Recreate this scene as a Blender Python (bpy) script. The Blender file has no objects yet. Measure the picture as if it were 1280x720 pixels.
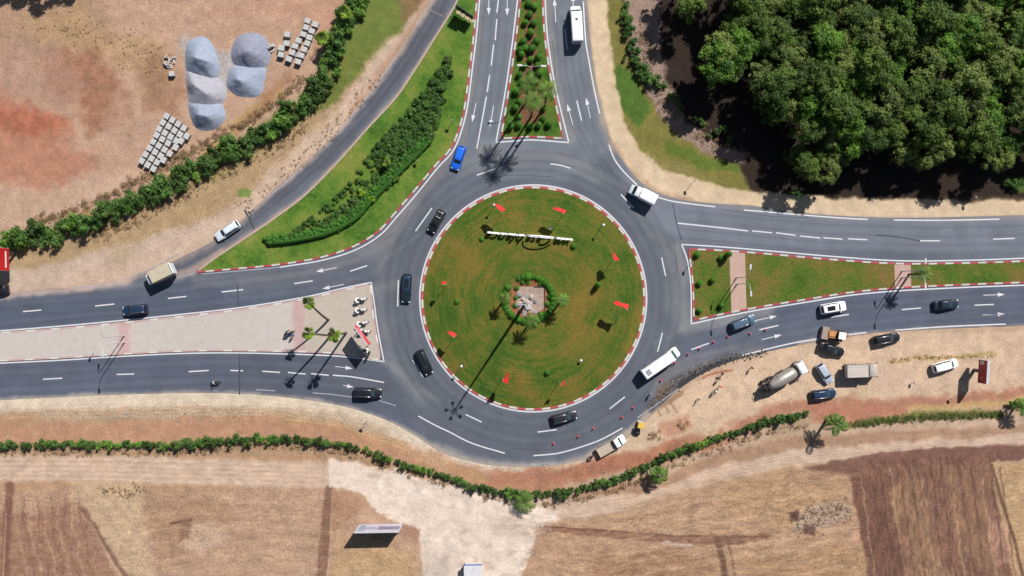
import bpy, bmesh, math, random
import numpy as np
from mathutils import Vector, Matrix
from mathutils.geometry import delaunay_2d_cdt

random.seed(7); RS = np.random.RandomState(7)
S = 0.15; CAMH = 165.0
R = math.radians
scene = bpy.context.scene
C = bpy.data.collections.new('scene_objects'); scene.collection.children.link(C)

def W(px, py):
    return ((px-640.0)*S, (360.0-py)*S)
def G(px, py, h=0.0):
    """ground point whose top (height h) shows at this spot"""
    f = 1.0-h/CAMH
    return ((px-640.0)*S*f, (360.0-py)*S*f)
def lin(c):
    c = c/255.0
    return c/12.92 if c <= 0.04045 else ((c+0.055)/1.055)**2.4
K = 1.55
def alb(r, g, b, k=K):
    return (lin(r)/k, lin(g)/k, lin(b)/k)

# ---------------------------------------------------------------- tags
def tag(o, label=None, cat=None, group=None, kind=None):
    if label: o['label'] = label
    if cat: o['category'] = cat
    if group: o['group'] = group
    if kind: o['kind'] = kind
    return o
def empty(name, loc, rz=0.0, label=None, cat=None, group=None):
    o = bpy.data.objects.new(name, None); C.objects.link(o)
    o.location = loc if len(loc) == 3 else (loc[0], loc[1], 0.0)
    o.rotation_euler = (0, 0, rz); o.empty_display_size = 0.3
    return tag(o, label, cat, group)
def copy_tree(o, parent=None):
    c = o.copy(); C.objects.link(c)
    if parent: c.parent = parent
    for ch in list(o.children):
        copy_tree(ch, c)
    return c

# ---------------------------------------------------------------- materials
MATS = {}
def nmat(name):
    m = bpy.data.materials.new(name); m.use_nodes = True
    nt = m.node_tree; b = nt.nodes['Principled BSDF']
    return m, nt, b
def noise(nt, scale, detail=4, rough=0.6, coord=None, dist=0.0):
    n = nt.nodes.new('ShaderNodeTexNoise')
    n.inputs['Scale'].default_value = scale; n.inputs['Detail'].default_value = detail
    n.inputs['Roughness'].default_value = rough; n.inputs['Distortion'].default_value = dist
    if coord: nt.links.new(coord, n.inputs['Vector'])
    return n
def ramp(nt, src, stops):
    r = nt.nodes.new('ShaderNodeValToRGB')
    e = r.color_ramp.elements
    while len(e) < len(stops): e.new(0.5)
    for i, (p, c) in enumerate(stops):
        e[i].position = p
        if not isinstance(c, (tuple, list)): c = (c, c, c)
        e[i].color = (c[0], c[1], c[2], 1)
    nt.links.new(src, r.inputs[0])
    return r
def mixc(nt, a, b, f, mode='MIX'):
    m = nt.nodes.new('ShaderNodeMix'); m.data_type = 'RGBA'; m.blend_type = mode
    for sock, v in ((m.inputs[6], a), (m.inputs[7], b), (m.inputs[0], f)):
        if isinstance(v, (int, float)): sock.default_value = v
        elif isinstance(v, (tuple, list)): sock.default_value = (v[0], v[1], v[2], 1)
        else: nt.links.new(v, sock)
    return m.outputs[2]
def mth(nt, op, a, b=None):
    m = nt.nodes.new('ShaderNodeMath'); m.operation = op
    for i, v in enumerate((a, b)):
        if v is None: continue
        if isinstance(v, (int, float)): m.inputs[i].default_value = v
        else: nt.links.new(v, m.inputs[i])
    return m.outputs[0]
def bump(nt, b, h, strength=0.5, dist=0.1):
    n = nt.nodes.new('ShaderNodeBump'); n.inputs['Strength'].default_value = strength
    n.inputs['Distance'].default_value = dist
    nt.links.new(h, n.inputs['Height']); nt.links.new(n.outputs[0], b.inputs['Normal'])
def mat(name, col, rough=0.6, metal=0.0, var=0.15, scale=3.0, coat=0.0, bmp=0.0):
    """procedural surface: base colour broken up by noise"""
    if name in MATS: return MATS[name]
    m, nt, b = nmat(name)
    tc = nt.nodes.new('ShaderNodeTexCoord')
    n = noise(nt, scale, 5, 0.65, tc.outputs['Object'])
    r = ramp(nt, n.outputs['Fac'], [(0.3, 1-var), (0.7, 1+var)])
    nt.links.new(mixc(nt, col, r.outputs[0], 1.0, 'MULTIPLY'), b.inputs['Base Color'])
    b.inputs['Roughness'].default_value = rough; b.inputs['Metallic'].default_value = metal
    b.inputs['Coat Weight'].default_value = coat; b.inputs['Coat Roughness'].default_value = 0.06
    if bmp: bump(nt, b, n.outputs['Fac'], bmp, 0.05)
    MATS[name] = m
    return m

# ---------------------------------------------------------------- mesh builder
class MB:
    def __init__(s): s.v = []; s.f = []; s.m = []; s.sm = []
    def add(s, vs, fs, mi=0, smooth=False):
        o = len(s.v); s.v += [tuple(p) for p in vs]
        for f in fs: s.f.append([i+o for i in f]); s.m.append(mi); s.sm.append(smooth)
    def box(s, c, d, mi=0, rz=0.0, bev=0.0, taper=1.0, rx=0.0, ry=0.0):
        M = Matrix.Translation(c) @ Matrix.Rotation(rz, 4, 'Z') @ Matrix.Rotation(ry, 4, 'Y') @ Matrix.Rotation(rx, 4, 'X')
        x, y, z = d[0]/2, d[1]/2, d[2]/2
        if bev > 0:
            b = min(bev, x*.9, y*.9, z*.9)
            loops = []
            for zz, ins in ((-z, b), (-z+b, 0), (z-b, 0), (z, b)):
                t = taper if zz > 0 else 1.0
                X, Y = x*t-ins, y*t-ins; q = b*0.6
                loops.append([(X, Y-q, zz), (X-q, Y, zz), (-X+q, Y, zz), (-X, Y-q, zz), (-X, -Y+q, zz), (-X+q, -Y, zz), (X-q, -Y, zz), (X, -Y+q, zz)])
            vs = [M @ Vector(p) for L in loops for p in L]
            fs = [list(range(7, -1, -1)), list(range(24, 32))]
            for k in range(3):
                for i in range(8):
                    j = (i+1) % 8; fs.append([k*8+i, k*8+j, k*8+8+j, k*8+8+i])
            s.add(vs, fs, mi)
        else:
            t = taper
            vs = [M @ Vector(p) for p in ((-x,-y,-z),(x,-y,-z),(x,y,-z),(-x,y,-z),(-x*t,-y*t,z),(x*t,-y*t,z),(x*t,y*t,z),(-x*t,y*t,z))]
            s.add(vs, [[3,2,1,0],[4,5,6,7],[0,1,5,4],[1,2,6,5],[2,3,7,6],[3,0,4,7]], mi)
        return s
    def tube(s, pts, rad, n=8, mi=0, caps=True, smooth=True):
        pts = [Vector(p) for p in pts]
        if not isinstance(rad, (list, tuple)): rad = [rad]*len(pts)
        vs = []
        for i, p in enumerate(pts):
            d = (pts[min(i+1, len(pts)-1)]-pts[max(i-1, 0)])
            if d.length < 1e-6: d = Vector((0, 0, 1))
            d.normalize()
            a = Vector((1, 0, 0)) if abs(d.x) < 0.8 else Vector((0, 1, 0))
            u = d.cross(a).normalized(); w = d.cross(u)
            for k in range(n):
                t = 2*math.pi*k/n
                vs.append(p + (u*math.cos(t)+w*math.sin(t))*rad[i])
        fs = []
        for i in range(len(pts)-1):
            for k in range(n):
                j = (k+1) % n
                fs.append([i*n+k, (i+1)*n+k, (i+1)*n+j, i*n+j])
        s.add(vs, fs, mi, smooth)
        if caps:
            s.add(vs[:n], [list(range(n))], mi); s.add(vs[-n:], [list(range(n-1, -1, -1))], mi)
        return s
    def prism(s, poly, z0, z1, mi=0, top_mi=None):
        n = len(poly)
        a = sum(poly[i][0]*poly[(i+1) % n][1]-poly[(i+1) % n][0]*poly[i][1] for i in range(n))
        if a < 0: poly = poly[::-1]
        vs = [(p[0], p[1], z0) for p in poly]+[(p[0], p[1], z1) for p in poly]
        s.add(vs, [list(range(n-1, -1, -1))]+[[i, (i+1) % n, n+(i+1) % n, n+i] for i in range(n)], mi)
        s.add(vs[n:], [list(range(n))], mi if top_mi is None else top_mi)
        return s
    def loft(s, rings, mi=0, smooth=True, cap=True):
        n = len(rings[0]); vs = [p for r in rings for p in r]; fs = []
        for i in range(len(rings)-1):
            for k in range(n):
                j = (k+1) % n; fs.append([i*n+k, i*n+j, (i+1)*n+j, (i+1)*n+k])
        if cap: fs += [list(range(n-1, -1, -1)), [(len(rings)-1)*n+k for k in range(n)]]
        s.add(vs, fs, mi, smooth); return s
    def ball(s, c, r, mi=0, nu=10, nv=6, wob=0.0, rng=None):
        vs = []; fs = []
        r = r if isinstance(r, (tuple, list)) else (r, r, r)
        for i in range(nv+1):
            t = math.pi*i/nv
            for k in range(nu):
                p = 2*math.pi*k/nu; q = 1+(rng.uniform(-wob, wob) if rng else 0)
                vs.append((c[0]+r[0]*q*math.sin(t)*math.cos(p), c[1]+r[1]*q*math.sin(t)*math.sin(p), c[2]+r[2]*q*math.cos(t)))
        for i in range(nv):
            for k in range(nu):
                j = (k+1) % nu; fs.append([i*nu+k, (i+1)*nu+k, (i+1)*nu+j, i*nu+j])
        s.add(vs, fs, mi, True); return s
    def build(s, name, mats, parent=None, loc=None, rz=0.0):
        me = bpy.data.meshes.new(name); me.from_pydata(s.v, [], s.f)
        if not isinstance(mats, (list, tuple)): mats = [mats]
        for m in mats: me.materials.append(m)
        me.polygons.foreach_set('material_index', s.m)
        me.polygons.foreach_set('use_smooth', s.sm); me.update()
        o = bpy.data.objects.new(name, me); C.objects.link(o)
        if parent: o.parent = parent
        if loc: o.location = loc; o.rotation_euler = (0, 0, rz)
        return o

# ---------------------------------------------------------------- 2D helpers (photo-plan units -> metres on the ground)
def smooth(pts, step=6.0, closed=False):
    P = [Vector((p[0], p[1])) for p in pts]; n = len(P); out = []
    rng = range(n if closed else n-1)
    for i in rng:
        p0 = P[(i-1) % n] if (closed or i > 0) else P[0]*2-P[1]
        p1 = P[i]; p2 = P[(i+1) % n]
        p3 = P[(i+2) % n] if (closed or i+2 < n) else P[-1]*2-P[-2]
        k = max(1, int((p2-p1).length/step))
        for j in range(k):
            t = j/k; t2 = t*t; t3 = t2*t
            out.append(((2*p1)+(p2-p0)*t+(2*p0-5*p1+4*p2-p3)*t2+(3*p1-p0-3*p2+p3)*t3)*0.5)
    if not closed: out.append(P[-1])
    return [(v.x, v.y) for v in out]
def resample(pts, step):
    P = [Vector(p) for p in pts]; out = [P[0]]; acc = 0.0
    for i in range(len(P)-1):
        a, b = P[i], P[i+1]; L = (b-a).length; t = step-acc
        while t <= L:
            out.append(a+(b-a)*(t/L)); t += step
        acc = (acc+L) % step if L > 0 else acc
    return [tuple(p) for p in out]
def normals(P, closed=False):
    n = len(P); N = []
    for i in range(n):
        a = P[(i-1) % n] if closed else P[max(i-1, 0)]; b = P[(i+1) % n] if closed else P[min(i+1, n-1)]
        d = Vector((b[0]-a[0], b[1]-a[1]))
        if d.length < 1e-9: d = Vector((1, 0))
        d.normalize(); N.append(Vector((-d.y, d.x)))
    return N
def area(P): return sum(P[i][0]*P[(i+1) % len(P)][1]-P[(i+1) % len(P)][0]*P[i][1] for i in range(len(P)))/2
def offset(P, d, closed=True):
    """inward for positive d on a closed ring"""
    sg = 1 if area(P) > 0 else -1
    N = normals(P, closed)
    return [(p[0]+n.x*d*sg, p[1]+n.y*d*sg) for p, n in zip(P, N)]

# numpy painting of albedo onto fine ground meshes (plan coordinates, soft edges, noise-warped)
def vnoise(x, y, seed=0):
    xi = np.floor(x).astype(np.int64); yi = np.floor(y).astype(np.int64); xf = x-xi; yf = y-yi
    def h(a, b):
        n = (a*374761393 + b*668265263 + seed*974634777) & 0x7fffffff
        n = ((n ^ (n >> 13))*1274126177) & 0x7fffffff
        return ((n ^ (n >> 16)) & 0xffff)/65535.0
    u = xf*xf*(3-2*xf); v = yf*yf*(3-2*yf)
    return (h(xi, yi)*(1-u)+h(xi+1, yi)*u)*(1-v)+(h(xi, yi+1)*(1-u)+h(xi+1, yi+1)*u)*v
def fbm(x, y, seed=0, oct=4):
    s = 0; a = 0.5; t = 0
    for i in range(oct):
        s = s+a*vnoise(x, y, seed+i*17); t += a; a *= 0.55; x = x*2.03+13.7; y = y*2.03+5.1
    return s/t
def sdist(x, y, poly, closed=True):
    d = np.full(x.shape, 1e9); ins = np.zeros(x.shape, bool); n = len(poly)
    for i in range(n if closed else n-1):
        ax, ay = poly[i]; bx, by = poly[(i+1) % n]
        dx, dy = bx-ax, by-ay; L = dx*dx+dy*dy+1e-9
        t = np.clip(((x-ax)*dx+(y-ay)*dy)/L, 0, 1)
        d = np.minimum(d, (x-ax-t*dx)**2+(y-ay-t*dy)**2)
        if closed and ay != by:
            c = ((ay > y) != (by > y)) & (x < (bx-ax)*(y-ay)/(by-ay)+ax)
            ins ^= c
    d = np.sqrt(d)
    return np.where(ins, d, -d) if closed else -d
def paint(X, Y, base, layers):
    """layers: (kind, pts, (r,g,b), softness, strength, warp[, width])"""
    col = np.empty(X.shape+(3,)); col[:] = base
    w1 = fbm(X/26, Y/26, 1)-.5; w2 = fbm(X/26, Y/26, 2)-.5
    w3 = fbm(X/6, Y/6, 3, 3)-.5; w4 = fbm(X/6, Y/6, 4, 3)-.5
    for L in layers:
        kind, pts, c, soft, st, warp = L[:6]
        xs = [p[0] for p in pts]; ys = [p[1] for p in pts]; wd = L[6] if len(L) > 6 else 0
        m = soft+warp+wd+4
        sel = (X > min(xs)-m) & (X < max(xs)+m) & (Y > min(ys)-m) & (Y < max(ys)+m)
        if not sel.any(): continue
        x = X[sel]+(w1[sel]*2+w3[sel])*warp; y = Y[sel]+(w2[sel]*2+w4[sel])*warp
        if kind == 'P': d = sdist(x, y, pts)
        else: d = wd/2+sdist(x, y, pts, False)
        a = np.clip(d/soft+0.5, 0, 1); a = a*a*(3-2*a)*st
        if kind == 'N': a = a  # line
        col[sel] = col[sel]*(1-a[:, None])+np.array(c)*a[:, None]
    return col
def to_alb(col, k=K):
    c = np.clip(col, 0, 255)/255.0
    return np.where(c <= 0.04045, c/12.92, ((c+0.055)/1.055)**2.4)/k
def set_attr(me, col3, name='albedo'):
    at = me.color_attributes.new(name, 'FLOAT_COLOR', 'POINT')
    arr = np.ones((len(me.vertices), 4), np.float32); arr[:, :3] = col3
    at.data.foreach_set('color', arr.ravel())

def sheet(name, poly_px, z, grid_px, colorfn, m, kerb_h=None, bulge=0.0):
    """filled polygon with interior points so that its soil/asphalt tone can vary; sides down to the ground if kerb_h"""
    P = [Vector(p) for p in poly_px]; n = len(P)
    xs = [p.x for p in P]; ys = [p.y for p in P]
    gx, gy = np.meshgrid(np.arange(min(xs), max(xs), grid_px), np.arange(min(ys), max(ys), grid_px))
    gx = gx.ravel()+RS.uniform(-.2, .2, gx.size)*grid_px; gy = gy.ravel()+RS.uniform(-.2, .2, gy.size)*grid_px
    d = sdist(gx, gy, poly_px); k = d > grid_px*0.45
    pts = P+[Vector((float(a), float(b))) for a, b in zip(gx[k], gy[k])]
    r = delaunay_2d_cdt(pts, [(i, (i+1) % n) for i in range(n)], [], 1, 1e-5)
    # output_type 1 needs a boundary; keep faces whose centre is inside
    V, F = r[0], r[2]
    cx = np.array([sum(V[i].x for i in f)/len(f) for f in F]); cy = np.array([sum(V[i].y for i in f)/len(f) for f in F])
    ok = sdist(cx, cy, poly_px) > 0
    vx = np.array([v.x for v in V]); vy = np.array([v.y for v in V])
    dd = np.maximum(sdist(vx, vy, poly_px), 0)
    vs = []
    for i, v in enumerate(V):
        a, b = W(v.x, v.y); vs.append((a, b, z+bulge*min(1.0, dd[i]/40.0)))
    fs = []
    for f, o in zip(F, ok):
        if o:
            a = [(vs[i][0], vs[i][1]) for i in f]
            fs.append(list(f) if area(a) > 0 else list(f)[::-1])
    me = bpy.data.meshes.new(name); me.from_pydata(vs, [], fs); me.update()
    set_attr(me, to_alb(colorfn(vx, vy)))
    me.materials.append(m)
    o = bpy.data.objects.new(name, me); C.objects.link(o); o['kind'] = 'structure'
    return o
# ================================================================ camera, light
cam = bpy.data.cameras.new('camera'); co = bpy.data.objects.new('camera', cam); scene.collection.objects.link(co)
cam.sensor_width = 36.0; cam.lens = 36.0/(2*96.0/CAMH); cam.clip_start = 1.0; cam.clip_end = 60000.0
co.location = (0, 0, CAMH); co.rotation_euler = (0, 0, 0); scene.camera = co
ELEV = R(46.0); SD = Vector((33.5, 50.5)).normalized()          # horizontal direction towards the sun
to_sun = Vector((SD.x*math.cos(ELEV), SD.y*math.cos(ELEV), math.sin(ELEV)))
sl = bpy.data.lights.new('sun', 'SUN'); sl.energy = 4.8; sl.angle = R(0.5); sl.color = (1.0, 0.95, 0.90)
so = bpy.data.objects.new('sun', sl); scene.collection.objects.link(so)
so.rotation_euler = (-to_sun).to_track_quat('-Z', 'Y').to_euler(); so.location = (0, 0, 60)
w = bpy.data.worlds.new('World'); scene.world = w; w.use_nodes = True
wn = w.node_tree; sky = wn.nodes.new('ShaderNodeTexSky'); sky.sky_type = 'NISHITA'; sky.sun_disc = False
sky.sun_elevation = ELEV; sky.sun_rotation = math.atan2(SD.x, SD.y); sky.air_density = 1.0; sky.dust_density = 1.0
wn.links.new(sky.outputs[0], wn.nodes['Background'].inputs[0]); wn.nodes['Background'].inputs[1].default_value = 0.05
vs_ = scene.view_settings; vs_.view_transform = 'Standard'; vs_.look = 'None'; vs_.gamma = 1.0; vs_.exposure = 0.42

# ================================================================ ground
def attr_mat(name, fine=1.0, grain=0.22, blot=0.16, streaks=False, rough=0.95, bmp=0.6, speck=0.0):
    m, nt, b = nmat(name)
    at = nt.nodes.new('ShaderNodeAttribute'); at.attribute_name = 'albedo'
    tc = nt.nodes.new('ShaderNodeTexCoord'); P = tc.outputs['Object']
    n1 = noise(nt, 1.6*fine, 6, 0.75, P); n2 = noise(nt, 0.22, 5, 0.6, P); n3 = noise(nt, 6.0*fine, 3, 0.7, P)
    r1 = ramp(nt, n1.outputs['Fac'], [(0.38, 1-grain), (0.5, 1.0), (0.62, 1+grain)])
    r2 = ramp(nt, n2.outputs['Fac'], [(0.3, 1-blot), (0.7, 1+blot)])
    c = mixc(nt, at.outputs['Color'], r2.outputs[0], 1.0, 'MULTIPLY')
    r3 = ramp(nt, n3.outputs['Fac'], [(0.38, 1-grain*.8), (0.62, 1+grain*.8)])
    gr = mixc(nt, r1.outputs[0], r3.outputs[0], 1.0, 'MULTIPLY')
    if streaks:
        fx = nt.nodes.new('ShaderNodeAttribute'); fx.attribute_name = 'texture_mix'
        sp = nt.nodes.new('ShaderNodeSeparateColor'); nt.links.new(fx.outputs['Color'], sp.inputs[0])
        rough_amt = mth(nt, 'MINIMUM', mth(nt, 'ADD', mth(nt, 'MULTIPLY', sp.outputs[2], 1.25), 0.30), 1.0)
        c = mixc(nt, c, mixc(nt, c, gr, 1.0, 'MULTIPLY'), rough_amt)
    else:
        c = mixc(nt, c, gr, 1.0, 'MULTIPLY')
    if streaks:
        for ch, ang, sc in ((0, R(12), (1.1, 0.22, 1)), (1, R(-14), (0.22, 1.2, 1))):
            mp = nt.nodes.new('ShaderNodeMapping'); mp.inputs['Rotation'].default_value = (0, 0, ang)
            mp.inputs['Scale'].default_value = sc; wp = noise(nt, 0.12, 3, .6, P); mp2 = nt.nodes.new('ShaderNodeVectorMath'); mp2.operation = 'MULTIPLY_ADD'; mp2.inputs[1].default_value = (5, 5, 0); nt.links.new(wp.outputs['Color'], mp2.inputs[0]); nt.links.new(P, mp2.inputs[2]); nt.links.new(mp2.outputs[0], mp.inputs['Vector'])
            q = noise(nt, 1.4, 4, 0.6, mp.outputs[0], 0.6)
            rq = ramp(nt, q.outputs['Fac'], [(0.40, (0.74, 0.71, 0.71)), (0.5, (1, 1, 1)), (0.61, (1.30, 1.27, 1.18))])
            c = mixc(nt, c, mixc(nt, c, rq.outputs[0], 1.0, 'MULTIPLY'), sp.outputs[ch])
        # tufts and stones: dark and pale specks where the texture mask says so
        vo = nt.nodes.new('ShaderNodeTexNoise'); vo.inputs['Scale'].default_value = 1.8; vo.inputs['Detail'].default_value = 8
        vo.inputs['Roughness'].default_value = 0.9; vo.inputs['Distortion'].default_value = 0.8; nt.links.new(P, vo.inputs['Vector'])
        rs = ramp(nt, vo.outputs['Fac'], [(0.36, (0.50, 0.44, 0.40)), (0.46, (.95, .94, .93)), (0.56, (1.03, 1.03, 1.02)), (0.66, (1.36, 1.30, 1.20))])
        c = mixc(nt, c, mixc(nt, c, rs.outputs[0], 1.0, 'MULTIPLY'), sp.outputs[2])
    nt.links.new(c, b.inputs['Base Color']); b.inputs['Roughness'].default_value = rough
    b.inputs['Specular IOR Level'].default_value = 0.2
    s = mth(nt, 'ADD', n1.outputs['Fac'], mth(nt, 'MULTIPLY', n3.outputs['Fac'], 0.5))
    bump(nt, b, s, bmp, 0.25)
    return m

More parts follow.
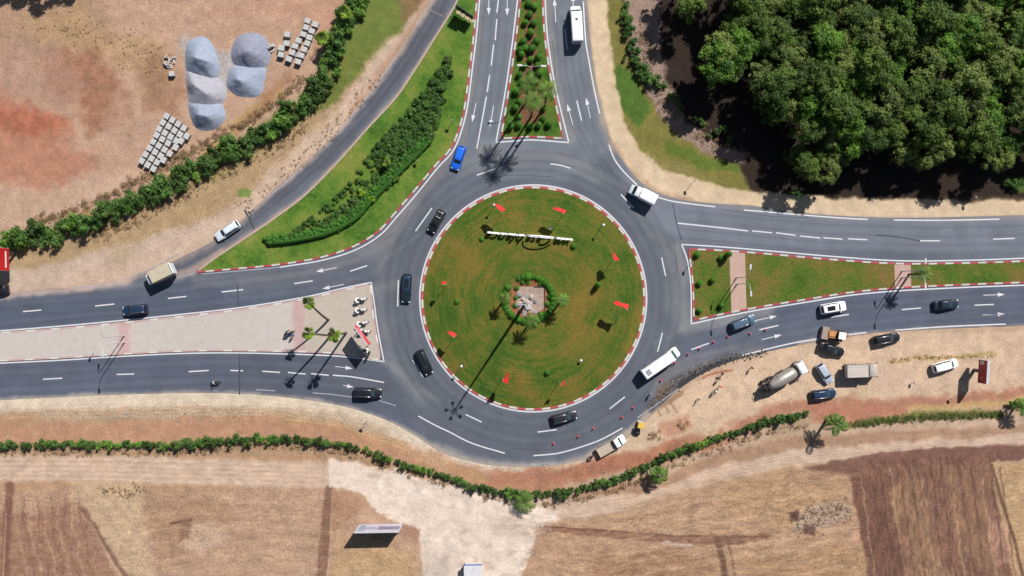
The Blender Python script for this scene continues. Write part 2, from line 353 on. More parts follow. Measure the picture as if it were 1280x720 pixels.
RED_BAND = [(620,600),(700,597),(760,583),(830,566),(900,545),(960,520),(1010,508),(1080,508),(1160,503),(1240,500),(1400,494)]
ORANGE = [(-100,543),(100,541),(220,538),(330,536),(420,541),(480,556),(540,578),(600,596),(650,602),(700,598)]
TRACK = [(-100,586),(100,586),(250,590),(400,594),(480,604),(560,622),(640,638),(720,640),(790,628),(850,606),(930,585),(1010,570),(1100,558),(1200,549),(1400,541)]
SLIP_L = [(541,0),(520,31),(498,64),(470,104),(440,143),(410,176),(370,212),(330,248),(295,281),(260,305),(215,327),(180,341),(130,354),(92,359)]
NE_V = [(745,-40),(750,50),(759,110),(772,160),(795,200),(830,226),(880,241),(950,252),(1050,259),(1150,262),(1400,262)]
ground_layers = [
 # north-west yard
 ('P', [(-300,-300),(480,-300),(440,0),(425,35),(390,100),(330,150),(240,215),(150,255),(60,290),(-300,320)], (193,156,130), 10, 1, 6),
 ('P', [(-60,-60),(90,-40),(150,40),(120,75),(30,70),(-60,60)], (176,142,112), 22, .7, 12),
 ('P', [(20,20),(105,10),(120,40),(215,60),(215,100),(160,95),(120,70),(50,55)], (184,148,104), 16, .5, 14),
 ('P', [(50,70),(120,65),(150,100),(165,140),(120,170),(90,130),(50,110)], (166,112,84), 22, .75, 16),
 ('P', [(180,65),(215,70),(230,110),(215,150),(180,130)], (160,120,90), 18, .7, 12),
 ('P', [(-60,60),(60,60),(110,110),(90,130),(-60,110)], (176,140,122), 20, .6, 12),
 ('P', [(-60,124),(35,128),(75,150),(95,175),(112,195),(75,222),(55,242),(20,236),(-60,236)], (184,122,96), 28, .75, 24),
 ('P', [(-10,140),(50,140),(75,165),(40,175),(-10,165)], (184,100,74), 24, .6, 18),
 ('P', [(-60,236),(40,236),(120,215),(170,215),(160,240),(60,285),(-60,300)], (200,166,142), 20, .8, 10),
 ('P', [(125,170),(145,110),(170,130),(175,175),(150,210),(130,205)], (186,150,125), 14, .6, 8),
 ('P', [(255,10),(440,0),(420,40),(400,70),(380,20),(300,15)], (196,150,122), 16, .8, 8),
 ('L', [(60,297),(110,276),(160,255),(215,225),(255,200),(290,165),(330,135),(350,118)], (186,152,98), 12, .9, 10, 14),
 ('L', [(295,165),(330,140),(345,110),(362,95)], (168,122,92), 10, .7, 8, 10),
 ('P', [(222,45),(235,40),(236,62),(222,68)], (180,175,175), 10, .7, 6),
 ('P', [(262,60),(300,70),(300,110),(270,112)], (176,176,178), 10, .8, 5),
 # strip between planting and the slip road
 ('P', [(-100,318),(60,306),(150,270),(240,225),(330,172),(400,110),(440,50),(470,-60),(560,-60),(541,0),(498,64),(440,143),(370,212),(295,281),(215,327),(92,362),(-100,380)], (180,150,112), 8, 1, 6),
 ('P', [(-100,330),(40,338),(100,320),(180,300),(240,280),(300,255),(330,248),(295,281),(215,327),(92,360),(-100,384)], (200,176,158), 10, .9, 5),
 ('L', SLIP_L, (206,178,155), 14, .95, 6, 40),
 ('L', [(548,0),(528,32),(506,66),(478,106),(448,146)], (176,130,100), 8, .5, 5, 26),
 ('P', [(455,-60),(545,-60),(520,10),(498,35),(470,72),(440,102),(420,130),(395,140),(402,110),(430,60)], (110,128,58), 12, .9, 12),
 ('P', [(500,-10),(540,-30),(530,5),(505,30),(500,20)], (150,110,80), 10, .7, 8),
 ('L', [(330,170),(370,140),(400,112),(425,80)], (126,124,60), 14, .7, 8, 22),
 ('L', [(230,235),(280,212),(330,184),(400,120)], (158,142,84), 12, .6, 8, 14),
 ('P', [(296,238),(306,233),(314,237),(310,245),(298,246)], (120,148,76), 3, .9, 4),
 ('P', [(148,345),(138,300),(170,280),(190,285)], (184,158,120), 10, .4, 8),
 # south side
 ('P', [(-300,500),(100,494),(320,490),(450,512),(560,570),(640,584),(700,584),(640,760),(-300,760)], (186,146,112), 6, 1, 3),
 ('L', [(-100,503),(100,499),(240,495),(320,498),(400,506),(450,518),(500,536),(545,562),(600,585),(645,592)], (218,200,176), 9, 1, 4, 26),
 ('L', [(60,520),(150,521),(240,515),(330,514),(420,521),(480,538)], (184,158,130), 8, .8, 6, 12),
 ('L', ORANGE, (190,142,112), 10, .85, 7, 22),
 ('L', [(330,520),(400,528),(470,545),(540,575),(600,597)], (196,154,100), 8, .5, 8, 9),
 ('L', [(-100,566),(100,566),(250,564),(380,562),(450,574)], (176,144,112), 8, .8, 6, 14),
 ('L', TRACK, (207,178,154), 9, 1, 3, 34),
 ('P', [(-300,608),(80,612),(200,612),(408,612),(440,614),(470,640),(520,660),(528,700),(525,1000),(-300,1000)], (188,153,126), 8, 1, 5),
 ('P', [(-300,640),(40,640),(90,625),(120,660),(160,740),(-300,760)], (160,120,98), 16, .85, 12),
 ('P', [(88,600),(180,606),(178,640),(190,690),(195,740),(155,740),(120,670)], (200,172,138), 10, .85, 6),
 ('P', [(185,620),(270,618),(290,640),(240,690),(200,700),(180,660)], (170,134,104), 18, .6, 14),
 ('P', [(225,655),(268,650),(290,675),(250,690),(232,680)], (205,180,155), 14, .6, 8),
 ('L', [(213,655),(238,650)], (110,74,60), 2, .9, 1, 2.5), ('P', [(224,650),(240,648),(238,670),(226,676)], (140,100,80), 6, .7, 4),
 ('L', [(12,608),(8,660),(4,760)], (140,98,80), 5, .9, 2, 11), ('L', [(7,640),(3,740)], (196,164,140), 2, .8, .5, 1.5),
 ('L', [(104,635),(130,680),(170,740)], (136,100,84), 4, .8, 3, 7), ('L', [(112,652),(160,740)], (205,175,150), 2, .7, 1, 1.4),
 ('L', [(412,613),(409,650),(400,740)], (146,108,88), 4, .95, 2, 13), ('L', [(416,612),(414,660),(408,740)], (205,172,140), 2, .8, 1, 1.6),
 ('P', [(416,614),(440,616),(456,632),(440,650),(418,665)], (176,134,104), 6, .8, 5),
 ('P', [(420,670),(520,690),(525,740),(410,740)], (192,158,116), 12, .7, 6),
 ('P', [(490,652),(528,650),(532,672),(520,680),(500,672)], (172,130,108), 8, .8, 6),
 ('P', [(655,655),(760,640),(850,612),(940,590),(1060,575),(1075,595),(1100,760),(640,760)], (186,150,120), 8, 1, 6),
 ('P', [(745,690),(860,690),(905,720),(900,760),(740,760)], (164,126,96), 14, .7, 14),
 ('P', [(900,600),(1050,582),(1060,640),(980,660),(900,640)], (180,146,108), 18, .6, 12),
 ('L', [(640,658),(700,661),(760,668),(830,674),(890,677),(960,672)], (158,116,94), 3, .9, 2, 9),
 ('L', [(640,656),(760,663),(850,670),(960,671)], (110,78,64), 1.6, .9, 1, 1.6),
 ('L', [(830,678),(850,681),(864,681)], (205,185,175), 3, .8, 2, 4),
 ('L', [(896,674),(903,700),(912,760)], (120,86,70), 3, .9, 2, 8), ('L', [(910,674),(916,700),(924,760)], (140,100,80), 2, .8, 2, 2.5),
 ('P', [(885,668),(925,668),(935,680),(900,684)], (140,104,84), 5, .7, 4),
 ('P', [(930,700),(1085,680),(1090,740),(930,740)], (172,136,100), 14, .6, 12),
 ('P', [(410.5,577),(445,578),(500,590),(560,606),(620,622),(670,632),(700,640),(696,652),(664,656),(668,672),(658,704),(640,744),(533,744),(526,690),(524,660),(500,650),(470,638),(452,618),(430,612),(413,608)], (231,212,195), 5, .95, 7),
 ('P', [(411,577),(450,580),(450,606),(411,609)], (231,212,195), 1.5, .95, 0),
 ('P', [(600,640),(680,652),(670,672),(620,668)], (205,180,160), 8, .6, 5),
 ('P', [(530,680),(560,690),(560,740),(528,740)], (196,182,168), 10, .6, 8),
 ('P', [(980,592),(1040,585),(1070,580),(1070,600),(1000,612),(982,608)], (168,132,108), 5, .7, 5),
 ('P', [(1063,596),(1085,575),(1150,561),(1275,558),(1290,566),(1240,580),(1250,640),(1278,760),(1094,760)], (140,102,84), 5, .97, 3),
 ('P', [(1010,585),(1060,571),(1150,560),(1290,556),(1280,572),(1240,579),(1140,582),(1063,592)], (134,96,82), 5, .95, 4),
 ('P', [(1064,594),(1112,590),(1135,760),(1094,760)], (126,88,74), 5, .75, 5),
 ('P', [(1117,604),(1140,600),(1150,620),(1180,700),(1190,740),(1150,740),(1125,660)], (170,136,104), 12, .55, 14),
 ('P', [(1180,590),(1225,590),(1240,650),(1240,720),(1205,700)], (160,124,96), 14, .45, 14),
 ('P', [(1236,650),(1262,650),(1280,700),(1240,710)], (186,142,122), 10, .7, 4),
 ('P', [(1238,580),(1500,560),(1500,900),(1289,900),(1262,700),(1250,640)], (192,158,118), 5, .95, 3),
 ('L', [(1240,582),(1252,625),(1266,670),(1284,740)], (118,84,68), 2.5, .9, 1.5, 4),
 ('P', [(992,645),(1010,638),(1040,625),(1066,630),(1066,645),(1040,658),(1010,668),(996,664)], (176,152,136), 6, .85, 7),
 ('P', [(986,640),(998,637),(1000,650),(990,652)], (96,66,56), 4, .9, 3), ('P', [(1005,655),(1020,660),(1018,672),(1005,668)], (100,72,62), 4, .8, 3),
 ('L', [(-60, 573.1), (100, 573.1), (250, 577.1), (400, 582.4)], (222, 196, 172), 1.4, 0.5, 1.2, 1.2),
 ('L', [(700, 633.6), (790, 620.3), (850, 598.3), (930, 577.3), (1010, 562.3), (1100, 551.6), (1200, 542.6), (1340, 535.6)], (222, 196, 172), 1.4, 0.5, 1.2, 1.2),
 ('L', [(-60, 576.5), (100, 576.5), (250, 580.5), (400, 585.4)], (188, 158, 134), 1.4, 0.5, 1.2, 1.2),
 ('L', [(700, 635.2), (790, 622.3), (850, 600.3), (930, 579.3), (1010, 564.3), (1100, 553.2), (1200, 544.2), (1340, 537.2)], (186, 154, 130), 1.4, 0.5, 1.2, 1.2),
 ('L', [(-60, 579.8), (100, 579.8), (250, 583.8), (400, 588.4)], (222, 196, 172), 1.4, 0.5, 1.2, 1.2),
 ('L', [(700, 636.9), (790, 624.3), (850, 602.3), (930, 581.3), (1010, 566.3), (1100, 554.9), (1200, 545.9), (1340, 538.9)], (222, 196, 172), 1.4, 0.5, 1.2, 1.2),
 ('L', [(-60, 583.1), (100, 583.1), (250, 587.1), (400, 591.4)], (188, 158, 134), 1.4, 0.5, 1.2, 1.2),
 ('L', [(700, 638.6), (790, 626.3), (850, 604.3), (930, 583.3), (1010, 568.3), (1100, 556.6), (1200, 547.6), (1340, 540.6)], (186, 154, 130), 1.4, 0.5, 1.2, 1.2),
 ('L', [(-60, 586.1), (100, 586.1), (250, 590.1), (400, 594.1)], (222, 196, 172), 1.4, 0.5, 1.2, 1.2),
 ('L', [(700, 640.0), (790, 628.1), (850, 606.1), (930, 585.1), (1010, 570.1), (1100, 558.0), (1200, 549.0), (1340, 542.0)], (222, 196, 172), 1.4, 0.5, 1.2, 1.2),
 ('L', [(-60, 589.5), (100, 589.5), (250, 593.5), (400, 597.2)], (188, 158, 134), 1.4, 0.5, 1.2, 1.2),
 ('L', [(700, 641.8), (790, 630.1), (850, 608.1), (930, 587.1), (1010, 572.1), (1100, 559.8), (1200, 550.8), (1340, 543.8)], (186, 154, 130), 1.4, 0.5, 1.2, 1.2),
 ('L', [(-60, 591.6), (100, 591.6), (250, 595.6), (400, 599.1)], (222, 196, 172), 1.4, 0.5, 1.2, 1.2),
 ('L', [(700, 642.8), (790, 631.4), (850, 609.4), (930, 588.4), (1010, 573.4), (1100, 560.8), (1200, 551.8), (1340, 544.8)], (222, 196, 172), 1.4, 0.5, 1.2, 1.2),
 ('L', [(-60, 595.4), (100, 595.4), (250, 599.4), (400, 602.4)], (188, 158, 134), 1.4, 0.5, 1.2, 1.2),
 ('L', [(700, 644.7), (790, 633.6), (850, 611.6), (930, 590.6), (1010, 575.6), (1100, 562.7), (1200, 553.7), (1340, 546.7)], (186, 154, 130), 1.4, 0.5, 1.2, 1.2),
 ('L', [(-60, 599.1), (100, 599.1), (250, 603.1), (400, 605.8)], (222, 196, 172), 1.4, 0.5, 1.2, 1.2),
 ('L', [(700, 646.6), (790, 635.9), (850, 613.9), (930, 592.9), (1010, 577.9), (1100, 564.6), (1200, 555.6), (1340, 548.6)], (222, 196, 172), 1.4, 0.5, 1.2, 1.2),
 ('L', [(760, 645), (850, 630), (950, 614), (1060, 596)], (218, 190, 148), 2.5, 0.38, 6, 2.2),
 ('L', [(760, 653), (850, 638), (950, 622), (1060, 604)], (150, 116, 90), 2.5, 0.36, 6, 2.2),
 ('L', [(760, 661), (850, 646), (950, 630), (1060, 612)], (218, 190, 148), 2.5, 0.38, 6, 2.2),
 ('L', [(760, 669), (850, 654), (950, 638), (1060, 620)], (150, 116, 90), 2.5, 0.36, 6, 2.2),
 ('L', [(760, 677), (850, 662), (950, 646), (1060, 628)], (218, 190, 148), 2.5, 0.38, 6, 2.2),
 ('L', [(760, 685), (850, 670), (950, 654), (1060, 636)], (150, 116, 90), 2.5, 0.36, 6, 2.2),
 ('L', [(760, 693), (850, 678), (950, 662), (1060, 644)], (218, 190, 148), 2.5, 0.38, 6, 2.2),
 ('L', [(760, 701), (850, 686), (950, 670), (1060, 652)], (150, 116, 90), 2.5, 0.36, 6, 2.2),
 ('L', [(760, 709), (850, 694), (950, 678), (1060, 660)], (218, 190, 148), 2.5, 0.38, 6, 2.2),
 ('L', [(760, 717), (850, 702), (950, 686), (1060, 668)], (150, 116, 90), 2.5, 0.36, 6, 2.2),
 ('L', [(760, 725), (850, 710), (950, 694), (1060, 676)], (218, 190, 148), 2.5, 0.38, 6, 2.2),
 ('L', [(760, 733), (850, 718), (950, 702), (1060, 684)], (150, 116, 90), 2.5, 0.36, 6, 2.2),
 ('L', [(760, 741), (850, 726), (950, 710), (1060, 692)], (218, 190, 148), 2.5, 0.38, 6, 2.2),
 ('L', [(760, 749), (850, 734), (950, 718), (1060, 700)], (150, 116, 90), 2.5, 0.36, 6, 2.2),
 ('L', [(760, 757), (850, 742), (950, 726), (1060, 708)], (218, 190, 148), 2.5, 0.38, 6, 2.2),
 ('L', [(760, 765), (850, 750), (950, 734), (1060, 716)], (150, 116, 90), 2.5, 0.36, 6, 2.2),
 ('L', [(1075.0, 585), (1083.0, 640), (1089.0, 690), (1099.0, 745)], (178, 146, 116), 1.8, 0.65, 3, 2.0),
 ('L', [(1087.5, 585), (1095.5, 640), (1101.5, 690), (1111.5, 745)], (112, 78, 66), 1.8, 0.65, 3, 2.0),
 ('L', [(1100.0, 585), (1108.0, 640), (1114.0, 690), (1124.0, 745)], (112, 78, 66), 1.8, 0.65, 3, 2.0),
 ('L', [(1112.5, 585), (1120.5, 640), (1126.5, 690), (1136.5, 745)], (178, 146, 116), 1.8, 0.65, 3, 2.0),
 ('L', [(1125.0, 585), (1133.0, 640), (1139.0, 690), (1149.0, 745)], (112, 78, 66), 1.8, 0.65, 3, 2.0),
 ('L', [(1137.5, 585), (1145.5, 640), (1151.5, 690), (1161.5, 745)], (112, 78, 66), 1.8, 0.65, 3, 2.0),
 ('L', [(1150.0, 585), (1158.0, 640), (1164.0, 690), (1174.0, 745)], (178, 146, 116), 1.8, 0.65, 3, 2.0),
 ('L', [(1162.5, 585), (1170.5, 640), (1176.5, 690), (1186.5, 745)], (112, 78, 66), 1.8, 0.65, 3, 2.0),
 ('L', [(1175.0, 585), (1183.0, 640), (1189.0, 690), (1199.0, 745)], (112, 78, 66), 1.8, 0.65, 3, 2.0),
 ('L', [(1187.5, 585), (1195.5, 640), (1201.5, 690), (1211.5, 745)], (178, 146, 116), 1.8, 0.65, 3, 2.0),
 ('L', [(1200.0, 585), (1208.0, 640), (1214.0, 690), (1224.0, 745)], (112, 78, 66), 1.8, 0.65, 3, 2.0),
 ('L', [(1212.5, 585), (1220.5, 640), (1226.5, 690), (1236.5, 745)], (112, 78, 66), 1.8, 0.65, 3, 2.0),
 ('L', [(1225.0, 585), (1233.0, 640), (1239.0, 690), (1249.0, 745)], (178, 146, 116), 1.8, 0.65, 3, 2.0),
 ('L', [(1237.5, 585), (1245.5, 640), (1251.5, 690), (1261.5, 745)], (112, 78, 66), 1.8, 0.65, 3, 2.0),
 ('L', [(1250.0, 585), (1258.0, 640), (1264.0, 690), (1274.0, 745)], (112, 78, 66), 1.8, 0.65, 3, 2.0),
 ('L', [(180, 628), (260, 622), (340, 626), (405, 632)], (208, 178, 146), 2.5, 0.32, 6, 2.2),
 ('L', [(180, 637), (260, 631), (340, 634), (405, 640)], (160, 124, 100), 2.5, 0.32, 6, 2.2),
 ('L', [(180, 646), (260, 640), (340, 642), (405, 648)], (208, 178, 146), 2.5, 0.32, 6, 2.2),
 ('L', [(180, 655), (260, 649), (340, 650), (405, 656)], (160, 124, 100), 2.5, 0.32, 6, 2.2),
 ('L', [(180, 664), (260, 658), (340, 658), (405, 664)], (208, 178, 146), 2.5, 0.32, 6, 2.2),
 ('L', [(180, 673), (260, 667), (340, 666), (405, 672)], (160, 124, 100), 2.5, 0.32, 6, 2.2),
 ('L', [(180, 682), (260, 676), (340, 674), (405, 680)], (208, 178, 146), 2.5, 0.32, 6, 2.2),
 ('L', [(180, 691), (260, 685), (340, 682), (405, 688)], (160, 124, 100), 2.5, 0.32, 6, 2.2),
 ('L', [(180, 700), (260, 694), (340, 690), (405, 696)], (208, 178, 146), 2.5, 0.32, 6, 2.2),
 ('L', [(180, 709), (260, 703), (340, 698), (405, 704)], (160, 124, 100), 2.5, 0.32, 6, 2.2),
 ('L', [(180, 718), (260, 712), (340, 706), (405, 712)], (208, 178, 146), 2.5, 0.32, 6, 2.2),
 ('L', [(180, 727), (260, 721), (340, 714), (405, 720)], (160, 124, 100), 2.5, 0.32, 6, 2.2),
 ('L', [(20, 622), (21.9, 660), (34, 720)], (196, 160, 130), 1.8, 0.6, 5, 2.0),
 ('L', [(29, 622), (32.4, 660), (43, 720)], (140, 102, 84), 1.8, 0.6, 5, 2.0),
 ('L', [(38, 622), (36.7, 660), (52, 720)], (196, 160, 130), 1.8, 0.6, 5, 2.0),
 ('L', [(47, 622), (47.8, 660), (61, 720)], (140, 102, 84), 1.8, 0.6, 5, 2.0),
 ('L', [(56, 622), (55.5, 660), (70, 720)], (196, 160, 130), 1.8, 0.6, 5, 2.0),
 ('L', [(65, 622), (66.3, 660), (79, 720)], (140, 102, 84), 1.8, 0.6, 5, 2.0),
 ('L', [(74, 622), (75.4, 660), (88, 720)], (196, 160, 130), 1.8, 0.6, 5, 2.0),
 ('L', [(83, 622), (81.1, 660), (97, 720)], (140, 102, 84), 1.8, 0.6, 5, 2.0),
 ('L', [(92, 622), (91.3, 660), (106, 720)], (196, 160, 130), 1.8, 0.6, 5, 2.0),
 ('L', [(101, 622), (100.7, 660), (115, 720)], (140, 102, 84), 1.8, 0.6, 5, 2.0),
 ('L', [(530, 600), (600, 622), (690, 644)], (242, 228, 214), 2.5, 0.4, 5, 2),
 ('L', [(530, 609), (600, 629), (690, 647)], (206, 186, 168), 2.5, 0.4, 5, 2),
 ('L', [(530, 618), (600, 636), (690, 650)], (242, 228, 214), 2.5, 0.4, 5, 2),
 ('L', [(530, 627), (600, 643), (690, 653)], (206, 186, 168), 2.5, 0.4, 5, 2),
 ('L', [(530, 636), (600, 650), (690, 656)], (242, 228, 214), 2.5, 0.4, 5, 2),
 ('L', [(530, 645), (600, 657), (690, 659)], (206, 186, 168), 2.5, 0.4, 5, 2),
 ('L', [(530, 654), (600, 664), (690, 662)], (242, 228, 214), 2.5, 0.4, 5, 2),
 ('P', [(649,702),(655,705),(654,706),(647,707)], (190,164,146), 4, .5, 5),
 ('P', [(612,680),(618,677),(616,684),(610,685)], (190,164,146), 4, .5, 5),
 ('P', [(631,715),(637,718),(637,720),(629,720)], (190,164,146), 4, .5, 5),
 ('P', [(574,663),(588,665),(581,667),(572,668)], (190,164,146), 4, .5, 5),
 ('P', [(652,696),(662,695),(656,701),(650,701)], (190,164,146), 4, .5, 5),
 ('P', [(586,713),(594,710),(595,718),(584,718)], (190,164,146), 4, .5, 5),
 ('P', [(637,689),(650,691),(646,692),(635,694)], (190,164,146), 4, .5, 5),
 ('P', [(573,705),(584,707),(582,709),(571,710)], (190,164,146), 4, .5, 5),
 ('P', [(595,697),(599,696),(599,705),(593,702)], (190,164,146), 4, .5, 5),
 ('P', [(579,677),(591,680),(589,682),(577,682)], (190,164,146), 4, .5, 5),
 ('P', [(582,707),(593,704),(588,714),(580,712)], (190,164,146), 4, .5, 5),
 ('P', [(654,663),(661,666),(665,668),(652,668)], (190,164,146), 4, .5, 5),
 ('P', [(599,710),(607,713),(610,713),(597,715)], (190,164,146), 4, .5, 5),
 ('P', [(608,703),(617,706),(616,706),(606,708)], (190,164,146), 4, .5, 5),
 ('P', [(589,716),(596,715),(601,723),(587,721)], (190,164,146), 4, .5, 5),
 ('P', [(580,660),(588,662),(592,663),(578,665)], (190,164,146), 4, .5, 5),
 ('P', [(574,671),(580,674),(579,679),(572,676)], (190,164,146), 4, .5, 5),
 ('P', [(553,696),(564,694),(557,699),(551,701)], (190,164,146), 4, .5, 5),
 ('P', [(658,686),(668,683),(665,694),(656,691)], (190,164,146), 4, .5, 5),
 ('P', [(609,706),(620,708),(619,710),(607,711)], (190,164,146), 4, .5, 5),
 ('P', [(541,712),(545,715),(552,717),(539,717)], (190,164,146), 4, .5, 5),
 ('P', [(639,658),(652,656),(649,661),(637,663)], (190,164,146), 4, .5, 5),
 ('P', [(468,585),(474,587),(478,591),(466,589)], (196,168,142), 4, .5, 6),
 ('P', [(462,592),(477,594),(468,600),(460,596)], (196,168,142), 4, .5, 6),
 ('P', [(534,600),(551,602),(543,607),(532,604)], (196,168,142), 4, .5, 6),
 ('P', [(493,591),(501,593),(498,598),(491,595)], (196,168,142), 4, .5, 6),
 ('P', [(619,618),(627,620),(630,624),(617,622)], (196,168,142), 4, .5, 6),
 ('P', [(471,587),(485,589),(483,595),(469,591)], (196,168,142), 4, .5, 6),
 ('P', [(513,600),(531,602),(522,608),(511,604)], (196,168,142), 4, .5, 6),
 ('P', [(582,613),(593,615),(594,619),(580,617)], (196,168,142), 4, .5, 6),
 ('P', [(622,614),(639,616),(630,620),(620,618)], (196,168,142), 4, .5, 6),
 ('P', [(579,610),(585,612),(590,618),(577,614)], (196,168,142), 4, .5, 6),
 ('P', [(607,612),(617,614),(618,618),(605,616)], (196,168,142), 4, .5, 6),
 ('P', [(617,619),(635,621),(626,625),(615,623)], (196,168,142), 4, .5, 6),
 ('P', [(492,590),(504,592),(501,595),(490,594)], (196,168,142), 4, .5, 6),
 ('P', [(630,622),(641,624),(639,630),(628,626)], (196,168,142), 4, .5, 6),
 ('P', [(462,593),(471,595),(471,600),(460,597)], (196,168,142), 4, .5, 6),
 ('P', [(495,586),(511,588),(505,591),(493,590)], (196,168,142), 4, .5, 6),
 ('L', [(820, 535), (900, 500), (1000, 470), (1250, 470)], (228, 200, 170), 2, 0.3, 6, 1.5),
 ('L', [(823, 533), (908, 498), (1010, 467), (1250, 466)], (196, 164, 136), 2, 0.3, 6, 1.5),
 ('L', [(826, 531), (916, 496), (1020, 464), (1250, 462)], (228, 200, 170), 2, 0.3, 6, 1.5),
 ('L', [(829, 529), (924, 494), (1030, 461), (1250, 458)], (196, 164, 136), 2, 0.3, 6, 1.5),
 ('L', [(832, 527), (932, 492), (1040, 458), (1250, 454)], (228, 200, 170), 2, 0.3, 6, 1.5),
 ('L', [(835, 525), (940, 490), (1050, 455), (1250, 450)], (196, 164, 136), 2, 0.3, 6, 1.5),
 ('L', [(838, 523), (948, 488), (1060, 452), (1250, 446)], (228, 200, 170), 2, 0.3, 6, 1.5),
 ('L', [(841, 521), (956, 486), (1070, 449), (1250, 442)], (196, 164, 136), 2, 0.3, 6, 1.5),
 ('L', [(844, 519), (964, 484), (1080, 446), (1250, 438)], (228, 200, 170), 2, 0.3, 6, 1.5),
 ('L', [(847, 517), (972, 482), (1090, 443), (1250, 434)], (196, 164, 136), 2, 0.3, 6, 1.5),
 ('L', [(850, 515), (980, 480), (1100, 440), (1250, 430)], (228, 200, 170), 2, 0.3, 6, 1.5),
 ('L', [(853, 513), (988, 478), (1110, 437), (1250, 426)], (196, 164, 136), 2, 0.3, 6, 1.5),
 ('L', [(-60, 508.0), (100, 504.0), (240, 501.0), (330, 500.0), (430, 514.0), (500, 538.0), (560, 576)], (228, 210, 186), 1.5, 0.35, 2, 1.3),
 ('L', [(-60, 509.8), (100, 506.2), (240, 503.3), (330, 502.4), (430, 516.4), (500, 540.6), (560, 578)], (200, 176, 150), 1.5, 0.35, 2, 1.3),
 ('L', [(-60, 511.6), (100, 508.4), (240, 505.6), (330, 504.8), (430, 518.8), (500, 543.2), (560, 580)], (228, 210, 186), 1.5, 0.35, 2, 1.3),
 ('L', [(-60, 513.4), (100, 510.6), (240, 507.9), (330, 507.2), (430, 521.2), (500, 545.8), (560, 582)], (200, 176, 150), 1.5, 0.35, 2, 1.3),
 ('L', [(-60, 515.2), (100, 512.8), (240, 510.2), (330, 509.6), (430, 523.6), (500, 548.4), (560, 584)], (228, 210, 186), 1.5, 0.35, 2, 1.3),
 ('L', [(-60, 517.0), (100, 515.0), (240, 512.5), (330, 512.0), (430, 526.0), (500, 551.0), (560, 586)], (200, 176, 150), 1.5, 0.35, 2, 1.3),
 ('L', [(-60, 518.8), (100, 517.2), (240, 514.8), (330, 514.4), (430, 528.4), (500, 553.6), (560, 588)], (228, 210, 186), 1.5, 0.35, 2, 1.3),
 ('L', [(-60, 520.6), (100, 519.4), (240, 517.1), (330, 516.8), (430, 530.8), (500, 556.2), (560, 590)], (200, 176, 150), 1.5, 0.35, 2, 1.3),
 ('L', [(-60, 522.4), (100, 521.6), (240, 519.4), (330, 519.2), (430, 533.2), (500, 558.8), (560, 592)], (228, 210, 186), 1.5, 0.35, 2, 1.3),
 ('L', [(750.0, 60), (760.0, 110), (775.0, 160), (800.0, 205.0), (850, 236.0), (900, 244)], (160, 142, 84), 2, 0.35, 4, 1.5),
 ('L', [(751.5, 60), (761.6, 110), (776.7, 160), (801.6, 204.2), (850, 234.4), (900, 242)], (120, 104, 56), 2, 0.35, 4, 1.5),
 ('L', [(753.0, 60), (763.2, 110), (778.4, 160), (803.2, 203.4), (850, 232.8), (900, 240)], (160, 142, 84), 2, 0.35, 4, 1.5),
 ('L', [(754.5, 60), (764.8, 110), (780.1, 160), (804.8, 202.6), (850, 231.2), (900, 238)], (120, 104, 56), 2, 0.35, 4, 1.5),
 ('L', [(756.0, 60), (766.4, 110), (781.8, 160), (806.4, 201.8), (850, 229.6), (900, 236)], (160, 142, 84), 2, 0.35, 4, 1.5),
 ('L', [(757.5, 60), (768.0, 110), (783.5, 160), (808.0, 201.0), (850, 228.0), (900, 234)], (120, 104, 56), 2, 0.35, 4, 1.5),
 ('L', [(759.0, 60), (769.6, 110), (785.2, 160), (809.6, 200.2), (850, 226.4), (900, 232)], (160, 142, 84), 2, 0.35, 4, 1.5),
 ('L', [(760.5, 60), (771.2, 110), (786.9, 160), (811.2, 199.4), (850, 224.8), (900, 230)], (120, 104, 56), 2, 0.35, 4, 1.5),
 ('L', [(762.0, 60), (772.8, 110), (788.6, 160), (812.8, 198.6), (850, 223.2), (900, 228)], (160, 142, 84), 2, 0.35, 4, 1.5),
 ('L', [(763.5, 60), (774.4, 110), (790.3, 160), (814.4, 197.8), (850, 221.6), (900, 226)], (120, 104, 56), 2, 0.35, 4, 1.5),
 # south-east yard
 ('P', [(690,584),(775,548),(800,530),(830,506),(870,476),(960,440),(1100,418),(1500,408),(1500,505),(1250,508),(1100,520),(960,525),(900,545),(860,556),(800,578),(740,592)], (214,184,154), 6, 1, 4),
 ('L', RED_BAND, (178,120,94), 12, .85, 10, 20),
 ('P', [(700,588),(800,560),(850,552),(860,566),(800,586),(720,604)], (178,116,88), 8, .7, 6),
 ('P', [(825,530),(860,520),(865,535),(840,548),(826,545)], (190,128,98), 8, .6, 6),
 ('P', [(1010,506),(1130,508),(1130,520),(1090,530),(1012,526)], (184,122,98), 8, .8, 7),
 ('P', [(1080,445),(1500,420),(1500,485),(1090,492)], (208,178,152), 12, .5, 6),
 ('L', [(1110,452),(1180,446),(1240,445)], (180,152,92), 5, .8, 6, 5),
 ('L', [(1140,512),(1240,506),(1300,500),(1400,494)], (200,168,110), 6, .8, 5, 8),
 ('L', [(1060,530),(1150,519),(1250,518)], (122,128,62), 5, .85, 5, 8),
 ('P', [(960,520),(1012,514),(1012,540),(960,548)], (180,150,120), 8, .7, 5),
 ('L', [(880,473),(900,465),(915,462)], (176,96,70), 2, .8, 2, 3), ('L', [(822,512),(826,520)], (150,114,86), 1.5, .8, 1, 2), ('L', [(832,508),(836,515)], (150,114,86), 1.5, .8, 1, 2), ('L', [(838,503),(846,516)], (150,114,86), 1.5, .8, 1, 2), ('L', [(818,512),(840,500),(852,490)], (160,124,96), 3, .8, 2, 6),
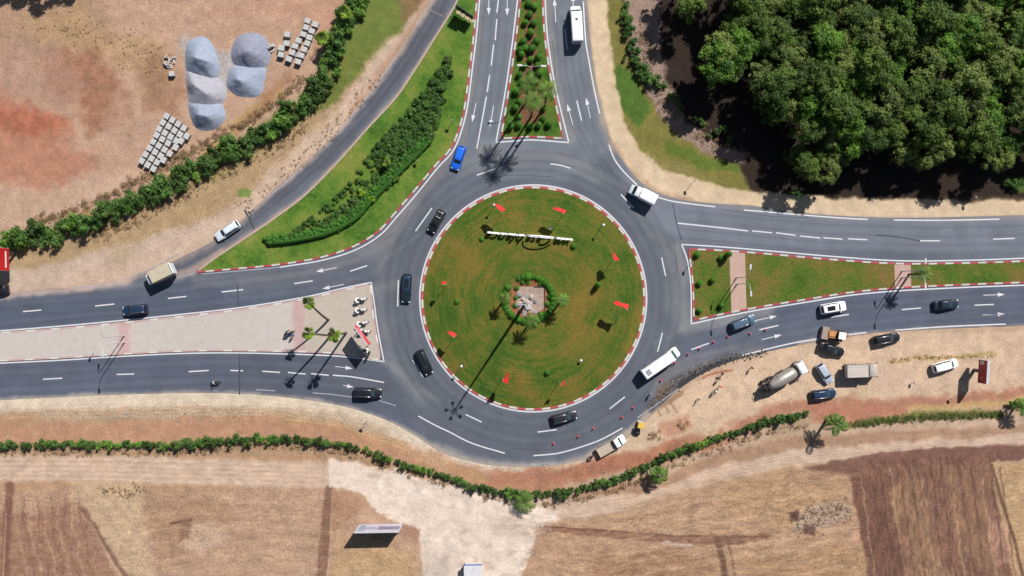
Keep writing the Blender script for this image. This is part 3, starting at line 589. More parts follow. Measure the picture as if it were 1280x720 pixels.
 ('P', [(700,611),(820,598),(900,565),(1000,545),(1400,525),(1400,535),(1000,560),(900,582),(800,618),(700,625)], (172,134,106), 7, .85, 5),
 # north-east verge, litter and dark forest floor, the wood's shadow deepened in its colour
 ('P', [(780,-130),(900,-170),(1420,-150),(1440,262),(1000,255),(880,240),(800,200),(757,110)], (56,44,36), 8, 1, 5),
 ('P', [(936,246),(1700,246),(1700,262),(940,256)], (110,90,60), 6, .5, 3),
 ('P', [(772,-60),(836,-60),(826,20),(824,60),(836,100),(856,150),(900,180),(935,190),(935,205),(890,200),(845,175),(812,130),(794,80),(784,30)], (166,140,126), 7, .95, 6),
 ('P', [(744,-60),(775,-60),(780,30),(792,80),(808,120),(840,165),(880,190),(926,208),(938,240),(870,236),(820,222),(785,195),(765,150),(752,80)], (134,128,62), 6, 1, 5),
 ('P', [(772,80),(792,90),(800,115),(815,140),(800,160),(775,135),(770,100)], (76,112,44), 8, .85, 6),
 ('P', [(830,175),(880,195),(926,206),(928,218),(870,208),(830,190)], (92,118,46), 6, .75, 6),
 ('P', [(800,190),(850,205),(900,225),(880,236),(830,226)], (156,142,88), 8, .6, 6),
 ('L', NE_V, (219,194,160), 5, .97, 5, 25),
 ('P', [(1260,222),(1400,222),(1400,240),(1262,240)], (90,116,48), 5, .8, 3),
]
ax = list(np.arange(-80, 1361, 1.5)); ay = list(np.arange(-80, 801, 1.5))
ext = [150, 300, 700, 1600, 4000, 12000, 60000, 200000]
ax = [-80-e for e in ext[::-1]]+ax+[1360+e for e in ext]; ay = [-80-e for e in ext[::-1]]+ay+[800+e for e in ext]
gx, gy = np.meshgrid(ax, ay)
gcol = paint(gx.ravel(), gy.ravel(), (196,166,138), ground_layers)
# mottling of the bare soil at metre scale
mot = 1+0.10*(fbm(gx.ravel()/9, gy.ravel()/9, 40)-.5)*2
gcol = gcol*mot[:, None]
lum = gcol.mean(1, keepdims=True); isg = (gcol[:, 1:2] > gcol[:, 0:1]*.97)
gcol = np.where(isg, gcol, lum+(gcol-lum)*.90)
gcol = np.where(gcol.mean(1, keepdims=True) > 130, gcol*1.035, gcol)
fx = paint(gx.ravel(), gy.ravel(), (0.0, 0.0, 0.35), [
 ('P', [(1063,596),(1085,575),(1275,565),(1240,580),(1278,760),(1094,760)], (.8, 0, .75), 6, 1, 3),
 ('P', [(655,655),(850,612),(1060,575),(1075,595),(1100,760),(640,760)], (.0, .6, .8), 8, 1, 3),
 ('P', [(-100,620),(200,610),(400,612),(520,690),(520,760),(-100,760)], (.1, .30, .9), 8, 1, 3),
 ('P', [(1250,580),(1500,560),(1500,900),(1289,900)], (.0, .5, .6), 5, 1, 3),
 ('P', [(150,310),(240,265),(330,205),(400,140),(440,80),(470,60),(440,140),(330,235),(250,290)], (0, 0, .8), 8, 1, 3),
 ('P', [(790,-60),(836,-60),(824,60),(856,150),(935,195),(845,175),(794,80)], (0, 0, .95), 5, 1, 3),
 ('P', [(744,-60),(775,-60),(792,80),(840,165),(938,240),(820,222),(765,150)], (.2, 0, .5), 5, 1, 3),
 ('P', [(-60,-60),(400,-60),(350,90),(200,100),(0,80)], (0, 0, .5), 8, 1, 3),
 ('L', [(-100,518),(240,514),(420,521),(560,575),(640,595),(740,590)], (0, 0, .7), 8, 1, 3, 16),
 ('L', NE_V, (0, 0, .1), 5, 1, 3, 24), ('L', TRACK, (0, .25, .1), 8, 1, 2, 30),
 ('P', [(411,577),(500,590),(700,640),(664,664),(640,744),(533,744),(524,660),(452,618),(411,609)], (0, .12, .2), 4, 1, 2),
 ])
n0, n1 = gx.shape
hz = (fbm(gx/14, gy/14, 60)-.5)*0.22
far = np.maximum(0, np.maximum(np.abs(gx-640)-740, np.abs(gy-360)-460)); hz = hz-np.minimum(far, 200)*0.0
# keep flat under the carriageways: the ground dips under the asphalt
gv = np.stack([(gx.ravel()-640)*S, (360-gy.ravel())*S, hz.ravel()], 1)
idx = np.arange(n0*n1).reshape(n0, n1)
gf = np.stack([idx[1:, :-1].ravel(), idx[1:, 1:].ravel(), idx[:-1, 1:].ravel(), idx[:-1, :-1].ravel()], 1)
GROUND = (gx, gy)
# ================================================================ asphalt
ROAD = smooth([(548,-30)]+SLIP_L, 8)+smooth([(92,359),(40,364),(0,368),(-90,378)], 8)+[(-90,506)]+smooth([(-60,504),(0,500),(60,497),(150,493),(240,491),(320,493),(400,502),(450,513),(490,528),(520,545),(555,566),(600,579),(640,583),(690,582),(740,571),(778,552),(806,528),(840,494),(870,472),(900,457),(930,447),(965,438),(1000,431),(1040,424),(1085,417),(1120,414),(1200,410),(1280,407),(1380,404)], 8)+smooth([(1380,269),(1280,269),(1200,271),(1120,272),(1040,269),(980,264),(940,257),(900,255),(855,250),(820,240),(795,222),(778,200),(766,180),(757,150),(748,115),(742,80),(737,40),(734,0),(732,-30)], 8)
road_layers = [
 ('P', [(-100,370),(140,350),(300,340),(460,330),(480,360),(300,390),(-100,425)], (82,93,114), 14, 1, 3),
 ('P', [(-100,440),(300,435),(480,445),(500,500),(520,545),(300,496),(-100,505)], (88,97,118), 14, 1, 3),
 ('P', [(300,440),(480,448),(520,520),(450,512),(300,493)], (84,92,108), 3, .8, 0.5),
 ('P', [(560,-60),(500,60),(400,180),(250,300),(150,352),(250,338),(300,290),(420,200),(560,30)], (86,92,108), 8, 1, 3),
 ('P', [(590,-60),(735,-60),(765,190),(700,230),(560,215),(585,100)], (112,122,135), 16, 1, 4),
 ('P', [(760,190),(850,250),(1400,262),(1400,325),(860,305),(800,270)], (116,124,140), 16, 1, 3),
 ('P', [(840,430),(960,385),(1100,360),(1400,350),(1400,410),(1050,420),(860,480)], (92,101,122), 12, 1, 3),
 ('P', [(950,390),(1050,368),(1400,352),(1400,408),(1060,420)], (84,94,116), 14, .6, 3),
 ('P', [(480,240),(560,210),(530,300),(505,370),(520,440),(600,520),(700,535),(790,480),(850,420),(860,480),(780,550),(640,580),(540,555),(490,490),(470,400),(475,300)], (90,98,112), 16, .85, 4),
 # worn, dusty gores and lane edges
 ('P', [(570,195),(640,185),(700,190),(740,205),(690,200),(600,215)], (136,134,136), 14, .45, 3),
 ('P', [(690,195),(735,200),(765,230),(740,228),(705,208)], (142,140,140), 8, .4, 3),
 ('P', [(464,300),(500,250),(560,212),(570,205),(545,225),(505,275),(482,330),(478,360)], (136,132,134), 12, .35, 3),
 ('L', [(528,290),(500,312),(480,325),(468,345)], (144,140,140), 3, .4, 2, 2.5),
 ('L', [(470,360),(478,400),(486,440),(500,470),(530,500)], (132,134,142), 14, .55, 4, 12),
 ('L', [(478,452),(500,462),(520,485),(550,500)], (140,138,142), 8, .5, 5, 7),
 ('L', [(846,310),(852,350),(853,395),(856,410),(900,402),(960,388)], (140,140,144), 12, .7, 3, 16),
 ('L', [(800,270),(825,300),(838,340),(838,390)], (134,132,134), 12, .5, 4, 8),
 ('L', [(822,290),(835,300),(848,318),(856,345)], (138,132,130), 8, .4, 2, 4),
 ('L', [(860,405),(840,420),(815,430)], (140,138,138), 5, .5, 2, 3),
 ('L', [(682,0),(686,50),(694,110),(712,172)], (150,146,142), 10, .7, 3, 14),
 ('L', [(600,0),(596,60),(588,120),(575,180),(550,212),(520,250),(485,300),(440,325),(380,342),(300,350),(245,352)], (130,128,130), 10, .6, 3, 14),
 ('L', [(400,380),(460,362),(520,350)], (134,134,140), 12, .5, 4, 10),
 ('P', [(240,340),(330,350),(420,338),(470,318),(480,345),(420,362),(300,372)], (104,110,122), 12, .5, 4),
 # sand blown over the edges
 ('L', smooth([(560,-30)]+SLIP_L, 8), (198,174,156), 9, .85, 5, 10),
 ('L', [(575,0),(563,22),(548,45),(523,85),(498,122),(463,160),(423,205),(383,245),(343,275),(300,303),(265,322),(240,338),(215,346)], (196,168,150), 7, .8, 3, 9),
 ('L', [(240,342),(200,352),(150,360),(60,366),(0,372),(-60,378)], (150,148,152), 10, .45, 4, 8),
 ('L', [(160,352),(110,360),(40,366),(-60,378)], (205,180,165), 6, .75, 4, 8),
 ('L', [(-60,505),(60,498),(150,494),(240,492),(320,494),(400,503),(450,514),(490,529),(520,546),(555,567),(600,580),(640,584),(690,583),(740,572)], (196,182,168), 7, .85, 3, 7),
 ('L', [(540,560),(600,582),(650,588),(700,585),(750,570),(790,545)], (176,168,160), 12, .7, 5, 16),
 ('L', [(740,571),(778,552),(806,528),(840,494)], (190,172,154), 8, .85, 5, 16),
 ('L', [(748,115),(757,150),(766,180),(795,222),(820,240),(855,250),(940,259),(1040,270),(1200,272),(1400,270)], (160,152,146), 9, .7, 4, 6),
 ('L', [(736,0),(740,50),(746,100),(758,150),(768,185)], (178,162,146), 9, .85, 4, 12),
 ('L', [(1000,430),(1085,418),(1200,411),(1400,405)], (190,172,156), 6, .8, 3, 6),
 ('P', [(600,175),(620,178),(625,190),(600,196),(595,186)], (140,138,138), 8, .5, 3),
 # the dug-up shoulder by the road works
 ('P', [(830,455),(870,440),(930,430),(960,432),(900,446),(850,468),(815,500),(808,492)], (124,122,126), 8, .6, 5),
 ('P', [(806,506),(826,484),(842,470),(870,456),(905,444),(940,441),(962,436),(968,441),(930,452),(900,462),(868,480),(836,504),(812,516)], (92,88,90), 2.5, .9, 3),
 ('P', [(846,480),(866,465),(905,449),(932,446),(925,455),(895,463),(868,478),(850,488)], (56,56,62), 1.6, .9, 3),
 ('P', [(935,446),(950,442),(952,448),(938,452)], (58,58,62), 1.5, .9, 2),
 ('L', [(842,478),(862,463),(890,452),(930,442),(960,436)], (150,144,140), 1.2, .6, 1.5, 1.2),
 ('L', [(850,490),(872,478),(900,465),(930,455)], (48,48,52), 1.4, .7, 1.5, 1.6),
 ('P', [(820,486),(836,476),(842,484),(830,498),(820,500)], (122,98,80), 2.5, .8, 3),
 ('L', [(858,448),(866,458)], (140,138,140), 1.5, .5, .5, 1), ('L', [(872,440),(882,452)], (140,138,140), 1.5, .5, .5, 1), ('L', [(822,478),(826,490)], (140,138,140), 1.5, .5, .5, 1),
 ('L', [(815.5, 373.0), (813.7, 396.3), (808.2, 419.0), (799.3, 440.6), (787.0, 460.6), (771.9, 478.4), (754.1, 493.5), (734.1, 505.8), (712.5, 514.7), (689.8, 520.2), (666.5, 522.0), (643.2, 520.2), (620.5, 514.7), (598.9, 505.8), (578.9, 493.5), (561.1, 478.4), (546.0, 460.6), (533.7, 440.6), (524.8, 419.0), (519.3, 396.3), (517.5, 373.0), (519.3, 349.7), (524.8, 327.0), (533.7, 305.4), (546.0, 285.4), (561.1, 267.6), (578.9, 252.5), (598.9, 240.2), (620.5, 231.3), (643.2, 225.8), (666.5, 224.0), (689.8, 225.8), (712.5, 231.3), (734.1, 240.2), (754.1, 252.5), (771.9, 267.6), (787.0, 285.4), (799.3, 305.4), (808.2, 327.0), (813.7, 349.7), (815.5, 373.0)], (84, 88, 96), 3, 0.35, 0.8, 4),
 ('L', [(821.5, 373.0), (819.6, 397.2), (813.9, 420.9), (804.6, 443.4), (791.9, 464.1), (776.1, 482.6), (757.6, 498.4), (736.9, 511.1), (714.4, 520.4), (690.7, 526.1), (666.5, 528.0), (642.3, 526.1), (618.6, 520.4), (596.1, 511.1), (575.4, 498.4), (556.9, 482.6), (541.1, 464.1), (528.4, 443.4), (519.1, 420.9), (513.4, 397.2), (511.5, 373.0), (513.4, 348.8), (519.1, 325.1), (528.4, 302.6), (541.1, 281.9), (556.9, 263.4), (575.4, 247.6), (596.1, 234.9), (618.6, 225.6), (642.3, 219.9), (666.5, 218.0), (690.7, 219.9), (714.4, 225.6), (736.9, 234.9), (757.6, 247.6), (776.1, 263.4), (791.9, 281.9), (804.6, 302.6), (813.9, 325.1), (819.6, 348.8), (821.5, 373.0)], (112, 116, 122), 3, 0.3, 0.8, 4),
 ('L', [(827.5, 373.0), (825.5, 398.2), (819.6, 422.8), (810.0, 446.1), (796.8, 467.6), (780.3, 486.8), (761.1, 503.3), (739.6, 516.5), (716.3, 526.1), (691.7, 532.0), (666.5, 534.0), (641.3, 532.0), (616.7, 526.1), (593.4, 516.5), (571.9, 503.3), (552.7, 486.8), (536.2, 467.6), (523.0, 446.1), (513.4, 422.8), (507.5, 398.2), (505.5, 373.0), (507.5, 347.8), (513.4, 323.2), (523.0, 299.9), (536.2, 278.4), (552.7, 259.2), (571.9, 242.7), (593.4, 229.5), (616.7, 219.9), (641.3, 214.0), (666.5, 212.0), (691.7, 214.0), (716.3, 219.9), (739.6, 229.5), (761.1, 242.7), (780.3, 259.2), (796.8, 278.4), (810.0, 299.9), (819.6, 323.2), (825.5, 347.8), (827.5, 373.0)], (82, 87, 95), 3, 0.35, 0.8, 4),
 ('L', [(838.5, 373.0), (836.4, 399.9), (830.1, 426.2), (819.8, 451.1), (805.7, 474.1), (788.1, 494.6), (767.6, 512.2), (744.6, 526.3), (719.7, 536.6), (693.4, 542.9), (666.5, 545.0), (639.6, 542.9), (613.3, 536.6), (588.4, 526.3), (565.4, 512.2), (544.9, 494.6), (527.3, 474.1), (513.2, 451.1), (502.9, 426.2), (496.6, 399.9), (494.5, 373.0), (496.6, 346.1), (502.9, 319.8), (513.2, 294.9), (527.3, 271.9), (544.9, 251.4), (565.4, 233.8), (588.4, 219.7), (613.3, 209.4), (639.6, 203.1), (666.5, 201.0), (693.4, 203.1), (719.7, 209.4), (744.6, 219.7), (767.6, 233.8), (788.1, 251.4), (805.7, 271.9), (819.8, 294.9), (830.1, 319.8), (836.4, 346.1), (838.5, 373.0)], (84, 88, 96), 3, 0.35, 0.8, 4),
 ('L', [(844.5, 373.0), (842.3, 400.8), (835.8, 428.0), (825.1, 453.8), (810.5, 477.6), (792.4, 498.9), (771.1, 517.0), (747.3, 531.6), (721.5, 542.3), (694.3, 548.8), (666.5, 551.0), (638.7, 548.8), (611.5, 542.3), (585.7, 531.6), (561.9, 517.0), (540.6, 498.9), (522.5, 477.6), (507.9, 453.8), (497.2, 428.0), (490.7, 400.8), (488.5, 373.0), (490.7, 345.2), (497.2, 318.0), (507.9, 292.2), (522.5, 268.4), (540.6, 247.1), (561.9, 229.0), (585.7, 214.4), (611.5, 203.7), (638.7, 197.2), (666.5, 195.0), (694.3, 197.2), (721.5, 203.7), (747.3, 214.4), (771.1, 229.0), (792.4, 247.1), (810.5, 268.4), (825.1, 292.2), (835.8, 318.0), (842.3, 345.2), (844.5, 373.0)], (112, 116, 122), 3, 0.3, 0.8, 4),
 ('L', [(850.5, 373.0), (848.2, 401.8), (841.5, 429.9), (830.4, 456.5), (815.4, 481.2), (796.6, 503.1), (774.7, 521.9), (750.0, 536.9), (723.4, 548.0), (695.3, 554.7), (666.5, 557.0), (637.7, 554.7), (609.6, 548.0), (583.0, 536.9), (558.3, 521.9), (536.4, 503.1), (517.6, 481.2), (502.6, 456.5), (491.5, 429.9), (484.8, 401.8), (482.5, 373.0), (484.8, 344.2), (491.5, 316.1), (502.6, 289.5), (517.6, 264.8), (536.4, 242.9), (558.3, 224.1), (583.0, 209.1), (609.6, 198.0), (637.7, 191.3), (666.5, 189.0), (695.3, 191.3), (723.4, 198.0), (750.0, 209.1), (774.7, 224.1), (796.6, 242.9), (815.4, 264.8), (830.4, 289.5), (841.5, 316.1), (848.2, 344.2), (850.5, 373.0)], (84, 88, 96), 3, 0.3, 0.8, 4),
 ('L', [(-60, 461), (54, 458), (150, 452), (261, 447), (350, 449), (411, 453), (460, 464)], (74, 80, 92), 3, 0.35, 0.8, 2.5),
 ('L', [(-60, 382), (52, 371), (143, 364), (233, 355), (304, 346), (391, 335), (450, 319)], (74, 80, 92), 3, 0.35, 0.8, 2.5),
 ('L', [(870, 418), (960, 394), (1050, 379), (1140, 370), (1240, 365), (1340, 362)], (74, 80, 92), 3, 0.35, 0.8, 2.5),
 ('L', [(850, 264), (935, 272), (1030, 281), (1160, 285), (1260, 283), (1340, 280)], (74, 80, 92), 3, 0.3, 0.8, 2.5),
 ('L', [(606.6, 0), (599.6, 80), (585.6, 170)], (74, 80, 92), 3, 0.3, 0.8, 2.5),
 ('L', [(693.2, 20), (699.2, 90), (715.2, 160), (747.2, 215)], (74, 80, 92), 3, 0.3, 0.8, 2.5),
 ('L', [(-60, 467), (54, 464), (150, 458), (261, 453), (350, 455), (411, 459), (460, 470)], (108, 112, 120), 3, 0.35, 0.8, 2.5),
 ('L', [(-60, 388), (52, 377), (143, 370), (233, 361), (304, 352), (391, 341), (450, 325)], (108, 112, 120), 3, 0.35, 0.8, 2.5),
 ('L', [(870, 424), (960, 400), (1050, 385), (1140, 376), (1240, 371), (1340, 368)], (108, 112, 120), 3, 0.35, 0.8, 2.5),
 ('L', [(850, 270), (935, 278), (1030, 287), (1160, 291), (1260, 289), (1340, 286)], (108, 112, 120), 3, 0.3, 0.8, 2.5),
 ('L', [(612.0, 0), (605.0, 80), (591.0, 170)], (108, 112, 120), 3, 0.3, 0.8, 2.5),
 ('L', [(698.0, 20), (704.0, 90), (720.0, 160), (752.0, 215)], (108, 112, 120), 3, 0.3, 0.8, 2.5),
 ('L', [(-60, 472), (54, 469), (150, 463), (261, 458), (350, 460), (411, 464), (460, 475)], (74, 80, 92), 3, 0.35, 0.8, 2.5),
 ('L', [(-60, 393), (52, 382), (143, 375), (233, 366), (304, 357), (391, 346), (450, 330)], (74, 80, 92), 3, 0.35, 0.8, 2.5),
 ('L', [(870, 429), (960, 405), (1050, 390), (1140, 381), (1240, 376), (1340, 373)], (74, 80, 92), 3, 0.35, 0.8, 2.5),
 ('L', [(850, 275), (935, 283), (1030, 292), (1160, 296), (1260, 294), (1340, 291)], (74, 80, 92), 3, 0.3, 0.8, 2.5),
 ('L', [(616.5, 0), (609.5, 80), (595.5, 170)], (74, 80, 92), 3, 0.3, 0.8, 2.5),
 ('L', [(702.0, 20), (708.0, 90), (724.0, 160), (756.0, 215)], (74, 80, 92), 3, 0.3, 0.8, 2.5),
 ('L', [(-60, 483), (54, 480), (150, 474), (261, 469), (350, 471), (411, 475), (460, 486)], (74, 80, 92), 3, 0.35, 0.8, 2.5),
 ('L', [(-60, 404), (52, 393), (143, 386), (233, 377), (304, 368), (391, 357), (450, 341)], (74, 80, 92), 3, 0.35, 0.8, 2.5),
 ('L', [(870, 440), (960, 416), (1050, 401), (1140, 392), (1240, 387), (1340, 384)], (74, 80, 92), 3, 0.35, 0.8, 2.5),
 ('L', [(850, 286), (935, 294), (1030, 303), (1160, 307), (1260, 305), (1340, 302)], (74, 80, 92), 3, 0.3, 0.8, 2.5),
 ('L', [(626.4, 0), (619.4, 80), (605.4, 170)], (74, 80, 92), 3, 0.3, 0.8, 2.5),
 ('L', [(710.8, 20), (716.8, 90), (732.8, 160), (764.8, 215)], (74, 80, 92), 3, 0.3, 0.8, 2.5),
 ('L', [(-60, 489), (54, 486), (150, 480), (261, 475), (350, 477), (411, 481), (460, 492)], (108, 112, 120), 3, 0.35, 0.8, 2.5),
 ('L', [(-60, 410), (52, 399), (143, 392), (233, 383), (304, 374), (391, 363), (450, 347)], (108, 112, 120), 3, 0.35, 0.8, 2.5),
 ('L', [(870, 446), (960, 422), (1050, 407), (1140, 398), (1240, 393), (1340, 390)], (108, 112, 120), 3, 0.35, 0.8, 2.5),
 ('L', [(850, 292), (935, 300), (1030, 309), (1160, 313), (1260, 311), (1340, 308)], (108, 112, 120), 3, 0.3, 0.8, 2.5),
 ('L', [(631.8, 0), (624.8, 80), (610.8, 170)], (108, 112, 120), 3, 0.3, 0.8, 2.5),
 ('L', [(715.6, 20), (721.6, 90), (737.6, 160), (769.6, 215)], (108, 112, 120), 3, 0.3, 0.8, 2.5),
 ('L', [(-60, 494), (54, 491), (150, 485), (261, 480), (350, 482), (411, 486), (460, 497)], (74, 80, 92), 3, 0.35, 0.8, 2.5),
 ('L', [(-60, 415), (52, 404), (143, 397), (233, 388), (304, 379), (391, 368), (450, 352)], (74, 80, 92), 3, 0.35, 0.8, 2.5),
 ('L', [(870, 451), (960, 427), (1050, 412), (1140, 403), (1240, 398), (1340, 395)], (74, 80, 92), 3, 0.35, 0.8, 2.5),
 ('L', [(850, 297), (935, 305), (1030, 314), (1160, 318), (1260, 316), (1340, 313)], (74, 80, 92), 3, 0.3, 0.8, 2.5),
 ('L', [(636.3, 0), (629.3, 80), (615.3, 170)], (74, 80, 92), 3, 0.3, 0.8, 2.5),
 ('L', [(719.6, 20), (725.6, 90), (741.6, 160), (773.6, 215)], (74, 80, 92), 3, 0.3, 0.8, 2.5),
 ('L', [(548, 0), (512, 60), (462, 130), (392, 205), (322, 265), (262, 305), (192, 338)], (70, 74, 84), 3, 0.4, 0.8, 2.5),
 ('L', [(553, 0), (517, 60), (467, 130), (397, 205), (327, 265), (267, 305), (197, 338)], (104, 106, 112), 3, 0.4, 0.8, 2.5),
 ('L', [(559, 0), (523, 60), (473, 130), (403, 205), (333, 265), (273, 305), (203, 338)], (70, 74, 84), 3, 0.4, 0.8, 2.5),
 ('L', [(564, 0), (528, 60), (478, 130), (408, 205), (338, 265), (278, 305), (208, 338)], (104, 106, 112), 3, 0.4, 0.8, 2.5),
 ('L', [(765, 539), (794, 545)], (128, 128, 132), 1.5, 0.3, 0.8, 1.2),
 ('L', [(922, 490), (931, 478)], (66, 70, 80), 1.5, 0.3, 0.8, 1.2),
 ('L', [(280, 369), (301, 388)], (128, 128, 132), 1.5, 0.3, 0.8, 1.2),
 ('L', [(596, 529), (605, 526)], (128, 128, 132), 1.5, 0.3, 0.8, 1.2),
 ('L', [(247, 390), (264, 380)], (66, 70, 80), 1.5, 0.3, 0.8, 1.2),
 ('L', [(755, 484), (783, 490)], (128, 128, 132), 1.5, 0.3, 0.8, 1.2),
 ('L', [(748, 529), (770, 538)], (66, 70, 80), 1.5, 0.3, 0.8, 1.2),
 ('L', [(703, 482), (717, 476)], (128, 128, 132), 1.5, 0.3, 0.8, 1.2),
 ('L', [(1226, 309), (1242, 309)], (128, 128, 132), 1.5, 0.3, 0.8, 1.2),
 ('L', [(594, 543), (611, 548)], (66, 70, 80), 1.5, 0.3, 0.8, 1.2),
 ('L', [(779, 349), (806, 359)], (66, 70, 80), 1.5, 0.3, 0.8, 1.2),
 ('L', [(417, 465), (436, 481)], (128, 128, 132), 1.5, 0.3, 0.8, 1.2),
 ('L', [(774, 540), (792, 534)], (128, 128, 132), 1.5, 0.3, 0.8, 1.2),
 ('L', [(1230, 465), (1250, 483)], (128, 128, 132), 1.5, 0.3, 0.8, 1.2),
 ('L', [(635, 356), (648, 340)], (128, 128, 132), 1.5, 0.3, 0.8, 1.2),
 ('L', [(591, 553), (613, 527)], (66, 70, 80), 1.5, 0.3, 0.8, 1.2),
 ('L', [(375, 361), (401, 383)], (128, 128, 132), 1.5, 0.3, 0.8, 1.2),
 ('L', [(311, 477), (318, 477)], (66, 70, 80), 1.5, 0.3, 0.8, 1.2),
 ('L', [(622, 540), (652, 539)], (66, 70, 80), 1.5, 0.3, 0.8, 1.2),
 ('L', [(20, 487), (33, 471)], (128, 128, 132), 1.5, 0.3, 0.8, 1.2),
 ('L', [(936, 349), (950, 330)], (66, 70, 80), 1.5, 0.3, 0.8, 1.2),
 ('L', [(615, 541), (643, 529)], (66, 70, 80), 1.5, 0.3, 0.8, 1.2),
 ('L', [(18, 383), (34, 388)], (128, 128, 132), 1.5, 0.3, 0.8, 1.2),
 ('L', [(1099, 467), (1116, 471)], (66, 70, 80), 1.5, 0.3, 0.8, 1.2),
 ('L', [(662, 532), (675, 553)], (128, 128, 132), 1.5, 0.3, 0.8, 1.2),
 ('L', [(745, 472), (762, 482)], (66, 70, 80), 1.5, 0.3, 0.8, 1.2),
 ('L', [(700,240),(760,262),(820,330),(828,390),(800,450),(740,510),(670,530),(590,510)], (84,92,105), 12, .3, 5, 14),
]
def road_col(x, y):
    c = paint(x, y, (95,104,120), road_layers); l_ = c.mean(1, keepdims=True); c = np.where(l_ < 135, l_+(c-l_)*.78+6, c)
    m = 1+0.07*(fbm(x/16, y/16, 80)-.5)*2
    return c*m[:, None]
asph = attr_mat('asphalt', 2.0, 0.06, 0.06, rough=0.85, bmp=0.15)
road = sheet('road', ROAD, 0.05, 2.4, road_col, asph)
# ground mesh sinks smoothly below the road sheet
inside = sdist(gx.ravel(), gy.ravel(), ROAD)
t = np.clip((inside+6)/6, 0, 1)
z = gv[:, 2]; z = z*np.clip((-inside-4)/30, 0, 1)
gv[:, 2] = np.where(inside > 0, -0.05-0.0*inside, z)
me = bpy.data.meshes.new('ground')
me.vertices.add(len(gv)); me.vertices.foreach_set('co', gv.astype(np.float32).ravel())
me.loops.add(gf.size); me.loops.foreach_set('vertex_index', gf.ravel().astype(np.int32))
me.polygons.add(len(gf)); me.polygons.foreach_set('loop_start', np.arange(0, gf.size, 4, dtype=np.int32))
me.polygons.foreach_set('loop_total', np.full(len(gf), 4, np.int32)); me.update(calc_edges=True)
me.polygons.foreach_set('use_smooth', np.ones(len(gf), bool))
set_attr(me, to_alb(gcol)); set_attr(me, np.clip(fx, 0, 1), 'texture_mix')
me.materials.append(attr_mat('bare_ground', 1.7, 0.22, 0.05, True, bmp=0.45))
go = bpy.data.objects.new('ground', me); C.objects.link(go); go['kind'] = 'structure'

# ================================================================ islands
def grass_mat(name, green, dry, dark, bias=0.5, rings=False, scale=0.16):
    m, nt, b = nmat(name)
    tc = nt.nodes.new('ShaderNodeTexCoord'); P = tc.outputs['Object']
    n1 = noise(nt, scale, 5, 0.62, P); n2 = noise(nt, 1.3, 6, 0.75, P); n3 = noise(nt, 5.0, 3, 0.8, P)
    f = n1.outputs['Fac']
    f = mth(nt, 'ADD', mth(nt, 'MULTIPLY', f, 0.72), mth(nt, 'MULTIPLY', n2.outputs['Fac'], 0.28))
    if rings:
        sp = nt.nodes.new('ShaderNodeSeparateXYZ'); nt.links.new(P, sp.inputs[0])
        nd = noise(nt, 0.25, 2, 0.5, P)
        x = mth(nt, 'SUBTRACT', sp.outputs[0], W(666.5, 373)[0]); y = mth(nt, 'SUBTRACT', sp.outputs[1], W(666.5, 373)[1])
        rr = mth(nt, 'SQRT', mth(nt, 'ADD', mth(nt, 'MULTIPLY', x, x), mth(nt, 'MULTIPLY', y, y)))
        rr = mth(nt, 'ADD', rr, mth(nt, 'MULTIPLY', nd.outputs['Fac'], 1.6))
        n4 = noise(nt, 1.0, 5, 0.7); cx = nt.nodes.new('ShaderNodeCombineXYZ')
        nt.links.new(mth(nt, 'MULTIPLY', rr, 1.5), cx.inputs[0])
        nt.links.new(mth(nt, 'MULTIPLY', mth(nt, 'ARCTAN2', y, x), 1.4), cx.inputs[1]); nt.links.new(cx.outputs[0], n4.inputs['Vector'])
        f = mth(nt, 'ADD', mth(nt, 'MULTIPLY', f, 0.70), mth(nt, 'MULTIPLY', n4.outputs['Fac'], 0.30))
    r = ramp(nt, f, [(bias-.13, dark), (bias-.03, green), (bias+.03, tuple((a+c)/2 for a, c in zip(green, dry))), (bias+.11, dry)])
    r3 = ramp(nt, n3.outputs['Fac'], [(0.36, .66), (0.64, 1.34)])
    c = mixc(nt, r.outputs[0], r3.outputs[0], 1.0, 'MULTIPLY')
    nt.links.new(c, b.inputs['Base Color']); b.inputs['Roughness'].default_value = 0.95
    b.inputs['Specular IOR Level'].default_value = 0.15
    bump(nt, b, mth(nt, 'ADD', n2.outputs['Fac'], n3.outputs['Fac']), 0.6, 0.2)
    return m
kerb_white = mat('kerb_white', alb(218,210,204), .8, 0, .18, 3.0)
kerb_red = mat('kerb_red', alb(192,76,82), .8, 0, .28, 3.0)
kerb_pink = mat('kerb_faded_pink', alb(205,172,165), .85, 0, .1, 1.5)
kerb_pale = mat('kerb_faded_white', alb(232,224,216), .8, 0, .08, 2.0)
concrete = mat('kerb_concrete', alb(196,176,164), .9, 0, .12, 1.5)
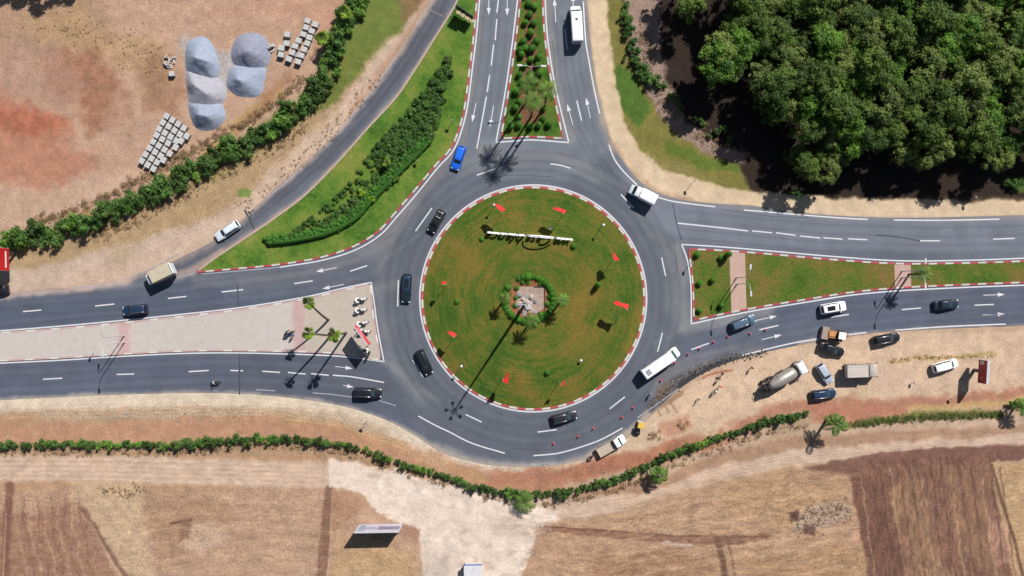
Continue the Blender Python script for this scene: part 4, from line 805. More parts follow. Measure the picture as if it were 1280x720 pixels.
def kerb(name, pts_px, w=2.3, h=0.15, mats=None, seg=1.55, closed=True, z0=0.0, duty=.5):
    """kerb stones as short blocks of alternating paint with narrow joints"""
    P = [W(*p) for p in pts_px]
    if closed: P = P+[P[0]]
    P = resample(P, seg/2)
    if closed: P = P[:-1] if Vector(P[0]).to_2d().__sub__(Vector(P[-1]).to_2d()).length < seg*.25 else P
    N = normals(P, closed); n = len(P); hw = w*S/2; mb = MB()
    for i in range(n if closed else n-1):
        j = (i+1) % n
        a, b, na, nb = Vector(P[i]), Vector(P[j]), N[i], N[j]
        g = (b-a)*0.006
        a = a+g; b = b-g
        q = [a-na*hw, b-nb*hw, b+nb*hw, a+na*hw]; q2 = [a-na*hw*.86, b-nb*hw*.86, b+nb*hw*.86, a+na*hw*.86]
        vs = [(p.x, p.y, z0) for p in q]+[(p.x, p.y, h-.03) for p in q]+[(p.x, p.y, h) for p in q2]
        mi = (i//2) % 2 if duty == .5 else (0 if (i % 6) < 2 else 1)
        mb.add(vs, [[4,5,1,0][::-1],[5,6,2,1][::-1],[6,7,3,2][::-1],[7,4,0,3][::-1],[8,9,5,4][::-1],[9,10,6,5][::-1],[10,11,7,6][::-1],[11,8,4,7][::-1],[8,9,10,11]], mi)
    o = mb.build(name, mats or [kerb_red, kerb_white]); o['kind'] = 'structure'
    return o
def slab(name, pts_px, z, m, z0=0.0):
    P = [W(*p) for p in pts_px]
    mb = MB(); mb.prism(P, z0, z, 0); o = mb.build(name, m); o['kind'] = 'structure'; return o

def circ2(cx, cy, a, b2, n=60): return [(cx+a*math.cos(2*math.pi*i/n)*(1+.05*math.sin(i*2.1)), cy+b2*math.sin(2*math.pi*i/n)*(1+.05*math.sin(i*1.7))) for i in range(n)]
RC = (666.5, 373.0)
def circ(r, n=160): return [(RC[0]+r*math.cos(2*math.pi*i/n), RC[1]+r*math.sin(2*math.pi*i/n)) for i in range(n)]
g_round = grass_mat('roundabout_lawn', alb(84,108,38), alb(138,116,54), alb(46,86,30), .494, True, .11)
g_nw = grass_mat('verge_lawn', alb(102,136,52), alb(140,146,70), alb(68,108,38), .518, False, .14)
g_med = grass_mat('median_lawn', alb(94,116,44), alb(134,114,62), alb(66,102,34), .490, False, .12)
g_n = grass_mat('planted_median_lawn', alb(88,122,44), alb(120,112,50), alb(60,92,34), .54)
def lawn(name, poly, h, g, m, bulge=0.0):
    return sheet(name, poly, h, g, lambda x, y: np.full(x.shape+(3,), 100.0), m, bulge=bulge)
lawn('lawn', circ(138.2), 0.12, 7, g_round, bulge=0.5)
kerb('kerb', circ(138.6), 2.6, .17)
slab('gutter_apron', circ(141.2), 0.062, mat('gutter', alb(170,165,165), .9, 0, .08), 0.0)

ISL_C_SLIP = smooth([(588,-40),(571,2),(560,22),(545,45),(520,85),(495,122),(460,160),(420,205),(380,245),(340,275),(300,302),(270,322),(247,339)], 6)
ISL_C_MAIN = smooth([(247,340),(300,335.5),(350,330.5),(400,322),(440,309),(472,290),(494,266),(520,236),(545,206),(561,189),(570,172),(580,138),(586.5,90),(592,45),(596,0),(600,-40)], 6)
ISL_C = ISL_C_SLIP[:-1]+ISL_C_MAIN
lawn('lawn', offset(ISL_C, 1.2), 0.13, 7, g_nw, .15)
kerb('kerb', ISL_C_MAIN, 2.2, .16, closed=False)
kerb('kerb', ISL_C_SLIP, 2.2, .14, [concrete, kerb_pink], closed=False)

ISL_N = smooth([(654,-40),(650.5,0),(643.5,60),(635,118),(627,168)], 6)+[(628,173)]+smooth([(640,172.5),(665,171),(702,173)], 6)+smooth([(703,171),(691,112),(684,70),(679.5,30),(677,-40)], 6)
lawn('lawn', offset(ISL_N, 1.2), 0.13, 5, g_n)
kerb('kerb', ISL_N, 2.2, .16)
soil = attr_mat('planting_soil', 1.5, .25, .2, bmp=.8)
sheet('planting_bed', smooth([(660,-40),(658,10),(655,60),(650,110),(648,150),(657,156),(674,156),(683,148),(678,110),(673,70),(670,30),(667,-40)], 5, True), 0.135, 5, lambda x, y: paint(x, y, (132,96,72), []), soil)

sheet('planting_bed', circ2(661,374,37,34), .60, 3, lambda x, y: paint(x, y, (150,124,60), []), soil)
ISL_W = smooth([(-90,421),(0,416),(100,408.5),(200,398.5),(300,387),(380,374),(430,362.5),(461,355.5)], 6)+smooth([(463,357),(465,380),(469,410),(475,446)], 6)+smooth([(474,450),(420,441.5),(320,438.5),(240,438.5),(160,442),(80,447),(0,451),(-90,456)], 6)
def brick_mat():
    m, nt, b = nmat('paving')
    tc = nt.nodes.new('ShaderNodeTexCoord'); P = tc.outputs['Object']
    bt = nt.nodes.new('ShaderNodeTexBrick'); bt.inputs['Scale'].default_value = 2.2; nt.links.new(P, bt.inputs['Vector'])
    bt.inputs['Color1'].default_value = (1, 1, 1, 1); bt.inputs['Color2'].default_value = (.93, .93, .93, 1); bt.inputs['Mortar'].default_value = (.8, .8, .8, 1)
    at = nt.nodes.new('ShaderNodeAttribute'); at.attribute_name = 'albedo'
    n = noise(nt, .8, 5, .7, P); r = ramp(nt, n.outputs['Fac'], [(.3, .92), (.7, 1.07)])
    c = mixc(nt, at.outputs['Color'], bt.outputs['Color'], 1, 'MULTIPLY'); c = mixc(nt, c, r.outputs[0], 1, 'MULTIPLY')
    nt.links.new(c, b.inputs['Base Color']); b.inputs['Roughness'].default_value = .9
    return m
paving = brick_mat()
sheet('pavement', offset(ISL_W, 1.0), 0.15, 4, lambda x, y: paint(x, y, (212,203,195), [
  ('P', [(147.5,395),(163,395),(163,450),(147.5,450)], (212,178,174), 1.5, .95, 0), ('P', [(366,360),(382,360),(383,445),(367,445)], (206,172,168), 2, .9, 0),
  ('P', [(383,360),(480,350),(480,455),(383,445)], (201,188,172), 3, .8, 0), ('P', [(200,398),(320,380),(330,440),(200,440)], (208,198,190), 10, .4, 0)]), paving)
kerb('kerb', ISL_W, 2.0, .16, [kerb_pale, kerb_pink], closed=True, duty=.3)

ISL_E = smooth([(861.5,311.5),(900,313),(960,317.5),(1040,324.5),(1120,329.5),(1200,329),(1280,326.5),(1400,322)], 6)+smooth([(1400,348.5),(1280,353),(1200,356),(1120,360),(1060,366),(1000,375.5),(950,383.5),(900,393),(869,400)], 6)+smooth([(867,398),(866.5,370),(865,345),(861,314)], 6)
lawn('lawn', offset(ISL_E, 1.2), 0.13, 5, g_med)
kerb('kerb', ISL_E, 2.2, .16)
cross = [('P', [(-9,-9),(-8,-9),(-8,-8)], (0,0,0), 1, 0, 0)]
sheet('footpath', [(911.5,315),(931,316.5),(933,387),(914,390.2)], 0.142, 4, lambda x, y: paint(x, y, (209,176,160), cross), paving)
sheet('footpath', [(1117.5,331),(1138,331),(1138.5,358),(1118.5,359)], 0.142, 4, lambda x, y: paint(x, y, (209,172,160), cross), paving)

# ================================================================ painted markings
white = mat('road_paint', alb(228,228,232), .6, 0, .16, 3.5)
worn = mat('worn_road_paint', alb(172,172,180), .7, 0, .25, 2.5)
ZL = 0.066
def strip(mb, pts_px, w=1.5, sm=True, mi=0):
    P = smooth(pts_px, 5) if (sm and len(pts_px) > 2) else pts_px
    P = [W(*p) for p in P]; N = normals(P); h = w*S/2
    vs = [];
    for p, n in zip(P, N): vs += [(p[0]-n.x*h, p[1]-n.y*h, ZL), (p[0]+n.x*h, p[1]+n.y*h, ZL)]
    mb.add(vs, [[2*i, 2*i+2, 2*i+3, 2*i+1] for i in range(len(P)-1)], mi)
mb = MB()
for L in [
 [(729,2),(732,50),(736,75),(739.5,95),(744,118),(749.5,142)], [(761,181),(768,199),(780,215),(796,231)], [(820,246),(840,251.5),(868,255.5),(894,258.5)],
 [(930,262.5),(1000,268.5),(1050,272.5),(1085,274.3)], [(1117,275),(1170,275.5),(1215,274.8),(1249,274)],
 [(852,305.5),(900,308.5),(960,313.5),(1040,320.5),(1120,325.8),(1200,325.5),(1280,322.8),(1400,318)],
 [(852,305.5),(859,325),(863,350),(864,375),(864,405)], [(864,405),(900,397),(950,387),(1000,379),(1060,369.5),(1120,363.7),(1200,359.5),(1280,356.5),(1400,352)],
 [(928,444),(960,436),(995,428),(1027,423)], [(1058,418.5),(1083,415.5)], [(1119,412.7),(1180,408.3),(1257,405)],
 [(667,569.5),(700,566),(740,554),(760,545),(778,535)], [(523,520),(545,532),(562,540),(590,554),(631,566.5)],
 [(847,279),(890,283.5),(935,288.7)], [(416,469),(440,471),(480,478)], [(653,-40),(647,0),(639.5,60),(631,118),(620,178)],
 [(620,178),(640,176.7),(665,175),(711,178.3)], [(711,178.3),(695,112),(687.5,70),(683,30),(680,-40)],
 [(464,353),(468,380),(472,410),(480,452)], [(464,353),(430,360),(380,371.5),(300,384.5),(200,395.7),(100,405.5),(0,413.5),(-90,419)],
 [(480,452),(420,445),(320,441.5),(240,441.5),(160,445),(80,450),(0,454),(-90,459)],
 [(603,-40),(599.5,0),(595.5,45),(590,90),(583.5,138),(573,175),(563,193),(547,210),(523,240),(497,270),(475,294),(443,313),(402,325.5),(350,334)], ]:
    strip(mb, L, 1.6)
rr = circ(141.9, 160); rr.append(rr[0]); strip(mb, rr, 1.5, False)
o = mb.build('edge_line', white); o['kind'] = 'structure'
mb = MB()
for L in [[(797,522),(820,506),(848,486)], [(320,487),(344,488.5)], [(391,491),(415,493),(441,496.5)], [(472,500),(495,507)], [(245,341.5),(200,351.5)],
 [(540,0),(520,32)], [(495,72),(482,90),(470,107)], [(468,109),(440,146),(415,175)], [(378,210),(358,228),(335,246)], [(225,316),(190,335),(160,347)], [(136,355),(115,358),(92,360)],
 [(350,334),(300,338.5),(252,342.5)]]: strip(mb, L, 1.2)
o = mb.build('worn_edge_line', worn); o['kind'] = 'structure'
mb = MB()
for a in [(623,0,621,16),(621,24,619,50),(617,56,614,82),(612,94,609,115),(608,121,596,186),(706,36,709,62),(721,126,727,151),(827,322,832,345),(828,416,822,439.5),(781,496,762,511),(696,537,672,540),
 (582,518,602,527.5),(516,450,529,471),(498,350,497,383),(540,260,519.5,289),(619,211,596,219),(776,243,792,260),(459,332,438,339),(391,351,368,354.5),(304,362,277,365),(233,370.5,210,373),(143,380,119,382.5),(52,387.5,29,389.5),(-30,396,-55,398),
 (54,474,78,472.7),(146,468,168,467.5),(236,464.5,261,463),(288,463,304,463.5),(328,464,350,465.5),(360,465.5,382,467.5),(389,467,411,469),(886,437,864,429) if False else (886,429,864,437),
 (949,412.3,973,406.7),(1037,396.7,1061,393),(1127,387,1151,385),(1218,381.5,1242,380.5),(940,288.7,965,291),(970,291,994,294),(1000,295,1025,297.5),(1029,297.2,1053,299),(1060,298.5,1084,299.7),(1150,301,1175,301),(1241,299,1268,298)]:
    strip(mb, [(a[0], a[1]), (a[2], a[3])], 1.5)
strip(mb, [(688,205),(700,206.5),(713,210.3)], 1.5)
o = mb.build('lane_line', white); o['kind'] = 'structure'
def arrow(mb, tail, tip, hw=2.6, hl=9.0):
    t = Vector(tip); a = Vector(tail); d = (t-a).normalized(); n = Vector((-d.y, d.x)); L = (t-a).length; hl = min(hl, L*.5)
    b = t-d*(hl if L > 15 else L*.6)
    q = [a-n*.45, b-n*.45, b-n*hw+d*0, t, b+n*hw, b+n*.45, a+n*.45]
    P = [W(p.x, p.y) for p in q]
    vs = [(p[0], p[1], ZL) for p in P]
    f1 = [0, 1, 5, 6]; f2 = [2, 3, 4]
    for f in (f1, f2):
        ar = area([P[i] for i in f]); mb.add([vs[i] for i in f], [list(range(len(f))) if ar > 0 else list(range(len(f)))[::-1]])
mb = MB()
for t, p in [((611,-8),(611,19)),((634,-8),(634,20)),((595,129),(590,153)),((617,132),(612.5,159)),((694.7,28),(693,-2)),((717,18),(716,-8)),((716,156),(709,130)),((738,148),(732.5,122)),
 ((421,334.5),(395,339.7)),((430,355.5),(403,361)),((419,458),(441,460.7)),((429,481.5),(442,484)),((945,400.5),(971,395)),((952,424.5),(977,418.5)),((1229,369),(1256,368)),((1228,393.7),(1256,392.5))]:
    arrow(mb, t, p)
o = mb.build('arrow_marking', white); o['kind'] = 'structure'
mb = MB()
strip(mb, [(306,262),(311,272),(318,286)], 2.2, True); strip(mb, [(302,281),(304,287)], 1.6); strip(mb, [(310,264),(314,268),(313,274)], 1.6); strip(mb, [(297,355),(298,383)], 1.6); strip(mb, [(299.5,442),(299.5,493)], 2.0)
strip(mb, [(311,267),(318,262)], 1.5); strip(mb, [(841,255),(846,280),(852,300)], 1.2); strip(mb, [(534,11),(555,21)], 1.0, mi=1)
strip(mb, [(1095,294),(1120,296),(1150,301)], 1.4)
for q_ in ([(505,395),(512,420),(508,440),(520,462)],[(600,225),(640,219),(690,221)],[(842,300),(846,330),(843,350)],[(640,560),(690,562),(730,553)],[(480,300),(500,285),(512,262)],[(60,402),(110,396),(170,392)],[(740,180),(756,205),(775,228)],[(1180,396),(1230,393),(1280,394)],[(905,262),(960,270),(1010,272)],[(688,130),(694,90),(690,50)]): strip(mb, q_, .55)
o = mb.build('tar_seam', [mat('tar', alb(72,76,86), .8, 0, .2, 2.0), mat('pale_joint', alb(150,145,148), .9)]); o['kind'] = 'structure'
# ================================================================ vegetation
def leaf_mat(name, col, col2, hue=0.0, transl=0.25):
    m, nt, b = nmat(name)
    at = nt.nodes.new('ShaderNodeAttribute'); at.attribute_name = 'tint'
    oi = nt.nodes.new('ShaderNodeObjectInfo')
    f = mth(nt, 'ADD', mth(nt, 'MULTIPLY', at.outputs['Fac'], 0.65), mth(nt, 'MULTIPLY', oi.outputs['Random'], 0.35))
    r = ramp(nt, f, [(0.15, col), (0.85, col2)])
    nt.links.new(r.outputs[0], b.inputs['Base Color']); b.inputs['Roughness'].default_value = 0.62
    b.inputs['Specular IOR Level'].default_value = 0.25
    tr = nt.nodes.new('ShaderNodeBsdfTranslucent'); nt.links.new(r.outputs[0], tr.inputs['Color'])
    mx = nt.nodes.new('ShaderNodeMixShader'); mx.inputs[0].default_value = transl
    nt.links.new(b.outputs[0], mx.inputs[1]); nt.links.new(tr.outputs[0], mx.inputs[2])
    nt.links.new(mx.outputs[0], nt.nodes['Material Output'].inputs['Surface'])
    return m
def foliage_mesh(name, clumps, per, size, seed, m, core=0.62, flat=0.0, up=0.35):
    rs = np.random.RandomState(seed); V = []; F = []; T = []; nv = 0
    for (c, r, tint) in clumps:
        n = max(8, int(per*r*r))
        d = rs.normal(size=(n, 3)); d /= np.linalg.norm(d, axis=1)[:, None]
        d[:, 2] = np.where(d[:, 2] < -0.35, -d[:, 2], d[:, 2])
        rad = r*rs.uniform(0.72, 1.08, n)[:, None]
        p = np.array(c)+d*rad*np.array([1, 1, 1-flat])
        nn = d+rs.normal(size=(n, 3))*0.45+np.array([0, 0, up]); nn /= np.linalg.norm(nn, axis=1)[:, None]
        a = np.cross(nn, rs.normal(size=(n, 3))); a /= np.linalg.norm(a, axis=1)[:, None]; b = np.cross(nn, a)
        s = size*rs.uniform(0.6, 1.3, n)[:, None]
        q = np.stack([p-a*s, p-b*s*.62, p+a*s, p+b*s*.62], 1).reshape(-1, 3)
        V.append(q); F.append(np.arange(4*n).reshape(n, 4)+nv); nv += 4*n
        T.append(np.repeat(np.clip(tint+rs.uniform(-.18, .18, n), 0, 1), 4))
        if core:
            nu, nvv = 8, 5; vs = []
            for i in range(nvv+1):
                for k in range(nu):
                    t = math.pi*i/nvv; ph = 2*math.pi*k/nu
                    vs.append((c[0]+core*r*math.sin(t)*math.cos(ph), c[1]+core*r*math.sin(t)*math.sin(ph), c[2]+core*r*math.cos(t)*(1-flat)))
            fs = [[i*nu+k, (i+1)*nu+k, (i+1)*nu+(k+1) % nu, i*nu+(k+1) % nu] for i in range(nvv) for k in range(nu)]
            V.append(np.array(vs)); F.append(np.array(fs)+nv); nv += len(vs); T.append(np.full(len(vs), tint*.6))  # core tint lowered: shade inside the clump put into its colour
    V = np.concatenate(V); F = np.concatenate(F); T = np.concatenate(T)
    me = bpy.data.meshes.new(name)
    me.vertices.add(len(V)); me.vertices.foreach_set('co', V.astype(np.float32).ravel())
    me.loops.add(F.size); me.loops.foreach_set('vertex_index', F.ravel().astype(np.int32))
    me.polygons.add(len(F)); me.polygons.foreach_set('loop_start', np.arange(0, F.size, 4, dtype=np.int32))
    me.polygons.foreach_set('loop_total', np.full(len(F), 4, np.int32)); me.update(calc_edges=True)
    at = me.attributes.new('tint', 'FLOAT', 'POINT'); at.data.foreach_set('value', T.astype(np.float32))
    me.materials.append(m)
    return me
def link(name, me, parent=None, loc=None, rz=0, sc=None):
    o = bpy.data.objects.new(name, me); C.objects.link(o)
    if parent: o.parent = parent
    if loc: o.location = loc
    o.rotation_euler = (0, 0, rz)
    if sc: o.scale = sc if isinstance(sc, (tuple, list)) else (sc, sc, sc)
    return o
bark = mat('bark', (0.11, 0.085, 0.062), .9, 0, .3, 4.0, bmp=.5)
LM_F = [leaf_mat('broad_leaf_dark', (0.030, 0.062, 0.012), (0.150, 0.235, 0.036)),
        leaf_mat('broad_leaf_green', (0.026, 0.072, 0.010), (0.150, 0.300, 0.032)),
        leaf_mat('broad_leaf_olive', (0.04, 0.066, 0.018), (0.205, 0.265, 0.060))]
rng = random.Random(11)
def tree_proto(seed, m, h=11.0, cr=3.1):
    r = random.Random(seed); cl = []
    # a scatter of leaf clumps over a dome, with smaller ones budding off the larger
    for i in range(16):
        a = r.uniform(0, 6.28); q = cr*math.sqrt(r.uniform(0.0, 1.0))*0.78
        z = h*0.62+(h*0.34)*math.sqrt(max(0, 1-(q/cr)**2))*r.uniform(0.55, 1.0)
        cr1 = r.uniform(.75, 1.25); t = r.uniform(.15, .85)
        cl.append(((q*math.cos(a), q*math.sin(a), z), cr1, t))
        for j in range(r.randint(1, 3)):
            b = r.uniform(0, 6.28); e = cr1*r.uniform(.8, 1.25)
            cl.append(((q*math.cos(a)+e*math.cos(b), q*math.sin(a)+e*math.sin(b), z-r.uniform(-.3, .9)), r.uniform(.38, .62), min(1, max(0, t+r.uniform(-.3, .3)))))
    for i in range(7):
        a = r.uniform(0, 6.28); q = cr*r.uniform(.55, .95)
        cl.append(((q*math.cos(a), q*math.sin(a), h*r.uniform(.42, .62)), r.uniform(.6, .9), r.uniform(.1, .6)))
    cm = foliage_mesh('crown', cl, 85, 0.17, seed, m)
    mb = MB(); mb.tube([(0, 0, -.2), (.1, .05, h*.3), (0, .1, h*.6), (.05, 0, h*.85)], [.24, .18, .12, .05], 8)
    for i in range(7):
        a = i*.9+r.uniform(-.3, .3); q = cr*.7
        mb.tube([(0, 0, h*(.3+.05*i)), (q*.5*math.cos(a), q*.5*math.sin(a), h*(.45+.04*i)), (q*math.cos(a), q*math.sin(a), h*(.6+.03*i))], [.09, .06, .02], 5)
    me = bpy.data.meshes.new('trunk'); me.from_pydata(mb.v, [], mb.f); me.materials.append(bark)
    return cm, me
protos = [tree_proto(100+i, LM_F[[1, 0, 2, 0, 1, 2, 0][i]], [11, 12, 10.5, 12.5, 11, 11.5, 12][i], [3.2, 3.0, 3.3, 3.1, 2.8, 3.2, 2.9][i]) for i in range(7)]
def in_poly(x, y, P):
    c = False
    for i in range(len(P)):
        ax_, ay_ = P[i]; bx, by = P[(i+1) % len(P)]
        if (ay_ > y) != (by > y) and x < (bx-ax_)*(y-ay_)/(by-ay_)+ax_: c = not c
    return c
CANOPY = [(850,-50),(862,-20),(905,-12),(918,8),(898,45),(885,62),(888,92),(925,112),(935,70),(950,85),(945,130),(965,142),(1000,165),(985,205),(1005,222),(1040,222),(1066,205),(1085,180),(1130,195),(1145,212),(1180,212),(1205,190),(1240,205),(1262,206),(1290,180),(1370,190),(1370,-60)]
tp = []
tries = 0
while tries < 9000:
    tries += 1
    x = rng.uniform(845, 1350); y = rng.uniform(-55, 222)
    if not in_poly(x, y, CANOPY): continue
    if sdist(np.array([x]), np.array([y]), CANOPY)[0] < 7: continue
    if all((x-a)**2+(y-b)**2 > 22.5**2 for a, b in tp): tp.append((x, y))
tp += [(906, 72), (866, 2), (1006, 205)]
for i, (x, y) in enumerate(tp):
    k = rng.randrange(7); s = rng.uniform(.78, 1.12)*(.72 if y > 190 else 1.0)
    if (x, y) == (906, 72): k, s = 0, 1.25
    hh = 9.5*s; g = G(x, y, hh)
    root = empty('broadleaf_tree', g, rng.uniform(0, 6.28), 'dense broadleaf tree standing in the dark green wood at the upper right', 'tree', 'trees of the wood')
    root.scale = (s*1.0, s*1.0, s*rng.uniform(.84, .98))
    link('crown', protos[k][0], root); link('trunk', protos[k][1], root)
for j, (x, y) in enumerate([(50,-44),(76,-36),(104,-46),(22,-36)]):
    root = empty('broadleaf_tree', W(x, y), j*1.3, 'tree just beyond the top left corner that throws its shadow on the bare yard', 'tree', 'trees beyond the top left corner')
    s = [.8,.78,.85,.6][j]; root.scale = (s,)*3
    link('crown', protos[j][0], root); link('trunk', protos[j][1], root)

# shrubs
SM = {'bush': leaf_mat('shrub_leaf', (0.028, 0.070, 0.014), (0.115, 0.235, 0.045)),
      'dull': leaf_mat('hedge_leaf', (0.030, 0.064, 0.014), (0.115, 0.200, 0.042)),
      'ball': leaf_mat('clipped_leaf', (0.030, 0.100, 0.012), (0.090, 0.270, 0.024)),
      'fresh': leaf_mat('fresh_shrub_leaf', (0.05, 0.12, 0.016), (0.18, 0.33, 0.05)),
      'lime': leaf_mat('lime_leaf', (0.13, 0.25, 0.010), (0.24, 0.40, 0.020)),
      'reed': leaf_mat('weed_leaf', (0.07, 0.10, 0.02), (0.14, 0.19, 0.05)),
      'dry': leaf_mat('dry_brush', (0.17, 0.115, 0.06), (0.42, 0.30, 0.16))}
def bush_mesh(seed, m, r=1.0, n=7, size=.11, per=150):
    q = random.Random(seed); cl = [((0, 0, r*.55), r*.72, .4)]
    for i in range(n):
        a = q.uniform(0, 6.28); d = r*q.uniform(.3, .78)
        cl.append(((d*math.cos(a), d*math.sin(a), r*q.uniform(.35, 1.1)), r*q.uniform(.28, .48), q.uniform(.1, .95)))
    return foliage_mesh('foliage', cl, per, size, seed, m)
BM = {k: [bush_mesh(300+i*7+len(k), SM[k]) for i in range(4)] for k in ('bush', 'dull', 'reed', 'dry', 'lime', 'fresh')}
BM['ball'] = [foliage_mesh('foliage', [((0, 0, .85), 1.0, .62)], 420, .09, 900+i, SM['ball'], .88) for i in range(3)]
def bush(kind, g, r, label, group, cat='shrub', name='shrub', hz=None):
    o = link(name, BM[kind][rng.randrange(len(BM[kind]))], None, (g[0], g[1], 0.1), rng.uniform(0, 6.28), (r, r*rng.uniform(.88, 1.12), hz or r*rng.uniform(.85, 1.15)))
    return tag(o, label, cat, group)
def hedge_line(path, width, step, rmin, rmax, kind, label, group, skip=None, alt=None, zf=1.0):
    P = resample(smooth(path, 4), step)
    for p in P:
        if skip and skip(p): continue
        x = p[0]+rng.uniform(-1, 1)*width; y = p[1]+rng.uniform(-1, 1)*width; r = rng.uniform(rmin, rmax)
        kd = (alt if rng.random() < .6 else 'fresh') if (alt and rng.random() < .4) else kind; r *= rng.choice([1, 1, 1, .78, 1.12])
        bush(kd, G(x, y, r), r, label, group, hz=r*zf*rng.uniform(.85, 1.2))
NWH = [(-14,304),(10,303),(60,291),(100,280),(150,261),(200,236),(240,213),(290,186),(330,166),(370,138),(396,112),(415,78),(424,48),(440,18),(452,-14)]
hedge_line([(x-5, y-4) for x, y in NWH], 4, 11, 1.5, 2.1, 'bush', 'lush green shrub in the tall planting strip between the yard and the slip road', 'shrubs along the yard', zf=1.0, alt='dull')
hedge_line([(x+4, y+5) for x, y in NWH], 4, 13, 1.2, 1.8, 'bush', 'lush green shrub in the tall planting strip between the yard and the slip road', 'shrubs along the yard', alt='dull', zf=.9)
SH = [(-16,556),(60,556),(140,556),(200,557),(260,553),(320,549),(380,550),(420,555),(450,561),(480,572),(520,585),(560,598),(600,609),(640,618),(680,619),(720,612),(765,602),(820,578),(860,561),(900,548),(940,534),(980,524),(1012,519)]
hedge_line(SH, 1.6, 8.6, .85, 1.2, 'dull', 'low green shrub in the long field-side hedge south of the roundabout', 'shrubs of the long south hedge', alt='bush')
hedge_line([(1266,505),(1290,503)], 3, 8, .7, 1.0, 'bush', 'low green shrub at the right edge beside a palm', 'shrubs at the right edge')
# planted bed on the large grass island
BED = [(342,304),(372,286),(400,263),(428,240),(452,210),(475,176),(500,150),(530,116),(550,86),(564,66),(562,95),(553,130),(548,158),(538,178),(505,212),(472,246),(440,278),(410,292),(370,301)]
sheet('planting_bed', smooth(BED, 5, True), 0.155, 4, lambda x, y: paint(x, y, (58,84,36), [('P', [(378,292),(400,262),(430,240),(455,206),(470,212),(462,232),(440,250),(400,280)], (160,124,88), 8, .9, 5)]), soil)
cnt = 0; bp = []
for _ in range(6000):
    x = rng.uniform(340, 566); y = rng.uniform(64, 305)
    if not in_poly(x, y, BED): continue
    sparse = in_poly(x, y, [(385,290),(400,262),(430,240),(455,206),(476,212),(468,232),(440,252),(410,280)])
    if any((x-a)**2+(y-b)**2 < (11 if sparse else 11.5)**2 for a, b in bp): continue
    if sparse and rng.random() < .35: continue
    bp.append((x, y)); r = rng.uniform(.4, .7) if sparse else rng.uniform(.8, 1.15)
    kd = 'dull' if rng.random() < (.6 if y < 190 or sparse else .2) else 'bush'
    if (x-457)**2+(y-252)**2 < 150: kd = 'lime'; r = .95
    if kd == 'lime': bush(kd, G(x, y, r), r, 'bright yellow-green shrub among darker ones in the island bed', 'yellow-green shrubs of the island bed')
    else: bush(kd, G(x, y, r), r, 'small green shrub in the long planted bed of the grass island', 'shrubs of the island bed', hz=r*.8)
gc = []
for _ in range(5200):
    x = rng.uniform(340, 566); y = rng.uniform(64, 305)
    if not in_poly(x, y, BED): continue
    if in_poly(x, y, [(378,292),(400,262),(430,240),(455,206),(470,212),(462,232),(440,250),(400,280)]) and rng.random() < .8: continue
    g = W(x, y); gc.append(((g[0], g[1], .4), rng.uniform(.35, .65), rng.uniform(.0, .9)))
tag(link('ground_cover', foliage_mesh('ground_cover', gc, 130, .1, 71, SM['bush'], .7)), 'dense low green ground cover filling the long planted bed of the grass island', 'ground cover', kind='stuff')
mbc = MB(); clp = smooth([(340,306),(372,302.5),(410,294),(438,281),(452,270),(470,249.5),(505,214),(540,179)], 4)
cl = []
for p in resample(clp, 2.6):
    g = W(p[0]-1.5, p[1]-2); cl.append(((g[0], g[1], .72), .52, .3))
    for k_ in range(1, 3): cl.append(((g[0]-.42*k_+rng.uniform(-.2, .2), g[1]+.42*k_+rng.uniform(-.2, .2), rng.uniform(.5, .75)), rng.uniform(.4, .62), rng.uniform(.1, .8)))
o = link('clipped_hedge', foliage_mesh('clipped_hedge', cl, 220, .09, 77, SM['ball'], .95)); tag(o, 'long clipped green hedge edging the lower side of the island bed', 'hedge')
# north-east scrub along the wood
for (x, y, r) in [(784,6,.9),(781,15,1.1),(786,24,1.2),(790,34,1.1),(784,42,1.2),(792,50,1.1),(788,58,1.0),(796,64,1.1),(794,74,1.2),(801,82,1.3),(798,92,1.0),(808,88,1.2),(812,96,1.4),(820,100,1.2),(805,98,.9),(823,107,.9),(830,106,.8),(838,120,.9),(846,122,.7),(852,134,.9),(845,128,.6),(868,148,.7),(880,154,.8),(896,164,1.0),(902,160,.8),(875,150,.7),(886,170,.6),(912,172,.8),(777,28,.5),(780,75,.5)]:
    bush('bush' if y < 110 else 'dull', G(x, y, r), r, 'green scrub shrub on the dry strip beside the wood', 'scrub along the wood')
for (x, y, r) in [(994,240,1.0),(1000,243,.8),(1262,228,1.2),(1272,232,1.1),(1276,226,1.2)]:
    bush('bush', G(x, y, r), r, 'green shrub on the sandy verge below the wood', 'shrubs on the sandy verge')
# dry grass and brushwood along the hedges
gc = []
def scatter(path, w, n, r0, r1):
    P = resample(smooth(path, 4), 2.0)
    for _ in range(n):
        p = P[rng.randrange(len(P))]; x = p[0]+rng.gauss(0, w); y = p[1]+rng.gauss(0, w); g = W(x, y)
        gc.append(((g[0], g[1], .08), rng.uniform(r0, r1), rng.uniform(0, 1)))
scatter([(x-19, y-14) for x, y in NWH[2:-4]], 3.5, 420, .2, .6)
scatter([(x+14, y+16) for x, y in NWH[3:-5]], 5, 320, .15, .4)
scatter([(x, y+10) for x, y in SH[:12]], 2.0, 260, .15, .4); scatter([(x+4, y+11) for x, y in SH[12:]], 2.2, 260, .15, .45)
scatter([(1062,529),(1150,520),(1250,517)], 2.5, 120, .15, .3)
scatter([(300,256),(330,240),(360,215),(430,150),(470,95)], 5, 120, .12, .3)
scatter([(1112,452),(1150,446),(1240,446)], 1.6, 60, .08, .2); scatter([(850,530),(856,534)], 3, 20, .2, .4); scatter([(812,547),(822,542)], 3, 20, .2, .4)
scatter([(800,40),(815,90),(840,140),(880,172),(925,195)], 6, 260, .12, .4); scatter([(60,30),(120,45),(200,80)], 14, 120, .08, .2)
